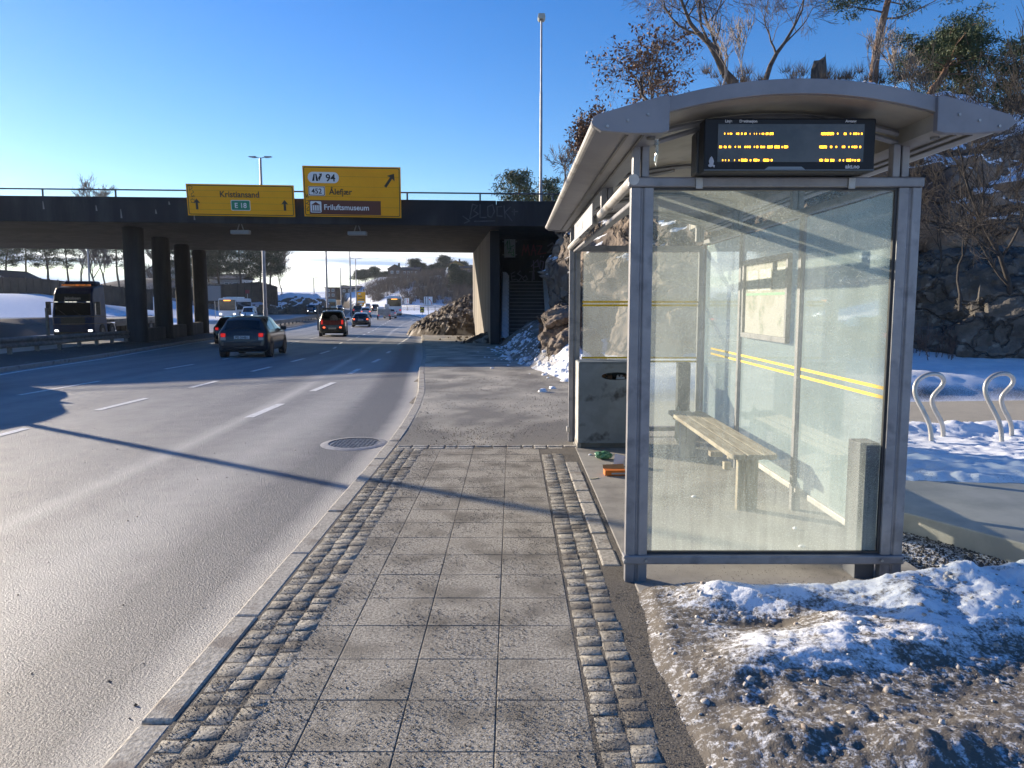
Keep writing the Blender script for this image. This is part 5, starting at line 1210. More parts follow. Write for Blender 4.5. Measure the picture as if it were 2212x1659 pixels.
    for wy in D['wheels']:
        for s in (-1, 1):
            y = wy - L_ / 2
            mb = MB(); K = 24; prof = [(wr * .62, .0), (wr * .9, .0), (wr, .03), (wr, .17), (wr * .9, .2), (wr * .62, .2)]
            for (r_, d_) in prof:
                for k in range(K): mb.v.append((s * (wx + .004 - d_), y + r_ * math.cos(2*math.pi*k/K), wr + r_ * math.sin(2*math.pi*k/K)))
            for i in range(5):
                for k in range(K): mb.f.append((i*K+k, i*K+(k+1) % K, (i+1)*K+(k+1) % K, (i+1)*K+k))
            wh = obj('wheel', mb, RUBBER, t, smooth=True)
            mb = MB(); mb.tube([(s * (wx - .02), y, wr), (s * (wx - .045), y, wr)], [wr * .62, wr * .5], 20); obj('rim', mb, CHROME, wh)
            mb = MB(); mb.tube([(s * (wx - .21), y, wr + .03), (s * (wx + .002), y, wr + .03)], wr * 1.17, 24); obj('wheel_arch', mb, BLACKP, t)
    # rear face details at y=0
    yr = -L_ / 2
    tl = REDON if brake else REDL
    hz = {'suv': .95, 'van': 1.0}.get(kind, .86)
    for s in (-1, 1):
        x = s * (wb(.04) - .13)
        mb = MB(); mb.box(x - .075, x + .075, yr - .012, yr + .12, hz - .10, hz + (.20 if kind in ('van', 'suv') else .03)); obj('tail_light', mb, tl if lights == 'low' else REDL, t, bevel=.02)
        if kind == 'hatch': mb = MB(); mb.box(x - .085, x + .085, yr - .010, yr + .1, hz - .22, hz - .105); obj('reverse_light', mb, CHROME, t, bevel=.015)
    if lights == 'bumper':
        for s in (-1, 1):
            mb = MB(); x = s * .55; mb.box(x - .07, x + .07, yr - .06, yr + .02, .60, .68); obj('fog_light', mb, REDON, t, bevel=.01)
    mb = MB(); mb.box(-.80 * wb(.1), .80 * wb(.1), yr - .035, yr + .10, .42, .60); obj('bumper', mb, pmat if kind == 'wagon' else BLACKP if kind == 'suv' else pmat, t, bevel=.03)
    mb = MB(); mb.box(-.26, .26, yr - .042, yr + .02, .69 if kind != 'suv' else .52, .80 if kind != 'suv' else .63); pl = obj('number_plate', mb, PLATE, t, bevel=.004)
    if plate:
        textobj('lettering', plate, BLK, .105, Vector((0, yr - .0435, .71)), FRONT, pl, world=False, align='CENTER', bold=.004, extr=.0004)
    for s in (-1, 1):
        y = D['ws'][1] - .35 - L_ / 2; mb = MB(); mb.obox((s * (W_ / 2 + .06), y, D['belt'] + .06), (.22, .10, .15), Matrix.Identity(3)); obj('mirror', mb, BLACKP, t, bevel=.03)
    if head is not None:
        for s in (-1, 1):
            mb = MB(); y = L_ / 2 - .13; mb.box(s * .60 - .13, s * .60 + .13, y - .12, y + .085, .60, .74); obj('head_light', mb, HEADON if head else CHROME, t, bevel=.03)
        mb = MB(); mb.box(-.42, .42, L_ / 2 - .05, L_ / 2 + .012, .42, .60); obj('grille', mb, BLACKP, t, bevel=.02)
        mb = MB(); mb.box(-.26, .26, L_ / 2 + .012, L_ / 2 + .02, .44, .54); obj('number_plate', mb, PLATE, t)
    if roofmat: patch('roof_panel', topfn(.5, D['ws'][0] - .05, 1.0), roofmat, 9, 9, .006)
    mb = MB(); mb.tube([(0, yr + .75, zt(.75) + .02), (0, yr + .62, zt(.7) + .16)], .012, 6); obj('antenna', mb, BLACKP, t)
    if rack:
        mb = MB()
        for s in (-1, 1): mb.tube([(s*.58, yr + .5, zt(1) + .12), (s*.58, yr + 2.1, zt(1) + .12)], .025, 6)
        for y in (.55, .95, 1.35, 1.75, 2.05): mb.tube([(-.60, yr + y, zt(1) + .10), (.60, yr + y, zt(1) + .10)], .022, 6)
        for s in (-1, 1):
            for y in (.6, 2.0): mb.tube([(s*.6, yr + y, zt(1)), (s*.6, yr + y, zt(1) + .12)], .022, 6)
        mb.box(-.62, .62, yr + .48, yr + .53, zt(1) + .13, zt(1) + .20); obj('roof_rack', mb, BLACKP, t)
    if roofbox:
        mb = MB(); mb.prism([(.5, 1.0), (.62, 1.14), (.8, 1.22), (2.3, 1.24), (2.5, 1.1), (2.45, 1.0)], -.38, .38, 'x')
        mb.v = [(x, y + yr, z - 1.0 + zt(1) + .08) for x, y, z in mb.v]; obj('roof_box', mb, BLACKP, t, bevel=.05)
    return t
PGREY = paint('paint_dirty_black', (.022,.022,.024), .28); PBLK = paint('paint_black', (.012,.013,.016), .2); PSIL = paint('paint_silver', (.38,.39,.40), .3, False)
PGRN = paint('paint_dark_green', (.02,.028,.022), .3); PWH = paint('paint_white', (.62,.63,.64), .35, False); PNAVY = paint('paint_navy', (.014,.022,.042), .3)
def za(x, y): return float(zr(y))
grp = 'cars driving along the road'
car('hatch', 'parked_car' if False else 'car', 'dirty black hatchback nearest the camera, with a number plate and red tail lights', 'car', PGREY, (-9.72, 29.1, za(0, 28.3)), rad(6.5), grp, plate='PD 31431', head=None)
car('wagon', 'car', 'dark red-black car half hidden behind the near black hatchback', 'car', PBLK, (-15.1, 42.6, za(0, 42)), rad(9), grp, brake=False, head=None)
sv = car('suv', 'car', 'dark green off-roader with a roof rack and a red banner across its tailgate', 'car', PGRN, (-12.75, 55.2, za(0, 54)), rad(10), grp, rack=True, lights='bumper', head=None)
mb = MB(); mb.box(-.62, .56, -2.36, -2.33, .82, 1.12); obj('tailgate_banner', mb, M('banner_red', (.14,.012,.015), (.2,.03,.03), 8, .6), sv)
mb = MB(); mb.tube([(.12, -2.27, 1.22), (.12, -2.20, 1.22)], [.25, .27], 20); mb.tube([(.12, -2.275, 1.22), (.12, -2.28, 1.22)], .08, 10); obj('spare_wheel', mb, M('cover', (.09,.09,.09), (.2,.2,.2), 8, .6), sv)
car('wagon', 'car', 'black station wagon with silver roof and red tail lights, ahead of the off-roader', 'car', PBLK, (-15.9, 81.5, za(0, 80)), rad(9), grp, brake=True, roofmat=PSIL, head=None, plate='SV 48213')
car('suv', 'car', 'dark car with a black roof box, in the left lane behind the wagon', 'car', PBLK, (-26.6, 133, za(0, 132)), rad(12), grp, roofbox=True, head=None)
car('hatch', 'car', 'silver car between the roof-box car and the farther dark one', 'car', PSIL, (-24.3, 128, za(0, 128)), rad(12), grp, brake=True, head=None)
car('suv', 'car', 'dark car with pale roof farther off, left of the trailer', 'car', PBLK, (-31.3, 176, -.6), rad(16), grp, roofmat=PSIL, head=None)
car('van', 'car', 'small pale van farthest along the road in the driving direction', 'car', PSIL, (-42.5, 226, -.6), rad(20), grp, head=None)
car('wagon', 'car', 'silver car towing the loaded grey trailer', 'car', PSIL, (-18.35, 116, za(0, 115)), rad(11), grp, head=None)
car('van', 'car', 'white delivery van with lit head lights, coming from beyond the white bus', 'car', PWH, (-36.1, 106, za(0, 106) + .0), rad(180 + 12), grp, head=True)
car('suv', 'car', 'oncoming dark pick-up with silver roof and bright head lights', 'car', PBLK, (-37.1, 143, za(0, 143)), rad(180 + 14), grp, head=True, roofmat=PSIL)
car('wagon', 'car', 'oncoming dark car with a lit head light, just right of the roof rack', 'car', PNAVY, (-44.8, 201, -.6), rad(180 + 18), grp, head=True)
car('van', 'car', 'oncoming grey-green van between two lamp posts in the distance', 'car', PSIL, (-55, 236, -.6), rad(180 + 20), grp, head=None)
car('hatch', 'car', 'car just outside the left edge, seen only by its shadow on the road', 'car', PNAVY, (-12.05, 14.9, -.12), rad(0), None, head=None)
def wheelset(t, pts, r=.5, wd=.3):
    for (x, y) in pts:
        mb = MB(); s = 1 if x > 0 else -1; mb.tube([(x - s * wd, y, r), (x, y, r)], r, 20); wh = obj('wheel', mb, RUBBER, t)
        mb = MB(); mb.tube([(x - .01 * s, y, r), (x + .012 * s, y, r)], r * .5, 14); obj('rim', mb, GALVD, wh)
# trailer with a covered load
t = thing('trailer', 'grey box trailer with pale load, towed by the silver car', 'trailer', (-18.15, 109.3, za(0, 109)), rad(11))
mb = MB(); mb.box(-.9, .9, -1.5, 1.5, .55, 1.45); obj('box', mb, M('trailer_grey', (.30,.30,.29), (.22,.22,.21), 3, .6), t, bevel=.02)
mb = MB(); mb.box(-.92, .92, -1.53, -1.5, .98, 1.02); mb.box(-.92, -.84, -1.54, -1.5, .5, 1.5); mb.box(.84, .92, -1.54, -1.5, .5, 1.5); obj('frame', mb, GALV, t)
mb = MB(); mb.box(-.9, .1, -1.4, 1.3, 1.45, 1.75); obj('load', mb, PWH, t, bevel=.06); mb = MB(); mb.box(.05, .8, -1.2, 1.2, 1.5, 2.15); obj('load', mb, M('load_canvas', (.5,.49,.46), (.4,.39,.37), 3, .8), t, bevel=.2)
wheelset(t, ((-.95, -.3), (.95, -.3)), .32, .2)
for s in (-1, 1):
    mb = MB(); mb.box(s*.75 - .09, s*.75 + .09, -1.56, -1.5, .55, .65); obj('tail_light', mb, REDL, t)
# buses
def bus(label, loc, rotz, front, L_=12, W_=2.55, H_=3.05, col=None):
    t = thing('bus', label, 'bus', loc, rotz, 'white buses on the motorway'); c = col or PWH
    P = rrect(-W_/2, W_/2, .30, H_, .22, 5)
    mb = MB(); mb.prism(P, -L_/2, L_/2, 'y'); obj('body', mb, c, t, bevel=.12, seg=3)
    sg = 1 if front else -1; ye = sg * L_/2          # the end that faces the camera is drawn at ye
    mb = MB(); y = ye + sg * .012
    mb.prism(rrect(-W_/2 + .12, W_/2 - .12, 1.15 if front else 1.55, H_ - .22, .14, 4), y - .01, y + .01, 'y'); obj('windshield' if front else 'rear_window', mb, GLASSD, t)
    for s in (-1, 1):
        mb = MB(); x = s * (W_/2 + .006)
        mb.box(min(x, x - s*.02), max(x, x - s*.02), -L_/2 + .5, L_/2 - .5, 1.25, 2.45); obj('side_window', mb, GLASSD, t)
        mb = MB()
        for k in range(1, 7): yy = -L_/2 + .5 + (L_ - 1) * k / 7; mb.box(min(x, x + s*.004), max(x, x + s*.004), yy - .04, yy + .04, 1.26, 2.44)
        obj('window_bar', mb, BLACKP, t)
        mb = MB(); mb.box(s * 1.0 - .16, s * 1.0 + .16, ye - sg*.05 - .06, ye - sg*.05 + .08, .55 if front else .75, .72 if front else 1.0); obj('head_light' if front else 'tail_light', mb, HEADON if front else REDL, t, bevel=.02)
        if front:
            mb = MB(); mb.box(s * 1.45 - .1, s * 1.45 + .1, ye + .05, ye + .3, 1.75, 2.4); mb.tube([(s*1.2, ye - .05, 2.75), (s*1.45, ye + .15, 2.35)], .03, 6); obj('mirror', mb, BLACKP, t, bevel=.03)
    mb = MB(); mb.box(-.5, .5, ye + sg*.022 - .01, ye + sg*.022 + .01, H_ - .42, H_ - .28); obj('destination_sign', mb, M('dest', (.3,.1,.02), rough=.5, emit=(1,.35,.05), estr=1.5), t)
    mb = MB(); mb.box(-.9, .9, -2.5, 2.6, H_, H_ + .22); mb.box(-.8, .8, 3.4, 5.2, H_, H_ + .16); obj('roof_unit', mb, c, t, bevel=.08)
    mb = MB(); mb.box(-W_/2 + .04, W_/2 - .04, -L_/2 + .05, L_/2 - .05, .2, .42); obj('skirt', mb, BLACKP, t)
    wheelset(t, ((-W_/2, -3.2), (W_/2, -3.2), (-W_/2, 3.4), (W_/2, 3.4)))
    return t
bus('white city bus seen from behind, driving away on the right lane', (-21.2, 139, -.62), rad(9), False, H_=3.1)
bus('white bus coming towards the bridge with lit destination sign and dark windscreen', (-43.6, 122, -.78), rad(180 + 8), True, H_=3.0)
tk = thing('tank_truck', 'pale green oncoming truck behind the pick-up', 'truck', (-40.4, 172, -.6), rad(180 + 14))
mb = MB(); mb.prism(rrect(-1.2, 1.2, .6, 2.9, .3, 4), -4, 2.6, 'y'); obj('box', mb, M('truck_mint', (.35,.45,.42), rough=.5), tk, bevel=.1)
mb = MB(); mb.prism(rrect(-1.2, 1.2, .35, 2.6, .15, 4), 2.8, 4.6, 'y'); obj('cab', mb, M('truck_mint2', (.30,.38,.36), rough=.4), tk, bevel=.12)
mb = MB(); mb.box(-1.05, 1.05, 4.61, 4.63, 1.45, 2.25); obj('windshield', mb, GLASSD, tk)
wheelset(tk, ((-1.2, -2.6), (1.2, -2.6), (-1.2, 3.4), (1.2, 3.4)))
# blue truck on the left
tr = thing('truck', 'dark blue lorry with orange roof beacons, coming past on the left', 'truck', (-28.25, 49.7, -.86), rad(180 + 9))
PT = M('truck_blue', (.004,.018,.075), (.008,.028,.10), 2.5, .5, spec=.3)
mb = MB(); mb.prism([(-2.4, .35), (0.05, .35), (.10, 1.0), (.06, 1.75), (-.05, 2.5), (-.16, 3.05), (-.45, 3.42), (-2.3, 3.62), (-2.4, 3.3)], -1.25, 1.25, 'x')
mb.v = [(x * (1 - .10 * max(0, z - 1.7) / 1.9), y, z) for x, y, z in mb.v]; obj('cab', mb, PT, tr, bevel=.12, seg=3)
mb = MB(); mb.box(-1.18, 1.18, .06, .16, .36, .56); obj('bumper', mb, BLACKP, tr, bevel=.04); mb = MB(); mb.box(-.72, .72, .095, .125, 1.02, 1.50); mb.box(-.8, .8, .10, .135, 1.24, 1.27); obj('grille', mb, BLACKP, tr, bevel=.02)
for s_ in (-.5, .35): mb = MB(); mb.tube([(s_, .13, 1.60), (s_ + .45, .10, 1.95)], .014, 5); obj('wiper', mb, BLACKP, tr)
mb = MB(); mb.box(-1.0, 1.0, -2.3, -1.3, 3.55, 3.85); obj('roof_fairing', mb, PT, tr, bevel=.15)
mb = MB(); mb.add([(-1.08,.095,1.62),(1.08,.095,1.62),(1.04,-.02,2.42),(-1.04,-.02,2.42)], [(0,1,2,3)]); wnd = obj('windshield', mb, GLASSD, tr)
mb = MB(); mb.add([(-1.1,-.01,2.52),(1.1,-.01,2.52),(1.06,-.125,3.02),(-1.06,-.125,3.02)], [(0,1,2,3)]); obj('sun_visor', mb, M('visor', (.008,.012,.02), rough=.3), tr)
mb = MB()
for k in range(6): mb.box(-.95, .95, .07, .118, .62 + k * .15, .70 + k * .15)
obj('grille', mb, PT, tr)
for s in (-1, 1):
    mb = MB(); mb.box(s * 1.0 - .12, s * 1.0 + .12, .02, .125, .60, .70); obj('head_light', mb, HEADON, tr, bevel=.03)
    mb = MB(); mb.box(s * 1.50 - .13, s * 1.50 + .13, -.22, -.02, 1.65, 2.5); mb.box(min(s*1.2, s*1.5), max(s*1.2, s*1.5), -.16, -.10, 2.42, 2.47); obj('mirror', mb, BLACKP, tr, bevel=.04)
    mb = MB(); x = s * 1.256; mb.box(min(x, x - s*.01), max(x, x - s*.01), -1.15, -.22, 1.62, 2.35); obj('side_window', mb, GLASSD, tr)
mb = MB()
for x in (-.95, -.15, .1, .35, .98): mb.box(x - .10, x + .10, -.0, .03, 2.47, 2.50)
obj('marker_light', mb, M('marker', (.9,.9,.8), rough=.3, emit=(1,.97,.85), estr=.8), tr)
mb = MB(); mb.box(-.95, .75, -.62, -.42, 3.50, 3.62); obj('light_bar', mb, M('beacon_orange', (.55,.13,.02), (.05,.012,.005), 4, .4, emit=(1,.3,.03), estr=.10, ramp=(.45,.55)), tr)
# built facing -y in its own frame, so its writing reads from the front
TXT = textobj('lettering', 'Jakobsen', M('truck_letter', (.35,.36,.36), rough=.5), .27, Vector((0, .0, 2.64)), Matrix(((-1, 0, 0), (0, math.sin(rad(-12.5)), math.cos(rad(-12.5))), (0, math.cos(rad(12.5)), math.sin(rad(12.5))))), None, align='CENTER', bold=.006)
TXT.parent = tr; TXT.location = (0, -.03, 0)
mb = MB(); mb.box(-.26, .26, .115, .135, .40, .50); obj('number_plate', mb, PLATE, tr)
mb = MB(); mb.box(-1.0, 1.0, -4.0, -2.4, .75, 1.0); mb.box(-1.27, 1.27, -16, -3.6, 1.10, 1.30); obj('chassis', mb, GALVD, tr)
mb = MB(); mb.box(-1.25, -1.18, -15.5, -4, .8, 1.1); mb.box(1.18, 1.25, -9, -4.6, .55, 1.1); obj('side_guard', mb, BLACKP, tr)
wheelset(tr, ((-1.27, -1.35), (1.27, -1.35), (-1.25, -12), (1.25, -12), (-1.25, -13.3), (1.25, -13.3), (1.25, -3.2), (-1.25, -3.2)), .52, .35)

# ================================================================ GUARDRAILS, LAMPS, SIGNS
def guardrail(label, fx, y0, y1, step, zb, h=.62, both=True, mat=GALVD, wy=None, name='guardrail'):
    t = thing(name, label, 'guardrail', (float(fx(y0)), y0, float(zr(y0))))
    ys = list(np.arange(y0, y1, 1.5 if y1 - y0 < 60 else 4.0)) + [y1]
    for s in ((-1, 1) if both else (1,)):
        mb = MB(); prof = [(.0, .66), (.045, .62), (.045, .55), (.0, .50), (.0, .47), (.045, .42), (.045, .36), (.0, .33)]
        V = []
        for y in ys:
            x = float(fx(y)) + s * .10; z = float(zr(y)) + zb
            V += [(x + s * a, y, z + b) for a, b in prof]
        k = len(prof); mb.add(V, [(i*k+j, i*k+j+1, (i+1)*k+j+1, (i+1)*k+j) for i in range(len(ys)-1) for j in range(k-1)]); obj('rail', mb, mat, t, world=True)
    y = y0 + .3; cnt = 0
    while y < y1 and cnt < 95:
        x = float(fx(y)); z = float(zr(y)) + zb; mb = MB(); mb.box(x - .07, x + .07, y - .03, y + .03, z - .5, z + .60); obj('post', mb, mat, t, world=True); y += step; cnt += 1
    return t
guardrail('double steel guardrail on the dark median, left of the first bridge pillar', railX, 12.5, 36.4, 1.95, .12)
guardrail('long guardrail in the median beyond the bridge pillars', lambda Y: railX(Y) + .2, 55.5, 230, 2.6, .12)
gx_ = interp([170, 190, 215, 240], [-13, -18, -26, -40])
t = thing('guardrail', 'pale guardrail along the snowy slip road behind the white lane signs', 'guardrail', (-12, 190, -.4))
mb = MB()
for zz in (.35, .75): mb.tube([(-34, 214, zz), (-24, 203, zz), (-10, 196, zz), (12, 190, zz)], .12, 6)
obj('rail', mb, M('rail_pale', (.5,.49,.46), rough=.5), t, world=True)
mb = MB()
for k in range(24):
    x = -34 + 46 * k / 23; mb.box(x - .06, x + .06, np.interp(x, [-34, -24, -10, 12], [214, 203, 196, 190]) - .06, np.interp(x, [-34, -24, -10, 12], [214, 203, 196, 190]) + .06, -.6, .8)
obj('post', mb, GALVD, t, world=True)
t = thing('wire_fence', 'low wire fence on tall posts along the far side of the oncoming road', 'fence', (-26, 42, -.5))
mb = MB()
for (x, y) in ((-24.4, 40.5), (-27.6, 60), (-16.6, 66)): mb.box(x - .06, x + .06, y - .06, y + .06, -.8, 1.3)
obj('post', mb, GALVD, t, world=True)
mb = MB(); mb.tube([(-34, 33, .8), (-24.4, 40.5, .8), (-20.5, 44, .85)], .012, 4); mb.tube([(-34, 33, .45), (-24.4, 40.5, .45), (-20.5, 44, .45)], .012, 4); obj('wire', mb, GALVD, t, world=True)
LAMP = M('lamp_steel', (.20,.21,.24), (.28,.28,.30), 2, .45, metal=.4)
def lamp(label, x, y, z, h, heads, r0=.10, r1=.055, ln=1.4, rz=0):
    t = thing('street_lamp', label, 'street lamp', (x, y, z), rz, 'street lamps along the motorway')
    mb = MB(); mb.tube([(0, 0, -.2), (0, 0, h * .12), (0, 0, h * .121), (0, 0, h * .7), (0, 0, h)], [r0 * 1.3, r0 * 1.25, r0, r0 * .8, r1], 10); obj('pole', mb, LAMP, t, smooth=True)
    for s in heads:
        mb = MB(); mb.tube([(0, 0, h - .05), (s * .4, 0, h + .06)], .03, 6); obj('arm', mb, LAMP, t)
        mb = MB(); mb.prism([(s * .35, h + .0), (s * (ln * .6), h - .01), (s * ln, h + .06), (s * ln, h + .10), (s * .35, h + .12)], -.15, .15, 'y'); obj('lamp_head', mb, LAMP, t, bevel=.02)
    return t
lamp('tall lamp post with double head, standing in the median behind the Kristiansand sign', -20.75, 65, -.75, 14.2, (-1, 1), .15, .09, .95)
lamp('lamp post seen under the bridge, between the off-roader and the hatchback', -22.7, 95, -.9, 12.2, (-1, 1), .13, .08)
lamp('lamp post seen under the bridge, rising beside the yellow sign on its left', -27.1, 130, -.7, 12.5, (-1, 1), .14, .08)
lamp('slim lamp post with T head, standing right in front of the yellow sign', -35.2, 175, -.6, 12.0, (-1, 1), .14, .09, 1.6)
lamp('distant T-headed lamp post left of the yellow sign', -48.6, 220, -.6, 11.9, (-1, 1), .17, .11, 2.0)
lamp('more distant T-headed lamp post against the pale clouds', -78.5, 307, -.6, 11.9, (-1, 1), .24, .15, 2.6)
lamp('farthest tiny T-headed lamp post above the far horizon', -151, 508, -.2, 11.3, (-1, 1), .35, .22, 3.6)
lamp('slim lamp post between the first two bridge pillars', -54.5, 100, 2.8, 8.5, (-1, 1), .12, .07, .8)
lamp('lamp post in the median out of the left edge, seen by its shadow', -15.2, 16.6, -.1, 10, (), .085, .06)
t = thing('street_lamp', 'very tall slim lamp post with a box-shaped head above the bridge end', 'street lamp', (1.65, 45, 4.2))
mb = MB(); mb.tube([(0, 0, -2), (0, 0, 4), (0, 0, 4.01), (0, 0, 9.2), (0, 0, 9.21), (0, 0, 13.15)], [.105, .10, .085, .08, .065, .06], 10); obj('pole', mb, LAMP, t, smooth=True)
mb = MB(); mb.prism([(-.13, 13.1), (.13, 13.1), (.22, 13.2), (.17, 13.4), (-.17, 13.4), (-.22, 13.2)], -.3, .3, 'y'); obj('lamp_head', mb, M('lamp_head', (.35,.37,.33), rough=.5), t, bevel=.02)
# road signs
def postsign(name, label, x, y, z, W, H, zb, mat, cat='road sign', npost=1):
    t = thing(name, label, cat, (x, y, z)); mb = MB(); mb.box(-W/2, W/2, -.02, .02, zb, zb + H); obj('panel', mb, mat, t)
    mb = MB(); frame2(mb, rrect(-W/2, W/2, zb, zb + H, .03), rrect(-W/2 + .04, W/2 - .04, zb + .04, zb + H - .04, .02), -.024); obj('border', mb, BLK if mat is not BRN else WHT, t)
    mb = MB()
    for px in ((0,) if npost == 1 else (-W * .3, W * .3)): mb.tube([(px, .05, -.8), (px, .05, zb + H)], .05, 8)
    obj('post', mb, GALV, t); return t
def ribbon(t, P, wd, mat, y=-.03, nm='arrow'):
    mb = MB()
    for a, b in zip(P, P[1:]):
        a = Vector((a[0], 0, a[1])); b = Vector((b[0], 0, b[1])); d = (b - a).normalized(); nn = Vector((-d.z, 0, d.x)) * wd / 2
        mb.add([(q.x, y, q.z) for q in (a - nn, b - nn, b + nn, a + nn)], [(0, 1, 2, 3)])
    a, b = Vector((P[-2][0], 0, P[-2][1])), Vector((P[-1][0], 0, P[-1][1])); d = (b - a).normalized(); nn = Vector((-d.z, 0, d.x)) * wd * 1.35
    mb.add([(q.x, y, q.z) for q in (b - nn, b + nn, b + d * wd * 2.4)], [(0, 1, 2)]); return obj(nm, mb, mat, t)
RED = M('sign_red', (.5,.02,.02), rough=.5)
s = postsign('lane_sign', 'larger white sign with two black arrows and a red merging arrow', -15.05, 139, -.6, 1.62, 1.62, 1.62, WHT)
ribbon(s, [(-.48, 1.8), (-.48, 2.95)], .10, BLK); ribbon(s, [(-.05, 1.8), (-.05, 2.95)], .10, BLK); ribbon(s, [(.58, 1.8), (.58, 2.2), (.42, 2.5), (.25, 2.65)], .09, RED)
s = postsign('lane_sign', 'smaller white sign with a black and a red arrow, beside the far bus', -27.2, 200, -.6, 1.25, 1.55, 1.75, WHT)
ribbon(s, [(-.25, 1.95), (-.25, 2.95)], .10, BLK); ribbon(s, [(.15, 1.95), (.15, 2.95)], .09, RED); ribbon(s, [(.45, 2.15), (.3, 2.4)], .07, RED)
s = postsign('chevron_marker', 'small black and yellow chevron marker in the snow below the lane sign', -15.7, 135, -.6, .72, 1.0, .40, BLK, 'road marker')
YC = M('chev_yellow', (.7,.55,.06), rough=.5); mb = MB()
for zz in (.45, .92): mb.add([(-.33,-.03,zz),(0,-.03,zz+.22),(.33,-.03,zz),(.33,-.03,zz+.2),(0,-.03,zz+.42),(-.33,-.03,zz+.2)], [(0,1,4,5),(1,2,3,4)])
obj('chevron', mb, YC, s)
s = postsign('direction_sign', 'distant yellow direction sign standing behind the thin lamp post', -45.2, 232, -.6, 2.6, 4.3, 1.0, YEL, npost=2)
mb = MB()
for (a, b, c_, d_) in ((-.9, .9, 2.9, 3.1), (-.9, .2, 3.9, 4.1)): mb.box(a, b, -.03, -.025, c_, d_)
obj('lettering', mb, BLK, s)
mb = MB(); mb.box(-1.1, .9, -.035, -.03, 2.1, 2.6); mb.box(-1.0, .3, -.035, -.03, 1.4, 1.8); mb.box(-.9, -.2, -.035, -.03, 4.5, 4.9); obj('route_panel', mb, WHT, s)
s = postsign('sign_back', 'grey back of a square sign on the left verge, right of the lamp post', -44.6, 116, -.2, 2.0, 2.3, 2.0, M('sign_back', (.16,.17,.18), rough=.6)); 
s = postsign('red_sign', 'small dark red sign above the roof of the oncoming bus', -46.5, 136, .2, .8, .7, 2.9, M('dull_red', (.2,.03,.035), rough=.6))
s = thing('waste_container', 'dark upright box standing on the left verge far beyond the bridge', 'container', (-51, 150, -.5)); mb = MB(); mb.box(-.5, .5, -.4, .4, 0, 1.9); obj('body', mb, BLACKP, s, bevel=.05); mb = MB(); mb.box(-.55, .55, -.45, .45, 1.9, 2.02); obj('lid', mb, GALVD, s)
# ================================================================ VEGETATION
class TB:
    """fast collector for tapering 3-6 sided twigs"""
    def __init__(s): s.v = []; s.f = []
    def seg(s, a, b, ra, rb, n=3):
        d = b - a; L_ = d.length
        if L_ < 1e-6: return
        d /= L_; u = d.orthogonal().normalized(); w_ = d.cross(u); k = len(s.v)
        for p, r in ((a, ra), (b, rb)):
            for i in range(n):
                t = 6.2832 * i / n; s.v.append(tuple(p + u * (math.cos(t) * r) + w_ * (math.sin(t) * r)))
        for i in range(n): j = (i + 1) % n; s.f.append((k+i, k+j, k+n+j, k+n+i))
def rv(rnd, s=1): return Vector((rnd.gauss(0, s), rnd.gauss(0, s), rnd.gauss(0, s)))
def grow(rnd, T, W, p, d, L_, r, lev, maxlev, tips, spread=.55, up=.12, wig=.16, kids=(3, 5), minr=.004, shrink=.62):
    """trunk and limbs into T, thin twigs into W; collect twig ends"""
    n = 5 if lev < 2 else 4 if lev < maxlev else 3; q = p.copy(); pts = [q.copy()]; dd = d.copy()
    for i in range(n):
        dd = (dd + rv(rnd, wig) + Vector((0, 0, up * .4))).normalized(); q2 = q + dd * (L_ / n)
        ra = max(r * (1 - .6 * i / n), minr); rb = max(r * (1 - .6 * (i + 1) / n), minr * .8)
        (T if lev < 2 else W).seg(q, q2, ra, rb, 6 if lev == 0 else 4 if lev == 1 else 3); q = q2; pts.append((q.copy()))
    if lev >= maxlev: tips.append((q.copy(), dd.copy())); return
    for i in range(rnd.randint(*kids)):
        t = rnd.uniform(.3 if lev else .35, 1.0); k = min(int(t * n), n - 1); pp = pts[k].lerp(pts[k + 1], t * n - k)
        side = rv(rnd); side -= side.dot(dd) * dd
        if side.length < 1e-3: continue
        nd = (dd + side.normalized() * rnd.uniform(spread * .7, spread * 1.7) + Vector((0, 0, up))).normalized()
        grow(rnd, T, W, pp, nd, L_ * shrink * rnd.uniform(.75, 1.2), max(r * (1 - .6 * t) * .62, minr), lev + 1, maxlev, tips, spread, up, wig, kids, minr, shrink)
    grow(rnd, T, W, q, (dd + rv(rnd, .15)).normalized(), L_ * shrink, max(r * .42, minr), lev + 1, maxlev, tips, spread, up, wig, kids, minr, shrink)
def leaves(tips, rs, per, size, spreadv, flat=False, long=1.0, wd=.5):
    """small leaf-sized triangles/quads round every tip"""
    C = np.array([tuple(t[0]) for t in tips]); k = len(C); C = np.repeat(C, per, 0) + rs.normal(0, spreadv, (k * per, 3)) * (np.array([1, 1, .45]) if flat else 1)
    m = len(C); a = rs.normal(size=(m, 3)); a /= np.linalg.norm(a, axis=1)[:, None]; b = np.cross(a, rs.normal(size=(m, 3))); b /= np.linalg.norm(b, axis=1)[:, None] + 1e-9
    s = size * rs.uniform(.5, 1.3, (m, 1))
    V = np.stack([C - a * s * long - b * s * .15, C + b * s * wd, C + a * s * long, C - b * s * wd], 1).reshape(-1, 3)
    return V, np.arange(m * 4).reshape(-1, 4)
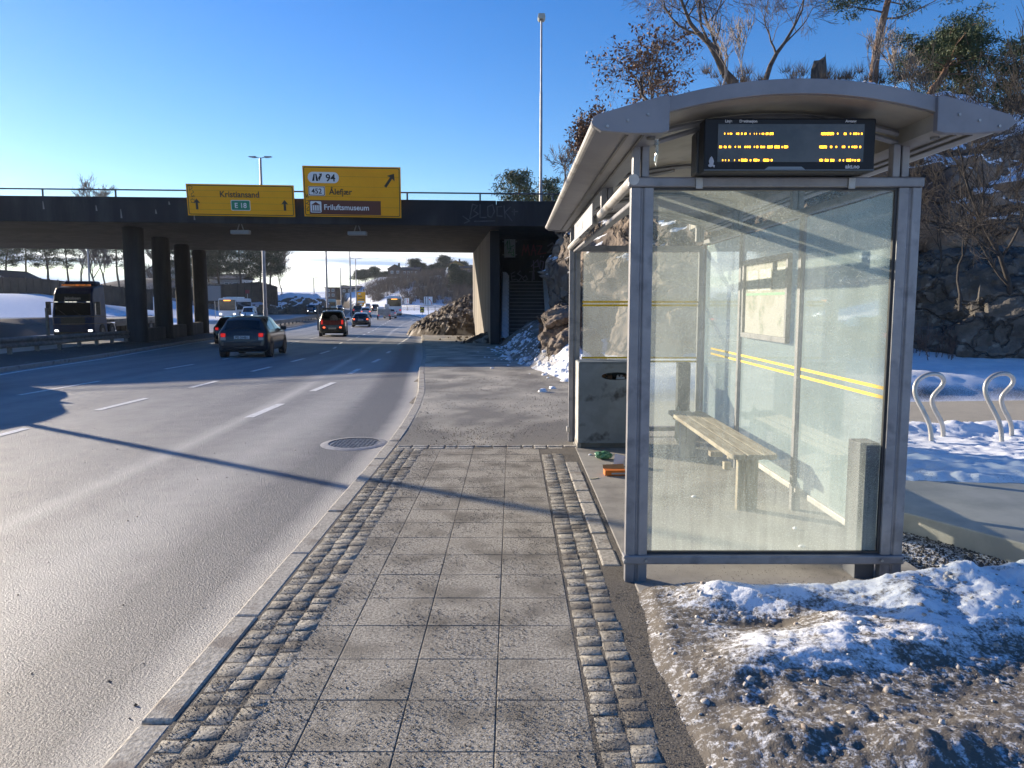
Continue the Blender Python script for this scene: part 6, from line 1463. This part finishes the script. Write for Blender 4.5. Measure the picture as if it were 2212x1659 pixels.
def bare_tree(label, loc, seed, H, r, lev=4, spread=.55, up=.1, kids=(3, 5), mat=BARK, tw=TWIG, name='bare_tree', lean=(0, 0), leaf=None, wig=.16, shrink=.62, trunkfrac=.45, minr=.004, group=None, cat='tree', kw=None):
    rnd = random.Random(seed); T, W_ = TB(), TB(); tips = []
    grow(rnd, T, W_, Vector((0, 0, -.3)), Vector((lean[0], lean[1], 1)).normalized(), H * trunkfrac, r, 0, lev, tips, spread, up, wig, kids, minr, shrink)
    t = thing(name, label, cat, loc, 0, group)
    a = npmesh('trunk', T.v, T.f, mat, t); b = npmesh('crown', W_.v, W_.f, tw, t, sm=False)
    if leaf:
        rs = np.random.RandomState(seed); sel = [q for q in tips if rnd.random() < leaf.get('p', 1)]
        V, F = leaves(sel, rs, leaf['per'], leaf['size'], leaf['spread'], long=1.0); npmesh('leaves', V, F, leaf['mat'], t, sm=False)
    return t
def pine(label, loc, seed, H, r, base=.45, wid=.30, nb=26, per=70, size=.09, mat=BARKP, need=NEED, lean=(0, 0), group=None, flat=.40, clumpr=.17, name='pine_tree', clumps=6, curve=.10):
    rnd = random.Random(seed); rs = np.random.RandomState(seed); T = TB(); q = Vector((0, 0, -.3)); dd = Vector((lean[0], lean[1], 1)).normalized(); pts = [q.copy()]; n = 9
    for i in range(n):
        dd = (dd + rv(rnd, curve) * .8).normalized(); dd.z = max(dd.z, .55); q2 = q + dd * (H / n); T.seg(q, q2, r * (1 - .75 * i / n), r * (1 - .75 * (i + 1) / n), 7); q = q2; pts.append(q.copy())
    cl = []
    for k in range(nb):
        t = base + (1 - base) * (k + .5) / nb; t = min(t, .995); i = min(int(t * n), n - 1); p = pts[i].lerp(pts[i + 1], t * n - i)
        ang = k * 2.4 + rnd.uniform(-.4, .4); L_ = H * wid * (1.15 - .75 * ((t - base) / (1 - base)) ** 1.5) * rnd.uniform(.55, 1.15)
        d = Vector((math.cos(ang), math.sin(ang), rnd.uniform(-.05, .5) * (.3 + t))); a = p.copy()
        for s_ in range(4):
            d = (d + rv(rnd, .16)).normalized(); b = a + d * L_ / 4; T.seg(a, b, r * .26 * (1 - s_ * .2) * (1.2 - t * .7), r * .2 * (1 - s_ * .2) * (1.2 - t * .7), 4); a = b
            if s_ >= 1:
                for c in range(max(1, clumps // 3)):
                    e = a + rv(rnd, .13 * L_) * 1.0; e.z += abs(rnd.gauss(0, .05 * L_)); T.seg(a, e, r * .07, r * .03, 3); cl.append((e, d))
    t = thing(name, label, 'pine tree', loc, 0, group); npmesh('trunk', T.v, T.f, mat, t)
    V, F = leaves(cl, rs, per, size, clumpr, True, 1.5, .30)
    npmesh('crown', V, F, need, t, sm=False); return t
def at(u, v, Y):
    x = (u - 1106) / 1661; y = -(v - 829.5) / 1661; p_ = rad(6.0656); dy = math.cos(p_) + math.sin(p_) * y; dz = -math.sin(p_) + math.cos(p_) * y
    return (x / dy * Y, Y, 1.6 + dz / dy * Y)
G1 = 'trees on and around the rock'
bare_tree('brown-leaved oak leaning out over the shelter roof at the left of the outcrop', at(1452, 262, 24.4), 12, 4.48, 0.096, 4, .85, .0, (4, 6), leaf=dict(per=4, size=.062, spread=.10, mat=LEAFB, p=.6), name='oak_tree', lean=(-.15, 0), group=G1, wig=.2, trunkfrac=.36, shrink=.69, minr=.0045)
bare_tree('small leafy oak bush left of the roof, low on the outcrop', at(1330, 330, 23.6), 44, 2.64, 0.056, 4, .95, -.03, (4, 6), leaf=dict(per=4, size=.055, spread=.10, mat=LEAFB, p=.6), name='oak_tree', lean=(-.5, 0), group=G1, wig=.22, trunkfrac=.34, shrink=.66, minr=.006)
bare_tree('big leafless tree with crooked limbs rising above the roof ridge', at(1592, 195, 23.2), 5, 6.80, 0.160, 5, .62, .08, (3, 5), group=G1, wig=.2, trunkfrac=.34, shrink=.68, minr=.0045)
bare_tree('leafless tree leaning right, between the big bare tree and the stump', at(1655, 150, 24.0), 9, 5.20, 0.080, 5, .6, .05, (3, 5), lean=(.55, 0), group=G1, trunkfrac=.42, shrink=.66, minr=.0045)
for k, (u, v, h, l) in enumerate(((1562, 196, 3.0, -.05), (1610, 190, 2.6, .15), (1888, 190, 2.6, -.25), (1935, 196, 2.4, .2), (1968, 205, 2.0, .25))):
    bare_tree(['thin pale sapling left of the big bare tree', 'thin pale sapling right of the big bare tree', 'pale bare sapling left of the pine trunk', 'pale bare sapling in front of the pine trunk', 'pale bare sapling below the crooked pine'][k], at(u, v, 21.5), 60 + k, h * .82, .028, 3, .45, .25, (3, 5), mat=TWIGL, tw=TWIGL, name='sapling', lean=(l, 0), group=G1, minr=.008, trunkfrac=.5)
pine('tall pine with red-brown trunk whose crown leaves the top of the picture', at(1886, 170, 24.0), 3, 5.92, 0.136, .34, .34, 22, 130, .045, lean=(.06, 0), group=G1, curve=.06)
pine('crooked low pine with spreading crown above the right roof end', at(2008, 205, 23.6), 8, 3.44, 0.120, .42, .52, 24, 130, .045, lean=(.35, 0), group=G1, curve=.34)
pine('dark bushy pine behind the crooked one', at(2075, 300, 26.4), 15, 3.68, 0.096, .15, .42, 26, 110, .048, group=G1)
pine('slender pine right of the crooked pine, near the picture edge', at(2140, 400, 27.2), 19, 5.12, 0.072, .12, .20, 30, 50, .055, group=G1)
pine('dark pine in the shade at the right edge below the roof tip', at(2165, 640, 21.6), 23, 4.48, 0.088, .2, .34, 26, 60, .055, group=G1)
pine('broad dark pine behind the right end of the rock', at(2120, 520, 28.8), 29, 4.40, 0.096, .1, .42, 28, 60, .06, group=G1)
pine('dark pine far right among the birches', at(2230, 560, 24.0), 31, 5.60, 0.096, .15, .30, 28, 60, .06, group=G1)
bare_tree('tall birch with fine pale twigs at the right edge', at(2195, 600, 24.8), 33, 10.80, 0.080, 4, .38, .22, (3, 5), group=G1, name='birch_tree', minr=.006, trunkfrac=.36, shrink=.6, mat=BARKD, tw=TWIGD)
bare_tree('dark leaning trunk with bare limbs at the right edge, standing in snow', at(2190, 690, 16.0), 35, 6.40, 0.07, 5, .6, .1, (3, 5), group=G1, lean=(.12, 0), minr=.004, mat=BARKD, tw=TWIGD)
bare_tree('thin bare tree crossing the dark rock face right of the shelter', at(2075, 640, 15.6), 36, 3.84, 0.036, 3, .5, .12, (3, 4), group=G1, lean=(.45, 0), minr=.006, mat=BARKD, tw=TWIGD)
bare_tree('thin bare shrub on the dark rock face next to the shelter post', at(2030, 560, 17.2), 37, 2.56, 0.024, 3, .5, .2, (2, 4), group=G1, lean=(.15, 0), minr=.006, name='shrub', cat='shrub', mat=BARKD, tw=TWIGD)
bare_tree('leafless bush on the left shoulder of the outcrop behind the gutter', at(1218, 395, 26.4), 41, 1.92, 0.040, 4, .75, .05, (3, 5), group=G1, name='shrub', cat='shrub', minr=.007)
pine('pine behind the bridge end, left of the tall lamp post', at(1118, 462, 62), 42, 3.3, .13, .1, .55, 18, 34, .12, group='trees behind the bridge', clumpr=.30)
pine('smaller pine right of the tall lamp post behind the bridge railing', at(1182, 456, 66), 43, 2.6, .12, .1, .60, 15, 34, .12, group='trees behind the bridge', clumpr=.30)
bare_tree('bare treetop showing over the bridge railing, left of the signs', at(215, 520, 92), 47, 7.5, .12, 4, .6, .15, (4, 6), group='trees behind the bridge', minr=.02)
# stump on the rock and heather tufts round it
o = thing('tree_stump', 'broken dark tree stump standing on the snowy top of the outcrop', 'tree stump', at(1768, 178, 21.6))
mb = MB(); rnd = random.Random(2); K = 14
for j, (r_, z_) in enumerate(((.24, -.6), (.20, 0), (.18, .36), (.17, .58))):
    for k in range(K):
        t = 2*math.pi*k/K; zz = z_ + (0 if j < 3 else rnd.uniform(-.10, .12) + .12 * math.cos(t)); mb.v.append(((r_ + rnd.uniform(-.03, .03)) * math.cos(t), (r_ + rnd.uniform(-.03, .03)) * math.sin(t), zz))
for j in range(3):
    for k in range(K): mb.f.append((j*K+k, j*K+(k+1) % K, (j+1)*K+(k+1) % K, (j+1)*K+k))
mb.f.append(tuple(range(3*K, 4*K))); obj('trunk', mb, M('stump_bark', (.10,.085,.07), (.04,.036,.032), 7, .9, stretch=(3,3,.6)), o)
def tufts(name, pts, n, h, wv, mat, seed, lean=.35, kind='stuff'):
    rs = np.random.RandomState(seed); P = np.repeat(np.array(pts), n, 0); m = len(P); S = np.array(h) * rs.uniform(.4, 1.1, m)
    d = np.stack([rs.normal(0, lean, m), rs.normal(0, lean, m), np.ones(m)], 1); d /= np.linalg.norm(d, axis=1)[:, None]; a = rs.uniform(0, 3.14, m); s = np.stack([np.cos(a), np.sin(a), a * 0], 1) * wv
    b = P + rs.normal(0, 1, (m, 3)) * np.array([1, 1, 0]) * h * .16; t = b + d * S[:, None]
    V = np.stack([b - s, b + s, t], 1).reshape(-1, 3); return setp(npmesh(name, V, np.arange(m * 3).reshape(-1, 3), mat, sm=False), kind=kind)
rs = np.random.RandomState(4)
tufts('heather', [at(u, v, 21.6 + rs.uniform(-1, 1)) for u, v in zip(rs.uniform(1520, 2010, 60), rs.uniform(155, 190, 60))], 36, .42, .008, M('heather', (.07,.05,.035), (.14,.10,.06), 6, .9), 6, .6)
for k, (u, v, w_, lb) in enumerate(((2085, 765, 1.2, 'brown leafless thicket in the snow, left of the leaning trunk'), (2175, 762, 1.4, 'brown leafless thicket in the snow at the right edge'), (1990, 775, .7, 'sparse bare twigs in the snow by the shelter post'))):
    c = at(u, v, 17.5 - k * .6); rnd = random.Random(80 + k); W_ = TB(); T = TB(); tips = []
    for q in range(int(34 * w_)):
        grow(rnd, W_, W_, Vector((rnd.gauss(0, .5 * w_), rnd.gauss(0, .4), -.1)), Vector((rnd.gauss(0, .3), rnd.gauss(0, .3), 1)).normalized(), rnd.uniform(.25, .5), .010, 0, 2, tips, .5, .2, .14, (2, 3), .004)
    o = npmesh('shrub', W_.v, W_.f, M('shrub_twig', (.11,.07,.055), rough=.85) if k == 0 else bpy.data.materials['shrub_twig'], None, sm=False); o.location = c; setp(o, lb, 'shrub', 'leafless thickets in the snow')

# ---------------------------------------------------------------- left side, beyond the bridge
FENCE = M('dark_fence', (.035,.03,.026), (.055,.046,.038), 1, .9)
def farfence(label, P, h, nm='board_fence'):
    mb = MB()
    for (x0, y0, z0), (x1, y1, z1) in zip(P, P[1:]):
        mb.add([(x0,y0,z0-1),(x1,y1,z1-1),(x1,y1+.15,z1-1),(x0,y0+.15,z0-1),(x0,y0,z0+h),(x1,y1,z1+h),(x1,y1+.15,z1+h),(x0,y0+.15,z0+h)], [(0,3,2,1),(4,5,6,7),(0,1,5,4),(1,2,6,5),(2,3,7,6),(3,0,4,7)])
    t = thing(nm, label, 'fence', P[0]); obj('boards', mb, FENCE, t, world=True); mb = MB()
    for (x0, y0, z0), (x1, y1, z1) in zip(P, P[1:]):
        for k in range(9):
            f = k / 9; x, y, z = x0+(x1-x0)*f, y0+(y1-y0)*f, z0+(z1-z0)*f; mb.box(x-.08, x+.08, y-.1, y-.005, z-.8, z+h+.12)
    obj('posts_row', mb, FENCE, t, world=True); t.children[-1].name = 'post'
    return t
farfence('long dark board fence along the top of the snow slope, left of the pillars', [at(-60, 622, 112), at(90, 628, 110), at(260, 646, 108), at(330, 655, 108)], 1.7)
farfence('dark board fence below the pines, behind the oncoming bus', [at(290, 660, 134), at(420, 652, 136), at(560, 640, 140), at(600, 650, 142)], 2.6)
BR = M('birch_twig_far', (.20,.165,.14), (.12,.10,.09), 1, .8)
G2 = 'trees behind the board fence on the left'
lab2 = ['pine at the far left above the dark-roofed house', 'second tree from the left under the bridge deck', 'pine above the left corner of the blue lorry', 'pine with bare lower trunk straight above the lorry', 'bare tree right of the lorry beacons', 'leafless multi-stemmed tree above the lorry cab', 'tall bare tree left of the nearest pillar', 'pine touching the nearest pillar on its left', 'pine seen between first and second pillar', 'treetop seen right of the second pillar']
spots = [(15, 1, 122), (62, 1, 126), (105, 1, 124), (150, 1, 127), (172, 0, 122), (205, 0, 120), (232, 0, 123), (258, 1, 126), (330, 0, 150), (385, 1, 140)]
pp = {}
for k, (u, ispine, Y) in enumerate(spots):
    b = at(u, 618 if u < 300 else 640, Y); z = b[2] - .6
    key = (ispine, k % 2)
    if key not in pp:
        if ispine: pp[key] = pine(lab2[k], (b[0], Y, z), 100 + k, 9.5, .20, .40, .34, 22, 46, .12, mat=BARK, need=NEEDF, group=G2, clumpr=.36, curve=.08)
        else: pp[key] = bare_tree(lab2[k], (b[0], Y, z), 100 + k, 12, .16, 4, .5, .22, (4, 6), tw=BR, group=G2, minr=.028)
    else: dup(pp[key], (b[0], Y, z), rz_ if (rz_ := k * 1.7) else 0, label=lab2[k], scale=1.0 + .06 * (k % 3 - 1))
G3 = 'pines on the rocky knoll behind the bus'
lab3 = ['leftmost dense pine on the knoll, behind the last pillar', 'pine with double trunk over the oncoming bus', 'broad pine left of the lamp post on the knoll', 'tall pine directly left of the median lamp post', 'pine leaning over the right edge of the knoll', 'low dark pine between the knoll and the pale house']
p0 = None
for k, (u, Y, s) in enumerate(((432, 152, .95), (478, 155, 1.1), (520, 152, 1.12), (558, 156, 1.0), (583, 154, .9), (455, 160, .9))):
    b = at(u, 628 if k < 4 else 622, Y); loc = (b[0], Y, b[2] - 1.0)
    if p0 is None: p0 = pine(lab3[k], loc, 205, 11.0, .24, .30, .34, 30, 60, .15, mat=BARK, need=NEEDF, group=G3, clumpr=.55, curve=.10)
    else: dup(p0, loc, k * 1.3, label=lab3[k], scale=s)
bare_tree('pale leafless birch at the right of the knoll, against the clouds', (at(610, 640, 158)[0], 158, 3.2), 210, 12.0, .13, 4, .45, .25, (5, 7), tw=BR, group=G3, minr=.028, name='birch_tree')
for k, (u, v, Y, ax) in enumerate(((640, 660, 150, (6.5, 5, 3.9)), (560, 660, 146, (6, 5, 3.0)))):
    rockmesh('rock', ['dark rock cutting sloping down to the motorway, right of the median lamp', 'dark snow-patched rock cutting behind the oncoming white van'][k], (at(u, v, Y)[0], Y, -.6), ax, 60, 1.2, .6, 20 + k, .75, ROCKD, .6)
def house(label, u0, u1, vt, vb, Y, wall, roofc, gable='x', eave=.45, chim=True, win=(3, 1), name='house', flat=False, depth=8):
    a = at(u0, vb, Y); b = at(u1, vt, Y); W_ = b[0] - a[0]; H = b[2] - a[2]; cx = (a[0] + b[0]) / 2
    t = thing(name, label, 'house', (cx, Y, a[2])); hw = W_ / 2; he = H if flat else H * (1 - eave)
    wm = M('wall_' + label[:12].replace(' ', '_'), wall, tuple(c * .75 for c in wall), 1, .8); rm = M('roof_' + label[:12].replace(' ', '_'), roofc, tuple(c * .7 for c in roofc), 2, .7)
    mb = MB()
    if flat: mb.box(-hw, hw, 0, depth, -1, H)
    elif gable == 'x': mb.prism([(-hw, -1), (hw, -1), (hw, he), (0, H), (-hw, he)], 0, depth, 'y')      # gable faces the road
    else: mb.box(-hw, hw, 0, depth, -1, he)
    obj('wall', mb, wm, t); mb = MB(); o_ = .4
    if flat: mb.box(-hw - .3, hw + .3, -.3, depth + .3, H + .003, H + .25)
    elif gable == 'x':
        sl = (H - he) / hw
        for s in (-1, 1): mb.add([(0, -o_, H + .02), (s*(hw+o_), -o_, he - sl*o_ + .02), (s*(hw+o_), depth+o_, he - sl*o_ + .02), (0, depth+o_, H + .02), (0, -o_, H + .22), (s*(hw+o_), -o_, he - sl*o_ + .22), (s*(hw+o_), depth+o_, he - sl*o_ + .22), (0, depth+o_, H + .22)], [(0,1,2,3),(4,7,6,5),(0,4,5,1),(1,5,6,2),(2,6,7,3),(3,7,4,0)])
    else: mb.prism([(-o_, he), (depth / 2, H), (depth + o_, he), (depth + o_, he + .2), (depth / 2, H + .2), (-o_, he + .2)], -hw - o_, hw + o_, 'x')
    rf = obj('roof', mb, rm, t)
    if chim: mb = MB(); mb.box(hw * .3, hw * .3 + .7, depth * .4, depth * .4 + .7, H - .8, H + .9); obj('chimney', mb, rm, rf)
    nw, nr = win
    for j in range(nr):
        for i in range(nw):
            x = -hw + W_ * (i + .7) / (nw + .4); z = he * (j + .45) / nr
            mb = MB(); mb.box(x - .5, x + .5, -.03, .02, z - .5, z + .55); wd = obj('window', mb, WHITEP, t); mb = MB(); mb.box(x - .42, x + .42, -.045, -.031, z - .42, z + .47); obj('pane', mb, M('pane', (.16,.19,.22), rough=.1) if 'pane' not in bpy.data.materials else bpy.data.materials['pane'], wd)
    return t
house('dark-roofed pale house at the far left edge behind the snow slope', -60, 30, 585, 628, 118, (.30,.31,.33), (.03,.032,.04), 'x', .55, False, (2, 1))
house('white gabled house between the first bridge pillars', 308, 402, 562, 632, 165, (.52,.54,.53), (.08,.085,.10), 'x', .42, True, (3, 2))
house('low white house half hidden by pines behind the last pillar', 440, 520, 592, 625, 175, (.42,.43,.44), (.05,.05,.055), 'y', .35, False, (4, 1))
YW = (.34,.235,.07)
house('yellow gabled house on the far hilltop', 968, 1001, 563, 592, 313, YW, (.12,.085,.06), 'x', .30, True, (2, 2))
house('yellow block with dark flat roof beside the hilltop gable house', 985, 1020, 575, 600, 309, YW, (.03,.03,.035), 'y', .18, False, (3, 2))
house('dark brown house with chimney on the hill, left of the pines', 868, 905, 577, 594, 312, (.12,.08,.06), (.04,.04,.045), 'y', .4, True, (4, 1))
house('grey house with steep dark roof at the right end of the hilltop', 1022, 1040, 569, 592, 311, (.13,.12,.115), (.035,.035,.045), 'x', .55, True, (1, 1))
house('dark green-roofed house standing above the hill slope', 838, 868, 572, 594, 313, (.11,.085,.07), (.035,.06,.05), 'x', .4, True, (2, 1))
house('modern dark flat-roofed house left of the distant lamp post', 703, 726, 622, 642, 300, (.12,.075,.06), (.045,.045,.05), flat=True, chim=False, win=(2, 2))
house('pale blue-grey flat building at the far left end of the hill', 660, 676, 635, 645, 420, (.22,.26,.28), (.14,.16,.17), flat=True, chim=False, win=(2, 1))
house('low dark house with pale windows, behind the lamp post by the yellow sign', 735, 775, 618, 632, 300, (.09,.075,.065), (.04,.045,.045), 'y', .4, False, (3, 1))
G4 = 'pines along the far hilltop'
lab4 = ['round pine at the left of the far hilltop row', 'second pine of the hilltop row, right of the thin lamp post', 'hilltop pine between the dark houses', 'tall pine left of centre on the far hilltop', 'dense pine pair beside the tall hilltop pine', 'low pine halfway along the far hilltop', 'slanting pine left of the yellow gable house', 'flat-topped pine next to the yellow gable house', 'dark pine right behind the yellow houses', 'pine by the steep grey roof near the abutment', 'lone pine low on the slope left of the snow patch', 'small pine behind the modern dark house']
hp = None
for k, (u, v, s) in enumerate(((775, 606, .85), (790, 604, 1.0), (812, 603, 1.15), (897, 590, 1.25), (910, 592, 1.05), (932, 592, .95), (948, 590, 1.0), (963, 588, 1.4), (1003, 585, .95), (1015, 588, .8), (830, 612, 1.1), (742, 628, .7))):
    Y = 321 + (k * 7) % 16; b = at(u, v, Y); loc = (b[0], Y, b[2] - 2.2)
    if hp is None: hp = pine(lab4[k], loc, 305, 6.2, .22, .42, .40, 18, 60, .2, mat=BARK, need=NEEDF, group=G4, clumpr=.62, curve=.10)
    else: dup(hp, loc, k * 1.1, label=lab4[k], scale=s)
G5 = 'spruces on the slope by the abutment'
sp = None
for k, (u, v, s) in enumerate(((985, 640, 1.0), (1003, 648, .9), (1016, 645, .8))):
    b = at(u, v, 270); lb = ['dark spruce on the far slope, left of a thin lamp pole', 'dark spruce on the far slope, middle one of three', 'dark spruce on the far slope nearest the abutment'][k]
    if sp is None: sp = pine(lb, b, 401, 11, .2, .05, .22, 44, 40, .36, mat=BARK, need=NEEDF, group=G5, clumpr=.5, curve=.02, name='spruce_tree')
    else: dup(sp, b, k, label=lb, scale=s)
# scrub wood covering the hill: too many to count
rs = np.random.RandomState(9); n = 5200
Xs = np.concatenate([rs.uniform(-125, 60, n), rs.uniform(-230, -75, 1500)]); Ys = np.concatenate([235 + 110 * rs.uniform(0, 1, n), rs.uniform(170, 330, 1500)])
dl = Xs - (-31 - (Ys - 200) * .27); ok = (Xs > -90) & (Xs > kerbX(Ys) + 7) & (Ys > 228) & (Ys < 304) | (Xs < kerbX(Ys) - 52 - (Ys - 170) * .0) & (Ys > 165)
ok &= n2(Xs, Ys, .035, 3, 3.3) > -.16
Xs, Ys = Xs[ok], Ys[ok]; Zs = hills(Xs, Ys)
SCR = M('scrub_twigs', (.085,.068,.058), (.16,.125,.10), .12, .9, ramp=(.35,.65))
tufts('scrub_wood', np.stack([Xs, Ys, Zs - .2], 1), 30, 3.6, .07, SCR, 12, .30)
rs = np.random.RandomState(19); n = 700; Xs = rs.uniform(2, 45, n); Ys = rs.uniform(44, 90, n)
Zs = hills(Xs, Ys); tufts('scrub_wood', np.stack([Xs, Ys, Zs], 1), 30, 3.5, .03, SCR, 13, .35)
rs = np.random.RandomState(29); n = 260; Xs = rs.uniform(15.5, 40, n); Ys = rs.uniform(24, 44, n)
Zs = hills(Xs, Ys); tufts('scrub_wood', np.stack([Xs, Ys, Zs], 1), 44, 4.2, .012, M('scrub_shade', (.02,.018,.015), rough=.9), 14, .35)  # dark twig colour carries the shade on this right-hand wood
pn = [o for o in COL.objects if o.name == 'pine_tree.004' or (o.get('label') or '').startswith('dark bushy pine')][0]
for k, (x, y, s) in enumerate(((17.2, 25.5, 1.5), (20.5, 25, 1.5), (24, 29, 1.9), (14.8, 27.0, 1.7))):
    dup(pn, (x, y, float(hills(np.array([x * 1.0]), np.array([y * 1.0]))[0]) - .3), k * 2.1, label=['shaded pine behind the racks, nearest the rock', 'shaded pine at the right edge above the snow', 'taller shaded pine deep in the wood on the right', 'shaded pine tucked behind the outcrop on the right'][k], scale=s)
# snow patches on the far slope
# haze
mh_, nt_, b_ = mat_base('haze'); nt_.nodes.remove(b_)
pv = nt_.nodes.new('ShaderNodeVolumePrincipled'); pv.inputs['Color'].default_value = (.80,.86,.95,1); pv.inputs['Density'].default_value = .00013; pv.inputs['Anisotropy'].default_value = .45
nt_.links.new(pv.outputs[0], nt_.nodes['Material Output'].inputs['Volume'])
mb = MB(); mb.box(-700, 700, -80, 900, -2.5, 60); setp(obj('haze', mb, mh_), kind='stuff')
# ---- shrink view layer warnings: update
bpy.context.view_layer.update()
